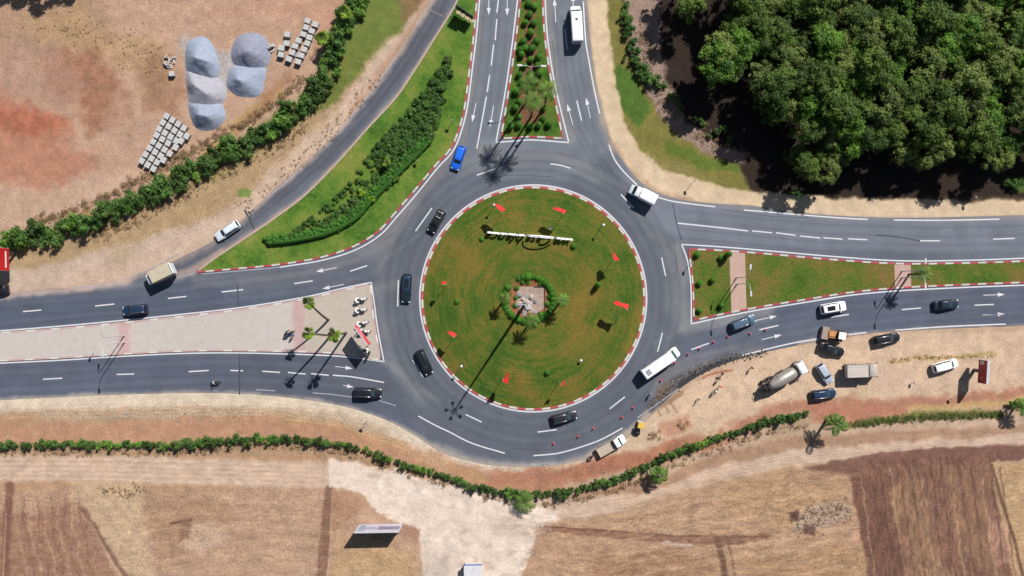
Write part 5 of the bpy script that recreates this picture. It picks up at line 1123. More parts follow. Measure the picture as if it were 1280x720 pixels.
scatter([(1000,650),(1030,640),(1060,638)], 8, 110, .12, .35); scatter([(130,612),(160,616),(180,608)], 4, 50, .15, .35)
tag(link('dry_grass', foliage_mesh('dry_grass', gc, 190, .09, 72, SM['dry'], 0)), 'dry straw-coloured grass and brush along the hedges and verges', 'dry grass', kind='stuff')
gc = []
scatter([(1070,530),(1150,522),(1200,520),(1250,519)], 2.2, 420, .15, .42)
tag(link('weeds', foliage_mesh('weeds', gc, 170, .1, 73, SM['reed'], 0)), 'green weed strip between the red soil and the dirt track at the lower right', 'weeds', kind='stuff')
# clipped ball shrubs: planted median to the north
BL = [(661,4),(662,18),(656.5,28),(667,29),(663.5,41),(654.5,51.5),(670.5,51.5),(656.5,60),(665,61),(652,68),(673,71.5),(663,75),(651,62),(649.5,93.5),(674.5,92),(663,93),(645.5,114),(652,104),(649.5,127.5),(644.5,135),(679.5,135.5),(649,146),(648.5,156),(673.5,156),(663.5,157),(678.5,148),(686,155),(638.5,158),(672,82),(670,103),(657,-8),(668,8),(655,82)]
for (x, y) in BL:
    r = rng.uniform(.62, .82); bush('ball', G(x, y, .6), r, 'round clipped green shrub on the planted median of the upper road', 'round shrubs on the planted median', name='ball_shrub')
for (x, y, l) in [(602,299,'round clipped shrub on the lawn left of the white letters'),(717,308,'round clipped shrub on the lawn right of the white letters'),(571,377,'round clipped shrub on the left half of the roundabout lawn'),
                  (684,466,'round clipped shrub on the lower part of the roundabout lawn'),(747,356,'tall dark shrub on the right half of the roundabout lawn'),
                  (902,322,'round shrub touching the footpath at the tip of the right median'),(909.5,318,'taller round shrub beside the top of the footpath'),(875,354,'round shrub halfway along the kerb of the right median'),
                  (875,388,'round shrub in the lower corner of the right median'),(902,382,'round shrub near the lower end of the footpath'),(891,350,'dark round shrub in the middle of the right median tip'),(872,318,'round shrub in the upper corner of the right median')]:
    bush('ball', G(x, y, .8), .62 if x < 1000 else .5, l, None, name='ball_shrub', hz=1.6 if 'tall' in l else None)
# ring around the roundabout garden
for i in range(30):
    a = R(-160+i*330/29) 
    x = 661+30.5*math.cos(a); y = 374+28*math.sin(a)
    if 215 < (math.degrees(math.atan2(y-374, x-661)) % 360) < 238 or (262 < (math.degrees(math.atan2(y-374, x-661)) % 360) < 268): continue
    bush('ball', G(x, y, .5), rng.uniform(.62, .82), 'small clipped shrub in the ring around the garden of the roundabout', 'ring of clipped shrubs', name='ball_shrub')
for (x, y) in [(646,360),(653,353),(660,354),(667,353),(675,355),(686,361),(686,371),(685,380),(645,372),(644,382),(650,391),(656,397),(676,393),(668,396),(638,368),(640,380)]:
    bush('ball' if rng.random() < .7 else 'dull', G(x, y, .5), rng.uniform(.46, .62), 'small round shrub inside the garden of the roundabout', 'shrubs inside the garden', name='ball_shrub')
sheet('planting_bed', smooth([(634,372),(640,356),(655,347),(672,347),(687,357),(692,375),(685,394),(668,402),(650,400),(638,388)], 3, True), .66, 3, lambda x, y: paint(x, y, (160,110,76), []), soil)
stone_pale = mat('pale_stone', alb(200,188,176), .9, 0, .2, 2, bmp=.4); stone_grey = mat('grey_stone', alb(150,150,156), .9, 0, .2, 2)
slab('garden_terrace', [(647,358.5),(680,358.5),(680,386),(669,391),(652,390),(645,380)], .70, mat('terrace_stone', alb(176,154,140), .9, 0, .28, 1.1, bmp=.3))
for (x, y, sx, sy, rz, h, l) in [(649,369,1.0,.8,.5,.5,'grey boulder at the left of the garden terrace'),(648.5,380,1.3,.7,.5,.45,'long pale stone slab lower left of the garden terrace'),(660,384.5,.9,.9,0,.5,'pale boulder below the light mast'),(654,374,.7,.6,.2,.35,'small flat stone beside the light mast'),(664,371,.9,.7,.9,.4,'white stone just above the light mast'),(669,376,.55,.5,0,.7,'dark cube stone right of the light mast')]:
    g = W(x, y); mb = MB(); mb.ball((0, 0, h*.4), (sx*.6, sy*.6, h*.6), 0, 9, 6, .12, rng); mb.box((0, 0, h*.3), (sx*.8, sy*.8, h*.5), 0, .3, .12)
    o = mb.build('boulder', stone_grey if 'grey' in l or 'dark' in l else stone_pale, None, (g[0], g[1], .69), rz); tag(o, l, 'boulder')
mb = MB(); a, b_, c_ = W(668,358.2), W(680.3,358.2), W(680.3,387); dk = mat('dark_edging', (.03, .03, .03), .7)
mb.box(((a[0]+b_[0])/2, a[1], .8), (b_[0]-a[0], .1, .25), 0); mb.box((b_[0]+.06, (b_[1]+c_[1])/2, .8), (.1, b_[1]-c_[1], .25), 0)
o = mb.build('edging', dk); tag(o, 'thin dark corner edging of the garden terrace', 'edging')

# palms
palm_leaf = leaf_mat('palm_leaf', (0.05, 0.095, 0.016), (0.16, 0.26, 0.05), transl=.2)
palm_leaf2 = leaf_mat('fresh_palm_leaf', (0.09, 0.16, 0.015), (0.22, 0.34, 0.045), transl=.2)
palm_leaf3 = leaf_mat('mid_palm_leaf', (0.05, 0.11, 0.016), (0.14, 0.26, 0.04), transl=.2)
palm_bark = mat('palm_bark', (.10, .075, .055), .95, 0, .35, 5, bmp=.6)
def palm(g, h, lean, cr, nf, label, fan=False, group=None, m=None, tr=.17, seed=1, z0=0.1):
    q = random.Random(seed); root = empty('palm_tree', (g[0], g[1], z0), 0, label, 'palm', group)
    top = Vector((lean[0], lean[1], h)); mb = MB()
    pts = [Vector((lean[0]*t**1.3, lean[1]*t**1.3, -.3+(h+.3)*t)) for t in [i/6 for i in range(7)]]
    mb.tube(pts, [tr*(1.35-.5*i/6) for i in range(7)], 9); mb.ball(tuple(top), (tr*1.7, tr*1.7, tr*2.2), 0, 8, 5)
    mb.build('trunk', palm_bark, root)
    vs, fs, tt = [], [], []
    for i in range(nf):
        a = 2*math.pi*i/nf+q.uniform(-.25, .25); el = q.uniform(.05, .85) if i % 2 else q.uniform(.35, 1.2)
        L = cr*q.uniform(.85, 1.12); d = Vector((math.cos(a), math.sin(a), 0)); sd = Vector((-d.y, d.x, 0)); tn = q.uniform(.1, .9)
        def pt(t): return top+d*(L*t*math.cos(el*(1-t*.6)))+Vector((0, 0, 1))*(L*(math.sin(el)*t-(.75 if not fan else .55)*t*t))
        if fan:
            # petiole plus a round pleated blade of separate ribs
            c = pt(.06); e = (pt(.6)-c).normalized(); up = e.cross(sd).normalized(); rb = L*q.uniform(.7, 1.0)
            o = len(vs); p0 = pt(0.02)
            vs += [p0-sd*.03, p0+sd*.03, c+sd*.03, c-sd*.03]; fs.append([o, o+1, o+2, o+3]); tt += [tn]*4
            for k in range(11):
                b = (k-5)*.085; rr_ = rb*(1-.03*abs(k-5)); dd = e*math.cos(b)+sd*math.sin(b); b2 = b+.05; d2 = e*math.cos(b2)+sd*math.sin(b2); b3 = b-.05; d3 = e*math.cos(b3)+sd*math.sin(b3)
                o = len(vs); vs += [c, c+d3*rr_*.72+up*.05, c+dd*rr_*1.0-Vector((0, 0, rr_*.18)), c+d2*rr_*.72-up*.05]; fs.append([o, o+1, o+2, o+3]); tt += [tn+q.uniform(-.15, .15)]*4
        else:
            n = 13; lw_ = .055 if nf > 12 else .13
            for k in range(n):
                t = (k+1)/n; p = pt(t); e = (pt(min(1, t+.05))-pt(t-.05)).normalized(); wl = L*(.30 if nf > 12 else .42)*math.sin(math.pi*min(.97, t*.85+.12))**.7
                for sgn in (-1, 1):
                    dirl = (sd*sgn*.85+e*.55+Vector((0, 0, .12 if k % 2 else -.12))).normalized(); o = len(vs)
                    vs += [p-e*.05, p+dirl*wl*.5-e*lw_, p+dirl*wl-Vector((0, 0, wl*.3)), p+dirl*wl*.5+e*lw_, ]; fs.append([o, o+1, o+2, o+3]); tt += [tn+q.uniform(-.15, .15)]*4
            o = len(vs)
            for k in range(7):
                p = pt(k/6); vs += [p-sd*.035, p+sd*.035]; tt += [tn]*2
            for k in range(6): fs.append([o+2*k, o+2*k+1, o+2*k+3, o+2*k+2])
    me = bpy.data.meshes.new('fronds'); me.from_pydata([tuple(v) for v in vs], [], fs); me.update()
    at = me.attributes.new('tint', 'FLOAT', 'POINT'); at.data.foreach_set('value', np.clip(np.array(tt, np.float32), 0, 1)); me.materials.append(m or palm_leaf)
    link('fronds', me, root)
    return root
palm(W(411,400), 12.0, (-.9, 3.4), 1.6, 8, 'tall fan palm on the paved median, leaning up, its crown the topmost of the three', True, m=palm_leaf2, seed=3)
palm(W(414,419), 12.0, (-1.4, 1.0), 1.6, 8, 'tall fan palm leaning left over the pinkish paving band of the paved median', True, m=palm_leaf2, seed=4)
palm(W(433,416), 11.5, (-.1, .2), 1.75, 9, 'upright tall fan palm nearest the red panel on the paved median', True, m=palm_leaf2, seed=5)
palm(W(658,127), 13.5, (0, .2), 2.1, 20, 'tall palm whose crown is the leftmost of the three on the planted median', False, seed=6, m=palm_leaf3)
palm(W(681,133), 13.5, (-.1, 0), 2.0, 20, 'tall palm whose crown reaches over the right kerb of the planted median', False, seed=7, m=palm_leaf3)
palm(W(664,146), 13.5, (.1, 0), 2.1, 20, 'tall palm whose crown is the lowest of the three on the planted median', False, seed=8, m=palm_leaf3)
palm(W(631,373), 4.6, (0, 0), 1.25, 18, 'small palm at the left of the roundabout garden', False, seed=9, m=palm_leaf3)
palm(W(701,375), 5.0, (0, 0), 1.5, 20, 'palm at the right of the roundabout garden', False, seed=10, m=palm_leaf3)
palm(W(664,400), 5.0, (0, 0), 1.6, 20, 'palm at the lower side of the roundabout garden', False, seed=12, m=palm_leaf3)
palm(W(1136,343), 6.5, (0, 0), 1.5, 18, 'palm beside the far footpath of the right median', False, seed=13)
palm(W(655,625), 1.8, (0, 0), 2.3, 20, 'short palm in the south hedge above the pale gravel', False, seed=14)
palm(W(820,590), 3.2, (0, 0), 1.8, 9, 'short palm in the south hedge beside the dirt track', False, m=palm_leaf3, seed=15, tr=.25)
palm(W(1033,525), 5.0, (.1, 0), 2.2, 9, 'palm past the right end of the south hedge below the dark sedan', False, m=palm_leaf3, seed=16, tr=.25)
palm(W(1270,506), 3.8, (0, 0), 2.0, 9, 'palm at the right edge of the photograph', False, m=palm_leaf3, seed=17, tr=.22)
palm(W(435,22), 3.2, (0, 0), 1.7, 16, 'bright fan palm in the planting strip near the top edge', True, seed=18, m=palm_leaf2)
palm(W(408,54), 3.2, (0, 0), 1.8, 16, 'fan palm in the planting strip beside the concrete blocks', True, seed=19, m=palm_leaf2)
palm(W(483,204), 2.2, (0, 0), 1.3, 16, 'small fan palm in the planted bed of the grass island', True, seed=20, m=palm_leaf2)
# slender dry stalks whose shadows cross the track
st = mat('dry_stalk', (.16, .12, .07), .9)
for i, (x, L_) in enumerate([(1122,3.3),(1128,1.6),(1150,2.4),(1157,1.8),(1163,2.0),(1176,3.2),(1190,2.4),(1206,3.4),(1212,2.0)]):
    mb = MB(); g = W(x, 521.5-(x-1100)*.02)
    mb.tube([(0, 0, 0), (.04, .02, L_*.5), (0, .08, L_)], [.035, .028, .015], 5)
    for k in range(3): mb.tube([(0, 0, L_*(.45+.17*k)), (.25*(-1)**k, .1, L_*(.6+.17*k))], [.02, .008], 4)
    o = mb.build('bare_sapling', st, None, (g[0], g[1], 0), i); tag(o, 'bare thin sapling in the green weed strip, known by its long thin shadow', 'sapling', 'bare saplings in the weed strip')
# hay-coloured stones scattered
for i in range(70):
    q = rng.random()
    if q < .4: x, y = rng.uniform(60, 460), rng.uniform(508, 530)
    elif q < .6: x, y = rng.uniform(650, 780), rng.uniform(574, 592)
    elif q < .8: x, y = rng.uniform(995, 1062), rng.uniform(630, 668)
    else: x, y = rng.uniform(200, 330), rng.uniform(20, 260)
    if q < .4 and y < 512+ (0 if x < 330 else (x-330)*.1): y += 8
    r = rng.uniform(.09, .22); g = W(x, y); mb = MB(); mb.ball((0, 0, r*.3), (r, r*.8, r*.6), 0, 7, 5, .2, rng)
    o = mb.build('stone', stone_pale if rng.random() < .5 else stone_grey, None, (g[0], g[1], 0), 0); tag(o, 'small loose stone lying on the bare ground', 'stone', 'loose stones')

# broken asphalt and spoil along the dug-up shoulder
mb = MB(); TP = resample(smooth([(815,502),(832,488),(850,474),(872,462),(900,452),(930,445),(958,438)], 4), 1.0)
for _ in range(260):
    p = TP[rng.randrange(len(TP))]; x = p[0]+rng.gauss(0, 2.2); y = p[1]+rng.gauss(1.5, 3.0); r = rng.uniform(.05, .17); g = W(x, y)
    mb.ball((g[0], g[1], .06+r*.25), (r, r*rng.uniform(.6, 1.2), r*.6), 0 if rng.random() < .62 else (1 if rng.random() < .6 else 2), 6, 4, .25, rng)
o = mb.build('rubble', [mat('broken_asphalt', (.028, .028, .03), .9, 0, .3, 4), mat('spoil_earth', alb(134,108,88), .95, 0, .2, 4), mat('pale_rubble', alb(176,168,160), .9, 0, .2, 4)])
tag(o, 'broken asphalt and dark spoil along the dug-up road edge', 'rubble', kind='stuff')
# ================================================================ shared surfaces
glass = mat('dark_glass', (.012, .018, .022), .2, 0, .1, 1)
glass_t = mat('tinted_green_glass', (.03, .085, .07), .2, 0, .1, 1)
glass_b = mat('windscreen_glass', (.025, .05, .06), .2, 0, .1, 1)  # sky reflection put into the base colour as a bluish tone
for g_ in (glass, glass_t, glass_b): g_.node_tree.nodes['Principled BSDF'].inputs['Specular IOR Level'].default_value = .12
tyre = mat('tyre_rubber', (.018, .018, .018), .85, 0, .2, 6)
rim_m = mat('wheel_rim', (.35, .36, .38), .35, .8, .1, 8)
lamp_w = mat('headlamp_lens', (.75, .78, .8), .15, 0, .05, 5, coat=1)
lamp_r = mat('tail_lamp_lens', (.45, .02, .02), .2, 0, .05, 5, coat=1)
plastic = mat('black_plastic', (.02, .02, .022), .5, 0, .15, 6)
steel = mat('galvanised_steel', (.52, .53, .54), .45, .3, .12, 3)
dsteel = mat('dark_steel', (.07, .07, .075), .5, .4, .2, 4)
chrome = mat('bright_metal', (.62, .62, .63), .25, .9, .1, 5)
def paintm(name, col, metal=0.0, dirt=.08): return mat(name, col, .32, metal, dirt, 1.6, coat=.7)
P_WHITE = paintm('white_car_paint', (.78, .79, .80)); P_BLACK = paintm('black_car_paint', (.010, .011, .013)); P_NAVY = paintm('dark_blue_car_paint', (.018, .040, .085), .3)
P_BLUE = paintm('bright_blue_car_paint', (.010, .13, .68), .1); P_SILV = paintm('silver_car_paint', (.46, .52, .60), .3); P_GREY = paintm('dark_grey_car_paint', (.022, .028, .032), .3)
P_STEEL = paintm('steel_blue_car_paint', (.085, .14, .21), .3); P_SLATE = paintm('slate_car_paint', (.018, .030, .045), .3); P_PALE = paintm('pale_car_paint', (.62, .68, .72), .1)

def wheel(parent, x, y, r, w=.2, side=1):
    mb = MB(); mb.tube([(0, -w/2, 0), (0, -w/2+.03, 0), (0, w/2-.03, 0), (0, w/2, 0)], [r*.9, r, r, r*.9], 18)
    t = mb.build('wheel', tyre, parent, (x, y, r)); mb = MB()
    mb.tube([(0, side*w*.5-.005*side, 0), (0, side*(w*.5+.012), 0)], [r*.62, r*.56], 12)
    for k in range(5):
        a = 2*math.pi*k/5; mb.box((math.cos(a)*r*.3, side*(w*.5+.02), math.sin(a)*r*.3), (r*.5, .02, r*.14), 0, ry=-a)
    mb.build('rim', rim_m, t); return t
def rsec(x, hw, z0, z1, rr=.12, tumble=.06):
    """one cross-section of a car body, 12 points"""
    r = min(rr, (z1-z0)*.45)
    return [(x, -hw+r*.6, z0), (x, hw-r*.6, z0), (x, hw-.01, z0+r*.7), (x, hw, z0+(z1-z0)*.45), (x, hw-tumble*.4, z1-r), (x, hw-tumble-r*.35, z1-r*.3), (x, hw-tumble-r*1.2, z1),
            (x, -hw+tumble+r*1.2, z1), (x, -hw+tumble+r*.35, z1-r*.3), (x, -hw+tumble*.4, z1-r), (x, -hw, z0+(z1-z0)*.45), (x, -hw+.01, z0+r*.7)]
STY = {  # hood height, belt height, tail height, roof, windscreen base/top x, rear glass top/base x (fractions of length, front = 1)
 'hatch': (.84, .96, .98, 1.50, .745, .60, .10, .015, .30), 'sedan': (.82, .93, .98, 1.44, .72, .57, .27, .115, .30),
 'suv': (.98, 1.10, 1.12, 1.72, .76, .64, .08, .012, .32), 'wagon': (.84, .95, .98, 1.50, .73, .59, .09, .015, .30), 'mpv': (.95, 1.05, 1.05, 1.68, .80, .66, .07, .012, .30)}
def car(px_rear, px_front, style, paint_, label, name='parked_car', cat='car', group=None, roof='plain', W_=1.80, scale_h=1.0, glassm=None, cabin_paint=None):
    a = G(*px_rear, 1.0); b = G(*px_front, 1.0); d = Vector((b[0]-a[0], b[1]-a[1])); L = d.length
    hood, belt, tail, top, xw0, xw1, xr1, xr0, wr = STY[style]; gm = glassm or glass
    root = empty(name, ((a[0]+b[0])/2, (a[1]+b[1])/2, .055), math.atan2(d.y, d.x), label, cat, group)
    X = lambda f: (f-.5)*L; hw = W_/2; mb = MB()
    st = [(0.0, hw*.80, .42, tail*.80), (.012, hw*.90, .32, tail*.93), (.05, hw*.97, .24, tail), (xr0+.06, hw, .20, belt if style != 'sedan' else tail), (.5, hw, .19, belt), (xw0-.03, hw, .19, belt), (xw0+.05, hw*.995, .20, hood+.04), (.90, hw*.96, .22, hood-.02), (.965, hw*.87, .28, hood-.12), (.99, hw*.76, .34, hood-.22), (1.0, hw*.66, .42, hood-.32)]
    mb.loft([rsec(X(x), w_, z0, z1) for x, w_, z0, z1 in st]); mb.build('body', paint_, root)
    # cabin shell (roof and pillars) with the panes set into it
    rw0 = hw*.90; rw1 = hw*.70; zt = top; zb = belt-.05
    bl = [(X(xr0), -rw0*.93), (X(xr0), rw0*.93), (X(xw0), rw0*.93), (X(xw0), -rw0*.93)]
    def ring(t):
        z = zb+(zt-.10-zb)*t; ww = rw0+(rw1+.03-rw0)*t; x0 = X(xr0)+(X(xr1)-.05-X(xr0))*t; x1 = X(xw0)+(X(xw1)+.05-X(xw0))*t; c = .10
        return [(x0, -ww+c*1.6, z), (x0, ww-c*1.6, z), (x0+c, ww-c*.2, z), ((x0+x1)/2, ww+.015, z), (x1-c*1.5, ww-c*.2, z), (x1, ww-c*2.2, z), (x1+.02, 0, z), (x1, -ww+c*2.2, z), (x1-c*1.5, -ww+c*.2, z), ((x0+x1)/2, -ww-.015, z), (x0+c, -ww+c*.2, z)]
    r0, r1 = ring(0), ring(1)
    cx = (X(xr1)+X(xw1))/2
    def sh(r, k, z): return [(cx+(p[0]-cx)*k, p[1]*k, z) for p in r]
    mb = MB(); mb.loft([r0, r1, sh(r1, .965, zt-.035), sh(r1, .87, zt-.005), sh(r1, .6, zt+.012)]); mb.build('cabin', cabin_paint or paint_, root)
    def pane(nm, i, j, u0, u1, t0=.10, t1=.92, off=.012, m=None):
        A0, A1, B0, B1 = Vector(r0[i]), Vector(r1[i]), Vector(r0[j]), Vector(r1[j])
        def q(u, t): return (A0.lerp(A1, t)).lerp(B0.lerp(B1, t), u)
        c = [q(u0, t0), q(u1, t0), q(u1, t1), q(u0, t1)]; n = (c[1]-c[0]).cross(c[3]-c[0]).normalized()
        mid = (c[0]+c[2])*.5
        if n.dot(mid-Vector((cx, 0, zb+.3))) < 0: n = -n
        return [p+n*off for p in c], n
    def build_pane(nm, quads, m=None):
        mb = MB()
        for c, n in quads:
            o = [p-n*.02 for p in c]; mb.add(c+o, [[0,1,2,3],[7,6,5,4],[0,4,5,1],[1,5,6,2],[2,6,7,3],[3,7,4,0]])
        mb.build(nm, m or gm, root)
    # screen spans the two front facets
    fz = [pane('', 5, 6, 0, 1, .06, .97), pane('', 6, 7, 0, 1, .06, .97)]; build_pane('windscreen', fz, glassm or glass_b)
    build_pane('rear_window', [pane('', 0, 1, .04, .96, .2, .95)])
    for i, j, k in ((2, 3, 4), (10, 9, 8)):
        for (p, q_) in ((i, j), (j, k)): build_pane('side_window', [pane('', p, q_, .06 if p == i else .04, .96, .12, .88)], glass)
    wb = .66*L/2
    for sx, sy in ((1, 1), (1, -1), (-1, 1), (-1, -1)): wheel(root, sx*L*.30, sy*(hw-.10), wr, .21, sy)
    for sy in (1, -1):
        mb = MB(); mb.ball((X(.955), sy*hw*.66, hood-.19), (.17, .20, .10), 0, 8, 6); mb.build('headlight', lamp_w, root)
        mb = MB(); mb.box((X(.022), sy*hw*.68, tail*.84), (.12, .30, .20), 0, bev=.04); mb.build('tail_light', lamp_r, root)
        mb = MB(); mb.box((X(xw0)-.18, sy*(hw+.07), belt+.06), (.13, .2, .14), 0, bev=.04); mb.build('mirror', paint_, root)
    mb = MB(); mb.box((X(.985), 0, .48), (.1, hw*1.05, .18), 0, bev=.03); mb.build('grille', plastic, root)
    if roof == 'sunroof':
        mb = MB(); mb.box((X((xr1+xw1)/2), 0, zt+.012), ((xw1-xr1)*L*.55, rw1*1.25, .02), 0); mb.build('sunroof', glass, root)
    if roof in ('rails', 'rails_grey'):
        for sy in (1, -1):
            mb = MB(); mb.tube([(X(xr1)+.15, sy*rw1*.93, zt-.04), (X(xr1)+.3, sy*rw1*.92, zt+.05), (X(xw1)-.2, sy*rw1*.92, zt+.05), (X(xw1)-.05, sy*rw1*.93, zt-.05)], .026, 6); mb.build('roof_rail', chrome, root)
    if roof == 'rack':
        mb = MB(); x0, x1 = X(xr1)+.15, X(xr1)+L*.25
        for p, q_ in (((x0, -.5), (x0, .5)), ((x1, -.5), (x1, .5)), ((x0, -.5), (x1, -.5)), ((x0, .5), (x1, .5))): mb.tube([(p[0], p[1], zt+.06), (q_[0], q_[1], zt+.06)], .04, 6)
        mb.build('roof_rack', chrome, root)
    return root
RP = 'round the ring'
car((578,182),(568,212),'hatch',P_BLUE,'bright blue hatchback entering the roundabout from the upper road','moving_car')
car((553,263),(538,290),'suv',P_BLACK,'black estate with a pale roof rack frame beside the upper left kerb of the ring','moving_car',roof='rack')
car((509,342),(507,379),'wagon',P_SLATE,'dark slate estate driving down the left side of the ring','moving_car',roof='sunroof',cabin_paint=P_NAVY)
car((523,438),(537,468),'hatch',P_BLACK,'black hatchback at the lower left of the ring','moving_car')
car((442,491),(477,491.5),'suv',P_BLACK,'large black off-roader with roof rails arriving from the left towards the ring','moving_car',roof='rails',W_=1.95)
car((689,526),(721,518.5),'hatch',P_GREY,'dark grey hatchback with roof rails on the bottom of the ring','moving_car',roof='rails')
car((914,409),(944,397.5),'mpv',P_STEEL,'steel blue people carrier leaving the ring past the row of cones','moving_car',roof='rails')
car((1026,387.5),(1058,382),'suv',P_WHITE,'white off-roader with a dark sunroof driving away on the right road','moving_car',roof='sunroof',W_=1.95)
car((1168,382),(1199,379.5),'sedan',P_SLATE,'dark slate saloon farthest along the right road','moving_car')
car((1092,427),(1126,420.5),'wagon',P_BLACK,'black estate with a bright roof rail parked on the sand beside the right road','parked_car',roof='rails')
car((1024,432.5),(1056,442),'sedan',P_BLACK,'black saloon parked on the sand just below the backhoe loader','parked_car')
car((1024,455),(1039,479),'hatch',P_SILV,'silver blue hatchback parked between the mixer truck and the tipper truck','parked_car',W_=1.7)
car((1014,495),(1046,491),'wagon',P_NAVY,'dark navy estate parked lowest on the sand, beside the red soil','parked_car',roof='rails')
car((1166.5,461.5),(1198,453),'mpv',P_WHITE,'white estate parked on the sand beside the red billboard','parked_car',roof='rails')
car((298,278.5),(269,298),'wagon',P_PALE,'pale silver estate with roof rails on the slip road','moving_car',roof='rails')
car((184,385.5),(153,389),'suv',P_NAVY,'dark blue off-roader driving away on the left road below the van','moving_car',roof='rails')
car((10,360.5),(-20,365),'hatch',P_BLACK,'black car half cut off by the left edge of the photograph','moving_car')

# ---------------------------------------------------------------- vans, buses, trucks
def rbox_loft(mb, x0, x1, hw, z0, z1, front=0.0, mi=0, r=.14, nose=0.0):
    secs = [(x0, hw*.96, z0+.03, z1-.06), (x0+.06, hw, z0, z1), (x1-.5-nose, hw, z0, z1), (x1-.25-nose*.5, hw*.98, z0, z1-.08-front*.3), (x1-.06, hw*.92, z0+.03, z1-.25-front*.7), (x1, hw*.84, z0+.10, z1-.45-front)]
    mb.loft([rsec(x, w_, a, b, r, .05) for x, w_, a, b in secs], mi)
def minibus(rear, front, label, hatch_back=False, top=2.75, Wd=2.1, arc=False):
    a = G(*rear, 1.8); b = G(*front, 1.2); d = Vector((b[0]-a[0], b[1]-a[1])); L = d.length; hw = Wd/2
    root = empty('minibus', ((a[0]+b[0])/2, (a[1]+b[1])/2, .055), math.atan2(d.y, d.x), label, 'minibus')
    mb = MB(); h = L/2
    secs = [(-h, hw*.93, .5, top-.25), (-h+.08, hw*.98, .35, top-.06), (-h+.3, hw, .3, top), (h-1.75, hw, .3, top), (h-1.55, hw, .3, top-.05)]
    secs += [(h-1.0, hw*.99, .3, 1.75), (h-.85, hw*.98, .3, 1.45), (h-.35, hw*.93, .32, 1.28), (h-.1, hw*.84, .38, 1.05), (h, hw*.66, .5, .8)]
    mb.loft([rsec(x, w_, z0, z1, .16, .07) for x, w_, z0, z1 in secs]); mb.build('body', P_WHITE, root)
    mb = MB(); V = [(h-1.50, -hw*.80, top-.10), (h-1.50, hw*.80, top-.10), (h-.97, hw*.86, 1.80), (h-.97, -hw*.86, 1.80)]
    n = Vector((.86, 0, .5)).normalized(); V = [tuple(Vector(p)+n*.05) for p in V]; V2 = [tuple(Vector(p)-n*.1) for p in V]
    mb.add(V+V2, [[3,2,1,0],[4,5,6,7],[0,1,5,4],[1,2,6,5],[2,3,7,6],[3,0,4,7]]); mb.build('windscreen', glass_t, root)
    for sy in (1, -1):
        n_ = 4
        for k in range(n_):
            x0 = -h+.35+k*(L-2.3)/n_; mb = MB(); mb.box((x0+(L-2.3)/n_/2, sy*(hw-.012), 1.75), ((L-2.3)/n_-.10, .05, .75), 0); mb.build('side_window', glass, root)
        mb = MB(); mb.box((h-.35, sy*hw*.72, .95), (.3, .35, .2), 0, bev=.05); mb.build('headlight', lamp_w, root)
        mb = MB(); mb.box((-h+.02, sy*hw*.8, 1.1), (.07, .18, .5), 0); mb.build('tail_light', lamp_r, root)
        mb = MB(); mb.box((h-1.2, sy*(hw+.16), 1.65), (.12, .22, .3), 0, bev=.03); mb.build('mirror', plastic, root)
        for x in (h-1.15, -h+1.5): wheel(root, x, sy*(hw-.12), .36, .24, sy)
        if hatch_back:
            mb = MB(); mb.tube([(-h+.4, sy*hw*.86, top+.04), (h-2.2, sy*hw*.86, top+.04)], .025, 5); mb.build('roof_rail', plastic if sy > 0 else chrome, root)
    mb = MB(); mb.box((-h-.0, 0, 1.95), (.06, hw*1.5, .6), 0); mb.build('rear_window', glass, root)
    if hatch_back: mb = MB(); mb.box((-h+1.1, 0, top+.03), (.9, 1.05, .1), 0, bev=.03); mb.build('roof_vent', mat('grey_vent', (.22, .25, .28), .5), root)
    else: mb = MB(); mb.box((h-3.0, .0, top+.03), (.45, .45, .09), 0, bev=.03); mb.build('roof_vent', dsteel, root)
    return root
minibus((722,53),(719,7),'white minibus driving away at the top of the upper road')
minibus((804,469),(848,438),'long white minibus leaving the ring beside the cones', True)

def local(name, p_rear, p_front, h, label, cat, z=.055):
    a = G(*p_rear, h); b = G(*p_front, h); d = Vector((b[0]-a[0], b[1]-a[1]))
    return empty(name, ((a[0]+b[0])/2, (a[1]+b[1])/2, z), math.atan2(d.y, d.x), label, cat), d.length
def cab(root, x0, x1, hw, z0, z1, m, slope=.35):
    mb = MB(); secs = [(x0, hw*.97, z0, z1-.08), (x0+.08, hw, z0, z1), (x1-.55, hw, z0, z1), (x1-.4, hw, z0, z1-.06), (x1-.08, hw*.97, z0, z0+(z1-z0)*.45), (x1, hw*.9, z0+.08, z0+(z1-z0)*.36)]
    mb.loft([rsec(x, w_, a, b, .12, .05) for x, w_, a, b in secs]); o = mb.build('cab', m, root)
    zc = z0+(z1-z0)*.48; n = Vector(((z1-zc), 0, .35)).normalized()
    V = [Vector(p)+n*.03 for p in ((x1-.40, -hw*.82, z1-.10), (x1-.40, hw*.82, z1-.10), (x1-.09, hw*.86, zc), (x1-.09, -hw*.86, zc))]; V2 = [p-n*.08 for p in V]
    mb = MB(); mb.add(V+V2, [[3,2,1,0],[4,5,6,7],[0,1,5,4],[1,2,6,5],[2,3,7,6],[3,0,4,7]]); mb.build('windscreen', glass_t, root)
    for sy in (1, -1):
        mb = MB(); mb.box(((x0+x1)/2-.1, sy*(hw-.015), z0+(z1-z0)*.68), ((x1-x0)*.5, .05, (z1-z0)*.34), 0); mb.build('side_window', glass, root)
        mb = MB(); mb.box((x1-.3, sy*(hw+.15), z1-.5), (.1, .2, .4), 0, bev=.02); mb.build('mirror', plastic, root)
        mb = MB(); mb.box((x1-.03, sy*hw*.72, z0+.25), (.12, .3, .18), 0, bev=.04); mb.build('headlight', lamp_w, root)
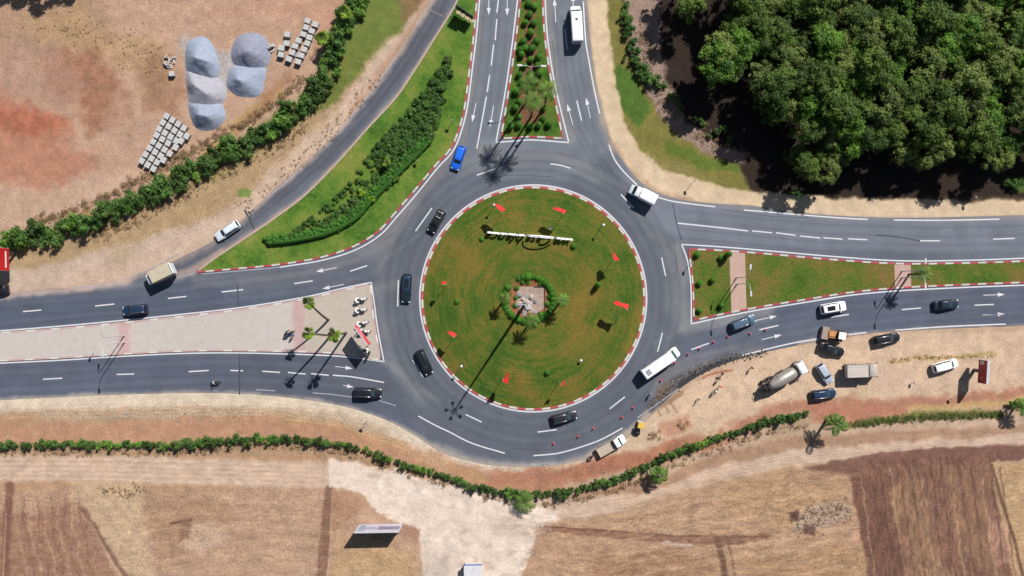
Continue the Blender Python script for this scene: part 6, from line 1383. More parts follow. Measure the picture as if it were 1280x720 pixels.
# box van on the slip road merge
root, L = local('box_truck', (216,334.5), (181,351.5), 2.4, 'box truck with a cream load box merging onto the left road', 'truck'); h = L/2
cab(root, h-1.5, h, .95, .55, 2.15, P_WHITE)
mb = MB(); mb.box((-.45, 0, 1.95), (L-1.75, 2.25, 2.35), 0, bev=.06); mb.build('load_box', mat('cream_box_panel', alb(205,195,168), .6, 0, .12, .9), root)
mb = MB(); mb.box((-h+.26, 0, 1.9), (.3, 2.15, 2.15), 0, bev=.12); mb.build('rear_door', P_PALE, root)
mb = MB(); mb.box((0, 0, .6), (L-.8, .9, .22), 0); mb.build('chassis', dsteel, root)
for sy in (1, -1):
    for x in (h-.95, -h+1.1): wheel(root, x, sy*.85, .38, .25, sy)
# white panel van entering from the right
root, L = local('panel_van', (819.5,251), (788,235), 1.6, 'white panel van with a raised load body joining the ring at the upper right', 'van'); h = L/2
mb = MB(); mb.loft([rsec(x, w_, a, b, .12, .05) for x, w_, a, b in [(h-2.1, .96, .4, 2.0), (h-1.35, .97, .4, 2.0), (h-1.15, .96, .4, 1.95), (h-.7, .95, .4, 1.25), (h-.25, .9, .42, 1.08), (h-.05, .8, .48, .85), (h, .66, .55, .75)]]); mb.build('cab', P_PALE, root)
mb = MB(); V = [Vector(p) for p in ((h-1.10, -.78, 1.94), (h-1.10, .78, 1.94), (h-.68, .83, 1.32), (h-.68, -.83, 1.32))]; n = Vector((.83, 0, .55)); V = [p+n*.04 for p in V]; V2 = [p-n*.1 for p in V]
mb.add(V+V2, [[3,2,1,0],[4,5,6,7],[0,1,5,4],[1,2,6,5],[2,3,7,6],[3,0,4,7]]); mb.build('windscreen', glass, root)
mb = MB(); mb.loft([rsec(x, w_, a, b, .18, .08) for x, w_, a, b in [(-h, 1.02, .5, 2.5), (-h+.08, 1.06, .42, 2.62), (h-2.25, 1.06, .42, 2.62), (h-2.05, 1.0, .5, 2.5)]]); mb.build('load_body', P_WHITE, root)
for sy in (1, -1):
    for x in (h-.95, -h+1.0): wheel(root, x, sy*.88, .35, .23, sy)
    mb = MB(); mb.box((h-1.25, sy*1.08, 1.35), (.12, .22, .28), 0, bev=.03); mb.build('mirror', plastic, root)
    mb = MB(); mb.box((h-1.55, sy*.955, 1.55), (.7, .05, .45), 0); mb.build('side_window', glass, root)
    mb = MB(); mb.box((h-.14, sy*.68, .85), (.2, .28, .16), 0, bev=.04); mb.build('headlight', lamp_w, root)
# white pickup with an open flat bed
root, L = local('pickup_truck', (746,567.5), (781,547.5), 1.0, 'white flatbed pickup stopped on the sand beside the lower edge of the ring', 'pickup'); h = L/2
mb = MB(); mb.loft([rsec(x, w_, a, b, .12, .06) for x, w_, a, b in [(h-2.2, .86, .4, 1.65), (h-2.1, .88, .38, 1.72), (h-1.5, .88, .38, 1.72), (h-1.3, .88, .38, 1.66), (h-.95, .9, .38, 1.10), (h-.3, .86, .4, 1.0), (h-.06, .76, .45, .82), (h, .62, .52, .7)]]); mb.build('cab', P_WHITE, root)
mb = MB(); V = [Vector(p) for p in ((h-1.30, -.72, 1.66), (h-1.30, .72, 1.66), (h-.93, .78, 1.15), (h-.93, -.78, 1.15))]; n = Vector((.8, 0, .6)); V = [p+n*.035 for p in V]; V2 = [p-n*.09 for p in V]
mb.add(V+V2, [[3,2,1,0],[4,5,6,7],[0,1,5,4],[1,2,6,5],[2,3,7,6],[3,0,4,7]]); mb.build('windscreen', glass_t, root)
mb = MB(); mb.box((-.95, 0, .78), (L-2.5, 1.8, .12), 0)
for sy in (1, -1): mb.box((-.95, sy*.92, 1.0), (L-2.5, .05, .38), 0)
mb.box((h-2.30, 0, 1.05), (.06, 1.8, .5), 0); mb.box((-h+.31, 0, 1.0), (.05, 1.8, .38), 0); mb.build('flat_bed', mat('sandy_bed', alb(196,182,164), .9, 0, .15, 3), root)
for sy in (1, -1):
    for x in (h-.85, -h+1.1): wheel(root, x, sy*.80, .34, .22, sy)
    mb = MB(); mb.box((h-1.35, sy*1.0, 1.2), (.1, .2, .22), 0, bev=.03); mb.build('mirror', plastic, root)
    mb = MB(); mb.box((h-1.75, sy*.872, 1.35), (.55, .05, .35), 0); mb.build('side_window', glass, root)
    mb = MB(); mb.box((h-.1, sy*.62, .75), (.16, .26, .14), 0, bev=.03); mb.build('headlight', lamp_w, root)
# mixer truck
root, L = local('mixer_truck', (952,487.5), (1007.5,456), 1.9, 'concrete mixer truck with a bare metal drum parked on the sand', 'truck', .02); h = L/2
cab(root, h-1.75, h, 1.15, .7, 2.75, P_WHITE)
mb = MB(); mb.tube([(-h+1.6, 0, 2.75), (-h+2.1, 0, 2.65), (-h+3.3, 0, 2.35), (h-3.1, 0, 2.15), (h-2.45, 0, 2.1), (h-2.2, 0, 2.1)], [.55, .8, 1.18, 1.15, .85, .3], 24)
dr = mb.build('drum', mat('worn_drum_metal', alb(182,176,168), .42, .35, .2, 1.2), root)
mb = MB()
for x in (-h+3.3, -h+4.2): mb.tube([(x, 0, 2.35-.19*(x+h-3.3)), (x+.07, 0, 2.34-.19*(x+h-3.3))], [1.20, 1.20], 24)
mb.build('drum_band', dsteel, dr)
mb = MB(); mb.box((-.3, 0, .85), (L-1.4, .9, .3), 0); mb.box((-h+.9, 0, 1.4), (.2, 1.2, 1.2), 0); mb.box((h-2.15, 0, 1.3), (.2, 1.8, 1.0), 0); mb.build('chassis', dsteel, root)
mb = MB(); mb.tube([(-h+1.5, 0, 3.2), (-h+1.0, 0, 2.8), (-h+.75, 0, 2.2)], [.45, .32, .22], 10); mb.tube([(-h+.8, 0, 2.1), (-h-.1, .25, 1.3)], [.2, .24], 8)
for sy in (1, -1): mb.tube([(-h+1.6, sy*.75, 1.0), (-h+1.3, sy*.7, 2.9)], .06, 6); mb.tube([(-h+.6, sy*.5, 1.0), (-h+.7, sy*.5, 3.1)], .05, 6)
mb.tube([(-h+.7, -.5, 3.1), (-h+.7, .5, 3.1)], .05, 6); mb.build('chute', dsteel, root)
mb = MB()
for sy in (1,): mb.tube([(-h+1.4, sy*1.05, 1.6), (-h+3.0, sy*1.2, 1.75), (h-2.4, sy*1.15, 1.65)], .06, 6); mb.box((-.2, sy*1.1, 1.15), (1.6, .3, .4), 0, bev=.05)
mb.build('side_ladder', dsteel, root)
for sy in (1, -1):
    for x in (h-1.2, -h+1.3, -h+2.6): wheel(root, x, sy*1.0, .5, .32, sy)
# tipper truck
root, L = local('tipper_truck', (1056,464), (1098,462.5), 1.9, 'dusty pale tipper truck parked right of the silver blue hatchback', 'truck', .02); h = L/2
dusty = mat('dusty_pale_paint', alb(205,196,186), .7, 0, .14, 2)
cab(root, h-1.7, h, 1.15, .7, 2.45, dusty)
mb = MB(); x0, x1 = -h+.25, h-1.95
mb.box(((x0+x1)/2, 0, 1.35), (x1-x0, 2.2, .12), 0)
for sy in (1, -1):
    mb.box(((x0+x1)/2, sy*1.12, 2.0), (x1-x0, .08, 1.4), 0)
    for k in range(6): mb.box((x0+.3+k*(x1-x0-.6)/5, sy*1.20, 1.95), (.09, .08, 1.3), 0)
mb.box((x1, 0, 2.1), (.08, 2.24, 1.6), 0); mb.box((x0, 0, 1.95), (.08, 2.24, 1.3), 0); mb.build('tipper_body', dusty, root)
mb = MB(); mb.box(((x0+x1)/2, 0, 2.62), (x1-x0-.1, 2.14, .06), 0)
for k in range(4): mb.tube([(x0+.15, -.75+.5*k, 2.67), (x1-.15, -.75+.5*k, 2.67)], .02, 5)
mb.box((x0+.6, -.35, 2.68), (.15, .5, .06), 0); mb.build('load_cover', mat('pale_load_cover', alb(214,204,196), .85, 0, .08, 2.2), root)
mb = MB(); mb.box((0, 0, .85), (L-.8, .9, .3), 0); mb.build('chassis', dsteel, root)
for sy in (1, -1):
    for x in (h-1.2, -h+1.0, -h+2.3): wheel(root, x, sy*1.0, .48, .3, sy)
# backhoe loader
root, L = local('backhoe_loader', (1027,415.5), (1060,421.5), 1.2, 'backhoe loader with a dusty wide bucket, orange bonnet and white cab roof', 'loader', .05); h = L/2
orange = mat('orange_machine_paint', alb(214,150,84), .5, 0, .15, 2); bucket = mat('dusty_bucket', alb(168,150,138), .8, 0, .2, 2)
mb = MB(); pr = [(-.6, .1), (-.62, .95), (-.4, 1.15), (.45, 1.1), (.5, .8), (-.25, .75), (-.3, .25), (.55, .12)]
vs = [(-h+.75+p[0]*1.15, y, p[1]) for y in (-1.15, 1.15) for p in pr]; n = len(pr)
mb.add(vs, [[i, (i+1) % n, n+(i+1) % n, n+i] for i in range(n)]); mb.box((-h+.75, 1.15, .6), (1.2, .06, .95), 0); mb.box((-h+.75, -1.15, .6), (1.2, .06, .95), 0)
mb.box((-h+.75, 0, 1.16), (1.25, 2.3, .05), 0); mb.build('bucket', bucket, root)
mb = MB(); mb.box((-.35, 0, 1.15), (1.7, .95, .75), 0, bev=.12); mb.build('bonnet', orange, root)
mb = MB(); mb.box((.95, 0, 1.45), (1.35, 1.35, 1.5), 0, bev=.1); mb.build('cab', glass, root)
mb = MB(); mb.box((1.0, 0, 2.30), (1.35, 1.35, .16), 0, bev=.06); mb.build('cab_roof', mat('white_cab_roof', (.78, .77, .74), .5), root)
for sy in (1, -1):
    mb = MB(); mb.tube([(.3, sy*.62, 1.5), (-1.0, sy*.62, 1.35), (-h+.8, sy*.62, .6)], .1, 6); mb.build('lift_arm', orange, root)
    wheel(root, -.9, sy*.75, .42, .3, sy); wheel(root, 1.1, sy*.78, .62, .42, sy)
mb = MB(); mb.tube([(1.7, 0, .8), (2.2, .1, 1.9), (h-.15, .3, 1.2)], .10, 6); mb.tube([(h-.15, .3, 1.2), (h+.2, .35, .4)], .08, 6); mb.box((h+.05, .35, .35), (.5, .5, .4), 0, bev=.05); mb.build('rear_boom', mat('boom_paint', alb(190,150,110), .6, 0, .2, 3), root)
# small yellow roller with its operator's platform
root, L = local('road_roller', (796,545), (801,526.5), 1.0, 'small yellow road machine with a canopy stopped on the sand below the ring', 'roller', .02); yel = mat('yellow_machine_paint', alb(236,198,84), .5, 0, .08, 2)
mb = MB(); mb.box((.75, -.1, 1.9), (1.15, 1.15, .10), 0, bev=.04); mb.build('canopy', yel, root)
mb = MB(); mb.box((.7, 0, .8), (1.1, .85, .5), 0, bev=.08); mb.box((-.5, 0, .75), (1.0, .7, .5), 0, bev=.1); mb.build('body', dsteel, root)
for x in (.25, 1.2):
    for sy in (.42, -.6): mb = MB(); mb.tube([(x, sy, .9), (x, sy, 1.87)], .035, 6); mb.build('post', dsteel, root)
for x in (1.0, -.9):
    mb = MB(); mb.tube([(x, -.5, .38), (x, .5, .38)], .38, 20); mb.build('drum', steel if x > 0 else tyre, root)

# ---------------------------------------------------------------- motorcycles and scooter
def motorcycle(px, ang, label, m, pan=True, group=None, sc=1.0):
    g = G(*px, .6); root = empty('motorcycle', (g[0], g[1], .155), ang, label, 'motorcycle', group); root.scale = (sc,)*3
    for x in (.72, -.68):
        mb = MB(); pts = [(x+.31*math.cos(2*math.pi*k/16), 0, .32+.31*math.sin(2*math.pi*k/16)) for k in range(17)]; mb.tube(pts, .055, 6, caps=False)
        mb.tube([(x-.3, 0, .32), (x+.3, 0, .32)], .012, 4); mb.tube([(x, 0, .02), (x, 0, .62)], .012, 4); mb.build('wheel', tyre, root)
    mb = MB(); mb.loft([[(x, -w_, z-hh), (x, w_, z-hh), (x, w_*1.1, z), (x, w_*.6, z+hh), (x, -w_*.6, z+hh), (x, -w_*1.1, z)] for x, w_, z, hh in [(-.1, .1, .7, .1), (.1, .17, .82, .15), (.35, .17, .85, .15), (.55, .12, .85, .12)]]); mb.build('fuel_tank', m, root)
    mb = MB(); mb.box((-.35, 0, .80), (.72, .30, .12), 0, bev=.05); mb.build('seat', plastic, root)
    mb = MB(); mb.box((.1, 0, .42), (.55, .3, .38), 0, bev=.06); mb.tube([(.72, 0, .34), (.5, 0, .95)], .04, 6); mb.tube([(-.68, 0, .34), (-.1, 0, .5)], .035, 6); mb.build('frame', dsteel, root)
    mb = MB(); mb.tube([(.35, -.40, 1.0), (.52, -.18, 1.03), (.52, .18, 1.03), (.35, .40, 1.0)], .022, 6); mb.build('handlebar', plastic, root)
    mb = MB(); mb.loft([[(.60, -.24, .8), (.60, .24, .8), (.60, .2, 1.0), (.60, -.2, 1.0)], [(.86, -.1, .82), (.86, .1, .82), (.80, .08, .95), (.80, -.08, .95)]]); mb.build('fairing', m, root)
    if pan:
        for sy in (1, -1): mb = MB(); mb.box((-.62, sy*.33, .62), (.48, .22, .34), 0, bev=.05); mb.build('pannier', m, root)
        mb = MB(); mb.box((-.78, 0, .98), (.34, .4, .26), 0, bev=.06); mb.build('top_box', m, root)
    return root
P_BIKE = paintm('white_motorcycle_paint', (.72, .74, .76))
for (p, a, l) in [((451.5,374.5), 12, 'white motorcycle parked topmost in the row on the paved median tip'), ((451.5,387.5), 8, 'white motorcycle parked second from the top on the paved median tip'),
                  ((453.5,404), 15, 'white motorcycle parked just above the red panel'), ((456,414.5), 5, 'white motorcycle parked close behind the red panel'), ((454,437), 160, 'white motorcycle standing in the shadow below the red panel')]:
    motorcycle(p, R(a), l, P_BIKE, sc=1.15)
motorcycle((459.5,446), R(60), 'dark brown motorcycle beside the bottom corner of the paved median', paintm('brown_motorcycle_paint', (.10, .06, .05)), False, sc=1.0)
motorcycle((362,416.5), R(25), 'dark motorcycle parked on the pinkish paving band near the palms', P_BLACK, True)
motorcycle((269,478), R(6), 'small motorcycle being ridden along the lower left road', P_BLACK, False).location.z = .055
# ================================================================ people
skin = mat('skin', (.30, .17, .11), .6, 0, .08, 8); hair_m = mat('black_hair', (.015, .012, .010), .7, 0, .2, 20)
eye_m = mat('eye', (.02, .02, .02), .3)
def cloth(name, c): return mat(name, c, .9, 0, .15, 7)
def person(pt, ang, label, shirt, trousers, pose='stand', hat=None, vest=None, z=.03, group=None, at=None):
    g = at or G(pt[0], pt[1], 1.0)
    root = empty('person', (g[0], g[1], z), ang, label, 'person', group)
    q = random.Random(int(pt[0]*7+pt[1]))
    J = {}; hz = .95
    def setl(nm, v): J[nm] = Vector(v)
    sit = pose == 'ride'; bend = pose == 'bend'
    hz = .98 if sit else .95
    lean = .28 if sit else (.62 if bend else .04)
    setl('pel', (0, 0, hz)); setl('sp', (lean*.25, 0, hz+.22)); setl('ch', (lean*.6, 0, hz+.44-lean*.12)); setl('nk', (lean*.85, 0, hz+.58-lean*.22)); setl('h0', (lean*.95, 0, hz+.66-lean*.24)); setl('h1', (lean*1.05+.01, 0, hz+.77-lean*.26))
    E = [('pel', 'sp'), ('sp', 'ch'), ('ch', 'nk'), ('nk', 'h0'), ('h0', 'h1')]
    Rr = {'pel': .15, 'sp': .135, 'ch': .165, 'nk': .065, 'h0': .085, 'h1': .105}
    for s, n_ in ((1, 'l'), (-1, 'r')):
        setl('hip'+n_, (0, .09*s, hz-.04)); st = .16*s if pose == 'walk' else .02*s
        if sit: setl('kn'+n_, (.42, .2*s, hz-.12)); setl('an'+n_, (.30, .24*s, hz-.58)); setl('to'+n_, (.46, .25*s, hz-.63))
        else: setl('kn'+n_, (st*.8+.03, .11*s, .50)); setl('an'+n_, (st*1.4-(.05 if pose == 'walk' else 0), .12*s, .09)); setl('to'+n_, (st*1.4+.15, .14*s, .04))
        E += [('pel', 'hip'+n_), ('hip'+n_, 'kn'+n_), ('kn'+n_, 'an'+n_), ('an'+n_, 'to'+n_)]
        Rr.update({'hip'+n_: .10, 'kn'+n_: .062, 'an'+n_: .045, 'to'+n_: .04})
        sh = J['ch']+Vector((0, .19*s, .06)); J['sh'+n_] = sh
        if sit: el = sh+Vector((.2, .1*s, -.18)); wr = sh+Vector((.40, .10*s, -.28))
        elif bend: el = sh+Vector((.08, .04*s, -.27)); wr = el+Vector((.10, -.03*s, -.22))
        elif pose == 'point' and s > 0: el = sh+Vector((.22, .1*s, -.08)); wr = el+Vector((.24, .02, .03))
        else: el = sh+Vector((-st*.5, .07*s, -.27)); wr = el+Vector((.06-st*.4, .03*s, -.23))
        J['el'+n_] = el; J['wr'+n_] = wr; d = (wr-el).normalized(); J['pa'+n_] = wr+d*.06
        E += [('ch', 'sh'+n_), ('sh'+n_, 'el'+n_), ('el'+n_, 'wr'+n_), ('wr'+n_, 'pa'+n_)]
        Rr.update({'sh'+n_: .065, 'el'+n_: .043, 'wr'+n_: .028, 'pa'+n_: .030})
        lat = Vector((1, 0, 0)) if abs(d.x) < .7 else Vector((0, 1, 0)); inn = Vector((0, -s, 0)) if abs(d.y) < .7 else Vector((0, 0, -1))
        for k, (o_, ln) in enumerate(((-.028, .075), (-.01, .085), (.01, .08), (.027, .065))):
            J[f'f{k}a'+n_] = J['pa'+n_]+lat*o_+d*.035; J[f'f{k}b'+n_] = J[f'f{k}a'+n_]+d*ln*.6+inn*.015; J[f'f{k}c'+n_] = J[f'f{k}b'+n_]+d*ln*.3+inn*.03
            E += [('pa'+n_, f'f{k}a'+n_), (f'f{k}a'+n_, f'f{k}b'+n_), (f'f{k}b'+n_, f'f{k}c'+n_)]
            for t in 'abc': Rr[f'f{k}{t}'+n_] = .0095
        J['ta'+n_] = J['wr'+n_]+d*.03+lat*.035; J['tb'+n_] = J['ta'+n_]+d*.035+lat*.015
        E += [('wr'+n_, 'ta'+n_), ('ta'+n_, 'tb'+n_)]; Rr['ta'+n_] = .011; Rr['tb'+n_] = .010
    names = list(J); me = bpy.data.meshes.new('body'); me.from_pydata([tuple(J[k]) for k in names], [(names.index(a), names.index(b)) for a, b in E], []); me.update()
    ob = bpy.data.objects.new('tmp', me); C.objects.link(ob); md = ob.modifiers.new('skin', 'SKIN'); md.use_smooth_shade = True
    sv = me.skin_vertices[0].data
    for i, k in enumerate(names): sv[i].radius = (Rr[k], Rr[k]*(.8 if k in ('ch', 'sp', 'pel') else 1)); sv[i].use_root = (k == 'pel')
    sb = ob.modifiers.new('sub', 'SUBSURF'); sb.levels = 1; sb.render_levels = 1
    dg = bpy.context.evaluated_depsgraph_get(); m2 = bpy.data.meshes.new_from_object(ob.evaluated_get(dg)); bpy.data.objects.remove(ob)
    m2.name = 'body'; m2.materials.clear()
    for m_ in (skin, shirt, trousers, plastic, vest or shirt): m2.materials.append(m_)
    segs = [(J[a], J[b], a, b) for a, b in E]
    for p in m2.polygons:
        c = p.center; best = None
        for A, B, a, b in segs:
            t = max(0, min(1, (c-A).dot(B-A)/max(1e-9, (B-A).length_squared))); dd = (c-(A+(B-A)*t)).length
            if best is None or dd < best[0]: best = (dd, a, b)
        a, b = best[1], best[2]
        if b[:2] in ('hi', 'kn', 'an') : mi = 2
        elif b[:2] == 'to': mi = 3
        elif b in ('sp', 'ch') : mi = 4
        elif b[:2] in ('sh', 'el'): mi = 1
        elif b == 'nk': mi = 4
        else: mi = 0
        p.material_index = mi; p.use_smooth = True
    bo = bpy.data.objects.new('body', m2); C.objects.link(bo); bo.parent = root
    hc = (J['h0']+J['h1'])/2+Vector((0, 0, .02))
    mb = MB()
    for s in (1, -1): mb.ball((hc.x+.088, .034*s, hc.z+.01), .014, 0, 6, 4)
    mb.build('eyes', eye_m, root)
    mb = MB(); mb.ball((hc.x+.102, 0, hc.z-.02), (.018, .014, .025), 0, 6, 4); mb.ball((hc.x+.09, 0, hc.z-.065), (.012, .03, .008), 0, 6, 4)
    for s in (1, -1): mb.ball((hc.x, .096*s, hc.z-.01), (.022, .012, .034), 0, 6, 4)
    mb.build('face', skin, root)
    if hat is None: mb = MB(); mb.ball((hc.x-.012, 0, hc.z+.035), (.112, .104, .105), 0, 10, 6, .03, q); mb.build('hair', hair_m, root)
    else:
        mb = MB(); mb.ball((hc.x-.005, 0, hc.z+.055), (.14, .125, .11), 0, 12, 6)
        if pose != 'ride': mb.tube([(hc.x+.02, 0, hc.z+.045), (hc.x+.02, 0, hc.z+.06)], [.165, .165], 14)
        mb.build('helmet', hat, root)
    return root
W_H = mat('white_helmet', (.75, .75, .75), .3, coat=.5); R_H = mat('red_helmet', (.6, .03, .04), .3, coat=.5); B_H = mat('blue_helmet', (.02, .08, .5), .3, coat=.5)
c_w = cloth('white_shirt', (.6, .6, .6)); c_r = cloth('red_shirt', (.55, .04, .04)); c_g = cloth('green_vest', (.35, .65, .06)); c_n = cloth('navy_trousers', (.02, .025, .05)); c_b = cloth('pale_blue_shirt', (.40, .50, .62)); c_k = cloth('dark_clothes', (.025, .022, .022)); c_t = cloth('brown_clothes', (.10, .06, .045)); c_mint = cloth('mint_shirt', (.25, .62, .48))
person((269,477), R(6), 'rider in a pale blue shirt and white helmet on the small motorcycle', c_b, c_n, 'ride', W_H, z=-.07, at=(G(269,478,.6)[0]-.30, G(269,478,.6)[1]-.03))
person((813.5,493), R(200), 'person in white standing on the asphalt beside the dug-up road edge', c_w, c_n, 'stand', z=.06)
person((874,499), R(150), 'person in a white shirt walking on the sand, leftmost of those below the digging', c_w, c_w, 'walk')
person((894,489), R(60), 'road worker in a bright green vest on the sand', c_k, c_n, 'point', W_H, vest=c_g)
person((901,483), R(250), 'road worker in a red shirt and red helmet facing the green vest', c_r, c_n, 'stand', R_H)
person((904,468.5), R(120), 'person in brown clothes bending at the edge of the digging', c_t, c_t, 'bend')
person((899,474), R(80), 'person in dark clothes beside the edge of the digging', c_k, c_t, 'walk')
person((940,460), R(20), 'lone person in brown clothes walking towards the mixer truck', c_t, c_k, 'walk')
person((737,572), R(30), 'person in dark clothes bending behind the tail of the white pickup', c_k, c_t, 'bend')
person((742,570), R(70), 'person in brown clothes standing at the tail of the white pickup', c_t, c_k, 'stand')
person((366,419), R(40), 'person with a blue helmet beside the dark motorcycle near the palms', c_k, c_n, 'stand', B_H, z=.15)
person((359,413.5), R(-30), 'person in a mint shirt beside the dark motorcycle near the palms', c_mint, c_k, 'stand', z=.15)
person((462,440), R(200), 'person in dark clothes among the motorcycles below the red panel', c_k, c_k, 'stand', z=.15)
person((449,433), R(80), 'person in white standing in the shadow of the red panel', c_w, c_n, 'stand', W_H, z=.15)
person((1140,495.5), R(80), 'person in dark clothes on the sand left of the red billboard', c_k, c_k, 'stand') if False else None

# ================================================================ cones
cone_m = mat('red_cone', alb(232,90,108), .6, 0, .06, 5); cone_w = mat('cone_band', (.75, .75, .75), .4)
def make_cone():
    root = empty('traffic_cone', (0, 0, 0))
    mb = MB(); mb.box((0, 0, .03), (.50, .50, .06), 0, bev=.02); mb.build('base', cone_m, root)
    mb = MB(); mb.tube([(0, 0, .06), (0, 0, .85)], [.24, .05], 14); mb.build('cone', cone_m, root)
    mb = MB(); mb.tube([(0, 0, .42), (0, 0, .58)], [.152, .112], 14, caps=False); mb.build('band', cone_w, root)
    return root
cp = make_cone()
CON = [(692,555),(723,546),(741.5,536),(777.5,522),(791.5,510),(826,476),(843.5,454),(860,443),(874.5,436),(892,428),(909.5,421),(937.5,417),(957,412.5)]
OW = ['westernmost', 'second', 'third', 'fourth', 'fifth', 'sixth', 'seventh', 'eighth', 'ninth', 'tenth', 'eleventh', 'twelfth', 'thirteenth']
for i, p in enumerate(CON):
    o = cp if i == 0 else copy_tree(cp); g = G(p[0], p[1], .4); o.location = (g[0], g[1], .055); o.rotation_euler.z = i*.7
    o.scale = (.85,)*3; tag(o, ('leftmost red traffic cone of the curved row on the asphalt' if i == 0 else 'rightmost red traffic cone of the curved row, ahead of the steel blue car' if i == 12 else f'red traffic cone, {OW[i]} from the left in the curved row on the asphalt'), 'traffic cone', 'cones around the road works')

# ================================================================ flags
flag_m = mat('red_flag_cloth', alb(236,28,36), .7, 0, .06, 3); pole_m = mat('white_pole', (.6, .6, .6), .4)
star_m = mat('green_star', (.01, .14, .05), .7)
def flag(base, h, ang, L, H, label, droop=.25):
    g = W(*base); root = empty('flag', (g[0], g[1], .5), 0, label, 'flag', 'red flags on the roundabout lawn')
    mb = MB(); mb.tube([(0, 0, -.4), (0, 0, h)], [.05, .03], 8); mb.ball((0, 0, h), .06, 0, 8, 5); mb.build('pole', pole_m, root)
    nx, nz = 14, 7; vs = []; fs = []
    q = random.Random(int(base[0])); ph = q.uniform(0, 6)
    def P(u, v):
        r = L*u; w_ = .22*math.sin(u*7+ph+v*1.2)*u*L/2; z = h-.05-H*v*(.55-.1*u)-droop*L*u*u*.6-.2*u*math.sin(ph+u*4)*v
        a = ang+.2*math.sin(u*3+ph); w_ = w_-H*v*.6*(1-.6*u)
        return Vector((r*math.cos(a)-w_*math.sin(a), r*math.sin(a)+w_*math.cos(a), z))
    for side in (0, 1):
        for i in range(nx+1):
            for j in range(nz+1):
                p = P(i/nx, j/nz); e = (P(min(1, i/nx+.02), j/nz)-P(max(0, i/nx-.02), j/nz)).normalized(); n = e.cross(Vector((0, 0, 1))).normalized()
                vs.append(p+n*(.006 if side else -.006))
    K_ = (nx+1)*(nz+1)
    for s_ in (0, 1):
        for i in range(nx):
            for j in range(nz):
                a = s_*K_+i*(nz+1)+j; f = [a, a+1, a+nz+2, a+nz+1]; fs.append(f if s_ else f[::-1])
    mb = MB(); mb.add(vs, fs, 0, True); cl_ = mb.build('cloth', flag_m, root)
    mb = MB()
    for k in range(5):
        a0 = math.pi/2+k*4*math.pi/5; a1 = math.pi/2+(k+1)*4*math.pi/5
        u0, v0, u1, v1 = .5+.16*math.cos(a0)*H/L, .5-.22*math.sin(a0), .5+.16*math.cos(a1)*H/L, .5-.22*math.sin(a1)
        for sd_ in (1, -1):
            pts = []
            for t in range(5):
                u = u0+(u1-u0)*t/4; v = v0+(v1-v0)*t/4; e = (P(u+.02, v)-P(u-.02, v)).normalized(); n = e.cross(Vector((0, 0, 1))).normalized(); pts.append(P(u, v)+n*.012*sd_)
            mb.tube(pts, .014, 4)
    mb.build('star', star_m, cl_); return root
flag((627,268), 5.2, R(125), 2.0, 1.5, 'red flag at the upper left of the roundabout lawn, left of the white letters', .2)
flag((702.5,270.5), 5.2, R(150), 2.3, 1.4, 'red flag at the top of the roundabout lawn above the white letters', .15)
flag((764,327), 5.0, R(100), 1.5, 1.6, 'small drooping red flag at the upper right of the roundabout lawn', .45)
flag((779,386), 5.6, R(160), 2.6, 1.6, 'wide red flag nearest the right kerb of the roundabout lawn', .2)
flag((629,473), 5.6, R(60), 1.8, 1.7, 'large red flag at the lower left of the roundabout lawn', .3)
flag((569,420), 5.0, R(140), 1.3, 1.4, 'red flag halfway down the left kerb of the roundabout lawn', .35)
flag((558,356), 5.0, R(150), .7, 1.2, 'tiny furled red flag at the left of the roundabout lawn', .8)
flag((699,477), 5.2, R(60), .8, 1.3, 'tiny furled red flag at the bottom of the roundabout lawn', .8)

# ================================================================ white letters on the lawn
lw = mat('white_letter_paint', (.80, .80, .80), .5, 0, .05, 2)
gL, gR = G(608.5,290.5,1.2), G(715.5,299.5,1.2)
dv = Vector((gR[0]-gL[0], gR[1]-gL[1])); LL = dv.length; th = math.atan2(dv.y, dv.x)
root = empty('letter_sign', ((gL[0]+gR[0])/2, (gL[1]+gR[1])/2, .52), th+math.pi, 'row of free-standing white letters on the roundabout lawn, casting letter-shaped shadows', 'letter sign')
def word(txt, x0, x1, hgt, z0=.12):
    cu = bpy.data.curves.new('word', 'FONT'); cu.body = txt; cu.size = 1.0; cu.extrude = .5; cu.bevel_depth = 0
    ob = bpy.data.objects.new('tmp', cu); C.objects.link(ob); dg = bpy.context.evaluated_depsgraph_get()
    m_ = bpy.data.meshes.new_from_object(ob.evaluated_get(dg)); bpy.data.objects.remove(ob)
    co_ = np.empty(len(m_.vertices)*3, np.float32); m_.vertices.foreach_get('co', co_); co_ = co_.reshape(-1, 3)
    mn, mx = co_.min(0), co_.max(0); sx = (x1-x0)/(mx[0]-mn[0])
    out = np.empty_like(co_); out[:, 0] = x0+(co_[:, 0]-mn[0])*sx+(co_[:, 1])*hgt*.16; out[:, 1] = -co_[:, 2]*.32; out[:, 2] = z0+co_[:, 1]*hgt
    m_.vertices.foreach_set('co', out.ravel()); m_.update(); m_.materials.clear(); m_.materials.append(lw); m_.name = 'word'
    o = bpy.data.objects.new('word', m_); C.objects.link(o); o.parent = root; return o
h_ = LL/2
word('we', -h_, -h_+3.0, 2.9); word('Casa', -h_+3.7, -h_+8.3, 2.7); word('blanca', -h_+8.9, h_, 2.9)
mb = MB(); pts = []
for k in range(15):
    t = k/14; a = math.pi*(1.02-1.0*t); pts.append((-h_+6.0-2.5*math.cos(a), 0, 1.5+1.5*math.sin(a)))
mb.tube(pts, .14, 8); mb.build('swoosh', lw, root)
for x0, x1 in ((-h_-.1, -h_+3.1), (-h_+3.6, -h_+8.4), (-h_+8.8, h_+.1)):
    mb = MB(); mb.box(((x0+x1)/2, 0, .02), (x1-x0, .36, .24), 0, bev=.02); mb.build('plinth', lw, root)
    
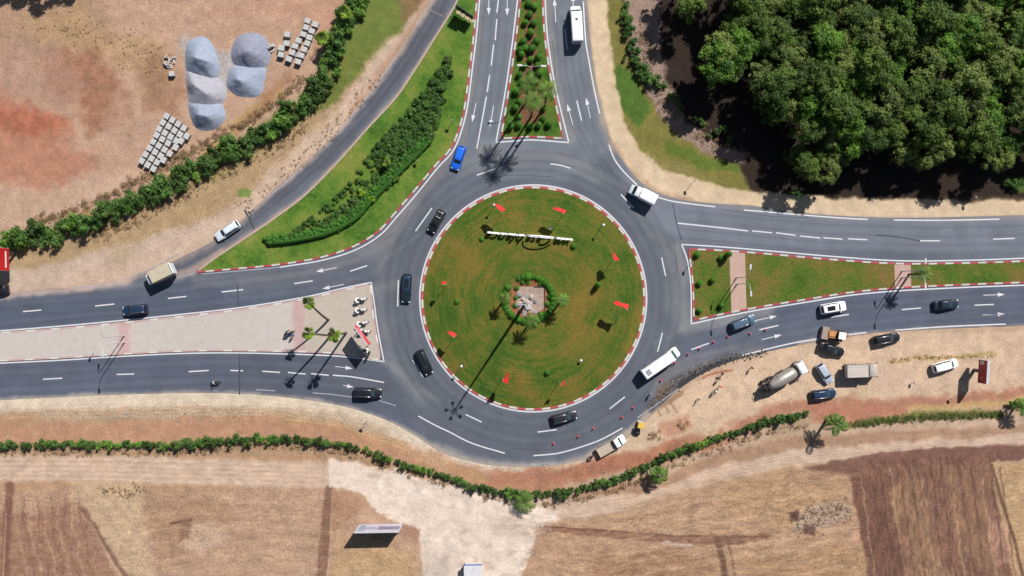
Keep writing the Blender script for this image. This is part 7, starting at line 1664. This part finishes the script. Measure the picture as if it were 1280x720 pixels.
# small garden lamps / posts on the lawn
def small_post(p, h, label, arm=False):
    g = W(*p); root = empty('garden_lamp', (g[0], g[1], .4), 0, label, 'lamp')
    mb = MB(); mb.tube([(0, 0, -.4), (0, 0, h)], [.06, .045], 8); mb.build('post', steel, root)
    mb = MB(); mb.ball((0, 0, h+.1), (.28, .28, .14), 0, 10, 6); mb.build('lamp_head', steel, root)
small_post((618,258), 2.6, 'small lamp beside the upper left flag on the lawn'); small_post((687,286), 1.6, 'small lamp with a pale head above the right end of the white letters')
small_post((752,283), 3.2, 'slim lamp at the upper right of the roundabout lawn'); small_post((578,456), 3.0, 'slim lamp at the lower left of the roundabout lawn'); small_post((725.5,450), 1.0, 'low pale lamp at the lower right of the roundabout lawn')

grey_fl = mat('grey_lamp_housing', (.26, .26, .27), .5, .2, .15, 3)
# ================================================================ high mast
g = W(657.5,378.5); HM = 25.0
root = empty('light_mast', (g[0], g[1], .6), 0, 'very tall floodlight mast rising from the roundabout garden, casting the longest shadow', 'light mast')
mb = MB(); mb.tube([(0, 0, -.3), (0, 0, 3), (0, 0, HM)], [.34, .30, .13], 14); mb.build('pole', steel, root)
mb = MB(); mb.tube([(0, 0, 0), (0, 0, .35)], [.7, .55], 12); mb.build('base', concrete, root)
rg = MB(); rg.tube([(math.cos(2*math.pi*k/20)*.55, math.sin(2*math.pi*k/20)*.55, HM-.3) for k in range(21)], .06, 6, caps=False); ro = rg.build('ring', steel, root)
for k in range(5):
    a = 2*math.pi*k/5+.5; mb = MB(); mb.tube([(0, 0, HM-.3), (1.2*math.cos(a), 1.2*math.sin(a), HM-.25)], .05, 6); mb.build('arm', steel, root)
    mb = MB(); mb.box((1.5*math.cos(a), 1.5*math.sin(a), HM-.3), (.62, .5, .25), 0, rz=a, bev=.06); mb.build('floodlight', grey_fl, root)

# ================================================================ street lamps
def street_lamp(p, h, arms, label, z=.12, cat='street lamp', r=.09):
    """arms: list of (dx, dy) in metres, each curving out and up from the top of the pole"""
    g = W(*p); root = empty('street_lamp', (g[0], g[1], z), 0, label, cat)
    mb = MB(); mb.tube([(0, 0, -.1), (0, 0, .9), (0, 0, 1.0), (0, 0, h*.86)], [r*1.5, r*1.4, r, r*.75], 10); mb.build('pole', steel, root)
    mb = MB(); mb.box((0, 0, .02), (.5, .5, .08), 0, bev=.02); mb.build('base_plate', concrete, root)
    for dx, dy in arms:
        mb = MB(); pts = []
        for k in range(8):
            t = k/7; u = math.sin(t*math.pi/2)**1.0; pts.append((dx*(1-math.cos(t*math.pi/2)), dy*(1-math.cos(t*math.pi/2)), h*.86+h*.14*math.sin(t*math.pi/2)))
        mb.tube(pts, [r*.7-.03*k/7 for k in range(8)], 8); mb.build('arm', steel, root)
        a = math.atan2(dy, dx); mb = MB(); mb.box((dx+.4*math.cos(a), dy+.4*math.sin(a), h+.02), (.95, .34, .13), 0, rz=a, bev=.05); hd = mb.build('lamp_head', steel, root)
        mb = MB(); mb.box((dx+.42*math.cos(a), dy+.42*math.sin(a), h-.055), (.6, .26, .03), 0, rz=a); mb.build('lens', lamp_w, hd)
    return root
street_lamp((156,419), 9.3, [(.1, 1.3)], 'street lamp on the left paved median reaching over the upper road'); street_lamp((156.5,427.5), 9.3, [(.1, -1.3)], 'street lamp on the left paved median reaching over the lower road')
street_lamp((1127,339), 9.4, [(0, 1.2)], 'street lamp on the far footpath of the right median reaching up'); street_lamp((1127,347), 9.4, [(0, -1.2)], 'street lamp on the far footpath of the right median reaching down')
street_lamp((920.5,347), 9.2, [(.1, 1.4)], 'street lamp on the near footpath of the right median reaching up'); street_lamp((921,355), 9.2, [(.1, -1.4)], 'street lamp on the near footpath of the right median reaching down')
street_lamp((663,99.5), 10.2, [(-1.7, 0.05), (1.7, -.05)], 'double-armed street lamp with white heads on the planted median')
def marker_post(p, h, label, sign=True, ang=0.0):
    g = W(*p); root = empty('sign_post', (g[0], g[1], 0), ang, label, 'sign post')
    mb = MB(); mb.tube([(0, 0, 0), (0, 0, h)], .045, 8); mb.build('post', steel, root)
    if sign:
        mb = MB(); mb.tube([(-.02, 0, h-.3), (.02, 0, h-.3)], .36, 16); mb.build('sign_disc', steel, root)
    return root
marker_post((865,228), 2.8, 'round sign on a post on the dry grass at the upper right bend', True, .6); marker_post((1212,248), 2.6, 'round sign on a post on the sandy verge below the wood', True, .6)
marker_post((566,153), 2.6, 'round sign on a post on the narrow grass beside the upper road', True, 1.0); marker_post((461,523), 3.2, 'slim sign post on the dry ground below the lower left road', True, 1.0)
marker_post((118,441), 2.0, 'sign post at the lower kerb of the left paved median', True, .3); marker_post((638.5,155), 2.4, 'sign post near the lower left corner of the planted median', True, 1.2)
marker_post((862,330), 2.6, 'sign post at the upper left kerb of the right median', True, .4); marker_post((652,174), 2.0, 'short sign post at the bottom kerb of the planted median', True, 1.3)
marker_post((1140,478), 1.2, 'short post on the sand left of the red billboard', True, .2); marker_post((1188,498), 1.2, 'short post on the sand beneath the shadow of the red billboard', True, .9)
marker_post((522,202), 1.6, 'short post on the grass island beside the clipped hedge', True, .9)

# ================================================================ billboards
red_face = mat('red_billboard_face', alb(190,18,44), .6, 0, .05, 1.5); red_face2 = mat('bright_red_billboard_face', alb(225,24,34), .6, 0, .04, 1.5)
pink_face = mat('pink_red_panel', alb(236,70,82), .6, 0, .05, 1.5); white_m = mat('white_sign_face', (.75, .75, .76), .6, 0, .06, 2); grey_m = mat('grey_sign_back', (.42, .42, .43), .6, .1, .1, 2)
maroon = mat('maroon_emblem', (.22, .03, .03), .6)
def board(base, ang, width, z0, z1, posts, face_m, label, th=.30, name='billboard', face_both=False, post_r=.22):
    """board whose local +X is the viewing side of its face; width runs along local Y"""
    g = W(*base); root = empty(name, (g[0], g[1], .02), ang, label, 'billboard')
    mb = MB(); mb.box((0, 0, (z0+z1)/2), (th, width, z1-z0), 0, bev=.03); mb.build('frame', grey_m, root)
    mb = MB(); mb.box((th/2+.012, 0, (z0+z1)/2), (.03, width-.12, z1-z0-.12), 0); f = mb.build('face', face_m, root)
    for y in posts: mb = MB(); mb.tube([(-.1, y, -.1), (-.1, y, z0+.2)], post_r, 12); mb.build('post', dsteel if post_r > .15 else steel, root)
    return root, f, th/2+.03
# right red billboard: faces left
root, f, xf = board((1217,462.5), math.pi-.06, 4.3, 2.1, 5.1, [0], red_face, 'dark red billboard on a single thick post on the sand at the right', .55, post_r=.33)
zc = 3.6
mb = MB(); mb.tube([(xf, -1.3*-1, zc-.9), (xf+.02, 1.3, zc-.9)], .01, 3)
mb = MB(); pts = [(xf+.01, 1.25+.28*math.cos(2*math.pi*k/18), zc+.1+.28*math.sin(2*math.pi*k/18)) for k in range(19)]; mb.tube(pts, .06, 5, caps=False); mb.box((xf+.005, .95, zc+.1), (.03, .12, .55), 0); mb.box((xf+.005, 1.25, zc-.5), (.03, .3, .35), 0)
mb.build('emblem', mat('faded_pink_print', (.62, .22, .25), .6), f)
mb = MB(); mb.tube([(xf-.02, -.05, zc), (xf+.02, -.05, zc)], .5, 6); mb.box((xf, -.05, zc-.7), (.03, .7, .12), 0); mb.build('crest', maroon, f)
mb = MB(); mb.box((xf, -1.65, zc-.2), (.03, .6, 1.3), 0); mb.build('label_patch', white_m, f)
mb = MB()
for k in range(3): mb.box((xf+.02, -1.65, zc-.5+.3*k), (.02, .36, .1), 0)
mb.build('label_text', maroon, f)
# left red billboard: faces right (towards the ring)
root, f, xf = board((19.5,325), 0.02, 4.2, 2.4, 6.4, [1.2], red_face2, 'bright red billboard with a white bar, cut off by the left edge', .35, post_r=.28)
mb = MB(); mb.box((xf, 0.0, 3.55), (.03, 3.0, .42), 0); mb.build('white_bar', white_m, f)
# pinkish-red panel on the paved median: faces the ring (up-right)
nd = Vector((23, 17)).normalized()
root, f, xf = board((457.5,417.5), math.atan2(17, 23)+0.0, 4.35, 2.9, 6.0, [-1.6, 1.6], pink_face, 'red panel on two posts on the tip of the paved median, casting a diamond shadow', .22, post_r=.09)
mb = MB()
for k in range(2): mb.box((xf, .2+.5*k, 4.7-.6*k), (.03, 1.6, .25), 0)
mb.box((xf, 1.3, 4.5), (.03, .5, .9), 0); mb.build('lettering', mat('pale_pink_print', (.75, .35, .38), .6), f)
# white billboard near the lower edge, face towards the ring (up), standing on the ground
mfw = mat('printed_white_face', alb(214,214,232), .6, 0, .05, 1)
g = W(476.2,655.6); root = empty('billboard', (g[0], g[1], 0), math.pi/2+.018, 'long white-grey billboard standing on the ground near the lower edge with a black shadow', 'billboard')
mb = MB(); mb.box((0, 0, 2.75), (.2, 8.2, 5.3), 0); mb.build('frame', grey_m, root)
mb = MB(); mb.box((.112, 0, 2.75), (.03, 8.05, 5.2), 0); f = mb.build('face', mfw, root)
mb = MB(); mb.box((.135, -1.9, 3.0), (.03, 4.0, 2.2), 0); mb.build('picture', mat('mauve_print', alb(150,140,160), .6, 0, .35, .8), f)
mb = MB()
for k in range(3): mb.box((.135, 3.45-.38*k, 2.8), (.03, .2, 3.8), 0)
mb.build('stripe', mat('teal_print', alb(110,150,165), .6), f)
mb = MB(); mb.box((.135, 1.4, 3.4), (.03, 2.4, .35), 0); mb.box((.135, 1.5, 2.6), (.03, 2.0, .3), 0); mb.build('lettering', mat('slate_print', alb(130,140,165), .6), f)
for y in (-3.4, 0, 3.4): mb = MB(); mb.tube([(-.25, y, 0), (-.25, y, 5.0)], .1, 8); mb.tube([(-1.6, y, 0), (-.25, y, 3.6)], .06, 6); mb.build('post', dsteel, root)
# direction sign on four legs near the top edge, its back's shade painted black
g = W(581.5,20.2); an = math.atan2(-13, 21); root = empty('direction_sign', (g[0], g[1], .12), an, 'stepped road sign with a shade-darkened back on four thin legs near the top edge', 'road sign')
mb = MB(); mb.box((-.75, 0, 2.35), (2.1, .12, 2.5), 0); mb.box((1.05, 0, 2.0), (1.5, .12, 2.2), 0); mb.build('panel', mat('shaded_sign_back', (.02, .022, .022), .7, 0, .2, 2), root)
mb = MB(); mb.box((-.75, .075, 2.35), (2.0, .02, 2.4), 0); mb.box((1.05, .075, 2.0), (1.4, .02, 2.1), 0); mb.build('face', mat('blue_sign_face', (.03, .12, .38), .5, 0, .08, 2), root)
for x in (-1.45, -.5, .5, 1.5): mb = MB(); mb.tube([(x, -.1, -.1), (x, -.1, 2.4)], .06, 8); mb.build('leg', dsteel, root)
for x in (-1.45, -.5, .5, 1.5):
    mb = MB(); mb.tube([(x, -.1, -.05), (x, -.1, .06)], .42, 12); mb.build('footing', mat('pale_footing', alb(214,196,160), .9, 0, .1, 2), root)
# little white wall poster board on the upper road's median edge etc. / hut at the lower edge
g = W(592,712); root = empty('hut', (g[0], g[1], 0), .02, 'small white hut with a blue edge cut off by the lower edge', 'hut')
whut = mat('white_render', alb(224,222,222), .8, 0, .12, 1.2)
mb = MB(); mb.box((0, -.3, 1.15), (3.1, 3.4, 2.3), 0); mb.build('wall', whut, root)
mb = MB(); mb.box((0, -.3, 2.36), (3.4, 3.7, .12), 0, bev=.03); rf = mb.build('roof', mat('pale_sheet_roof', alb(226,226,230), .6, 0, .2, .8), root)
mb = MB(); mb.box((.1, 1.62, 2.36), (3.3, .14, .2), 0); mb.build('blue_trim', mat('blue_tarp', alb(60,100,190), .7, 0, .25, 3), rf)
mb = MB(); mb.box((.35, -1.3, 2.44), (1.1, 1.7, .05), 0); mb.box((-.35, -1.3, 2.44), (.25, 1.9, .06), 0, rz=-.2); mb.build('roof_patch', mat('grey_patch', alb(160,162,172), .7, 0, .2, 2), rf)

# ================================================================ yard: gravel heaps and concrete blocks
grav = mat('blue_grey_gravel', alb(160,172,192), .95, 0, .13, 1.8, bmp=.9)
grav2 = mat('pale_grey_gravel', alb(176,176,186), .95, 0, .13, 1.8, bmp=.9)
grav3 = mat('mid_grey_gravel', alb(150,155,174), .95, 0, .14, 1.8, bmp=.9)
def heap(outline, ridge, h, label, m, z0=0.0):
    P = smooth(outline, 3, True); cx = sum(p[0] for p in P)/len(P); cy = sum(p[1] for p in P)/len(P)
    xs = [p[0] for p in P]; ys = [p[1] for p in P]; gx_, gy_ = np.meshgrid(np.arange(min(xs), max(xs), 1.5), np.arange(min(ys), max(ys), 1.5)); gx_ = gx_.ravel(); gy_ = gy_.ravel()
    d = sdist(gx_, gy_, P); k = d > .7
    pts = [Vector(p) for p in P]+[Vector((float(a), float(b))) for a, b in zip(gx_[k], gy_[k])]
    r = delaunay_2d_cdt(pts, [(i, (i+1) % len(P)) for i in range(len(P))], [], 1, 1e-5); V, F = r[0], r[2]
    vx = np.array([v.x for v in V]); vy = np.array([v.y for v in V]); e = np.maximum(sdist(vx, vy, P), 0); dr_ = -sdist(vx, vy, ridge, False)
    t = e/(e+dr_+1e-6); zz = 1.0*h*np.clip(t, 0, 1)**1.05+.25*np.clip(e/8, 0, 1)*np.abs(np.sin(np.arctan2(vy-ridge[0][1], vx-ridge[0][0])*2.5+ridge[0][0]))*h*.05+.25*(fbm(vx/5, vy/5, 91)-.5)*np.clip(e/3, 0, 1)+.16*(fbm(vx/1.8, vy/1.8, 92)-.5)*np.clip(e/2, 0, 1)
    mb = MB(); vs = [(*W(v.x, v.y), z0+float(z_)) for v, z_ in zip(V, zz)]
    fc = [list(f) if area([(vs[i][0], vs[i][1]) for i in f]) > 0 else list(f)[::-1] for f in F]
    mb.add(vs, fc, 0, True); o = mb.build('gravel_heap', m); return tag(o, label, 'gravel heap', None)
heap([(243,47),(256,46),(266,56),(272,72),(275,86),(268,100),(250,98),(234,90),(231,72),(234,54)], [(250,76),(262,80)], 2.6, 'blue-grey gravel heap, upper left of the four', grav)
heap([(234,88),(252,91),(274,98),(283,112),(281,126),(264,138),(240,134),(233,112)], [(246,108),(262,120)], 2.2, 'pale grey gravel heap in the middle of the left row', grav2)
heap([(236,128),(254,124),(276,128),(282,146),(272,160),(256,164),(243,158),(237,142)], [(254,146),(264,148)], 2.4, 'blue-grey gravel heap, lowest of the left row', grav)
heap([(300,44),(318,41),(333,48),(338,64),(335,82),(318,88),(298,84),(289,74),(291,56)], [(311,70),(314,68)], 2.4, 'mid grey gravel heap, upper one of the right pair', grav3)
heap([(290,84),(306,80),(332,84),(330,104),(325,119),(306,122),(290,116),(283,104)], [(301,102),(304,104)], 2.2, 'grey gravel heap, lower one of the right pair', grav)
bl_m = mat('concrete_block', alb(206,206,204), .85, 0, .07, 1.5); bl_side = bl_m
def block_proto(w, d, h):
    mb = MB(); mb.box((0, 0, h/2+.12), (w, d, h), 0, bev=.03)
    for k in range(4): mb.box((0, 0, .17+h*(k+.5)/4), (w+.012, d+.012, .02), 1)
    mb.box((0, 0, .06), (w*.95, d*.95, .12), 1); return mb
bp_m = block_proto(.92, .92, .85)
def place_blocks(lst, rz, label, group, cat='block pallet', sc=(1, 1, 1)):
    proto = bp_m.build('block_pallet', [bl_m, dsteel])
    for i, (x, y) in enumerate(lst):
        o = proto if i == 0 else proto.copy()
        if i: C.objects.link(o)
        g = G(x, y, .9); o.location = (g[0], g[1], 0); o.rotation_euler = (0, 0, rz+rng.uniform(-.06, .06)); o.scale = (sc[0]*rng.uniform(.97, 1.03), sc[1]*rng.uniform(.97, 1.03), sc[2]*rng.uniform(.9, 1.08))
        tag(o, label, cat, group)
place_blocks([(384.5,26),(382.5,34),(379,42.5),(373,50.5),(369,57.5),(365,65.5),(361,73.5)], -.3, 'pale concrete block pallet in the longer left file near the planting strip', 'pallets in the left file', sc=(1.15, 1.05, 1))
place_blocks([(394,30.5),(389.5,38.5),(386.5,46.5),(384,54),(380,61.5),(376.5,69),(372.5,77)], -.3, 'pale concrete block pallet in the file nearest the planting strip', 'pallets in the right file', sc=(1.15, 1.05, 1))
place_blocks([(359,43),(358,54),(351.5,60),(351,68)], -.15, 'pale concrete block pallet in the short file beside the gravel', 'pallets in the short file', sc=(1.2, 1.1, 1))
u = Vector((-4.6, 8.0)); v_ = Vector((7.2, 5.0)); L3 = []
for r_ in range(8):
    for c_ in range(4):
        if (r_ == 0 and c_ == 3 and False) or (r_ >= 3 and c_ == 3) or (r_ >= 5 and c_ == -1): continue
        p = Vector((208, 145))+u*r_+v_*c_+Vector((1.5 if r_ >= 3 else 0, 0)); L3.append((p.x, p.y))
L3 += [(233,170),(226,176),(219,184),(212,192),(204,200)]
L3 = [p for p in L3 if True]
place_blocks(L3, math.atan2(8, 4.6), 'pale concrete block pallet in the large slanting stack on the yard', 'pallets of the large stack', sc=(1.18, 1.12, 1))
for (cx_, cy_, n, l) in [(213,78,16,'loose white kerb block in the small scattered pile left of the gravel'),(339.5,61,9,'loose white block in the tiny pile between gravel and pallets'),(369,68,4,'loose pale block lying between two files of pallets')]:
    proto = None
    for i in range(n):
        if proto is None:
            mb = MB(); mb.box((0, 0, .14), (.75, .26, .28), 0, bev=.03); proto = mb.build('kerb_block', bl_m); o = proto
        else: o = proto.copy(); C.objects.link(o)
        sp_ = 5.5 if n > 10 else 3.5; g = W(cx_+rng.uniform(-sp_, sp_), cy_+rng.uniform(-sp_*1.2, sp_*1.2)); o.location = (g[0], g[1], .28*(i % 3)*.8); o.rotation_euler = (rng.uniform(-.2, .2), rng.uniform(-.2, .2), rng.uniform(0, 3.1)); tag(o, l, 'kerb block', l.split(' in ')[-1] if ' in ' in l else 'blocks between the files')
place_blocks([(214,92)], .1, 'single white block just below the small scattered pile', None, 'block')
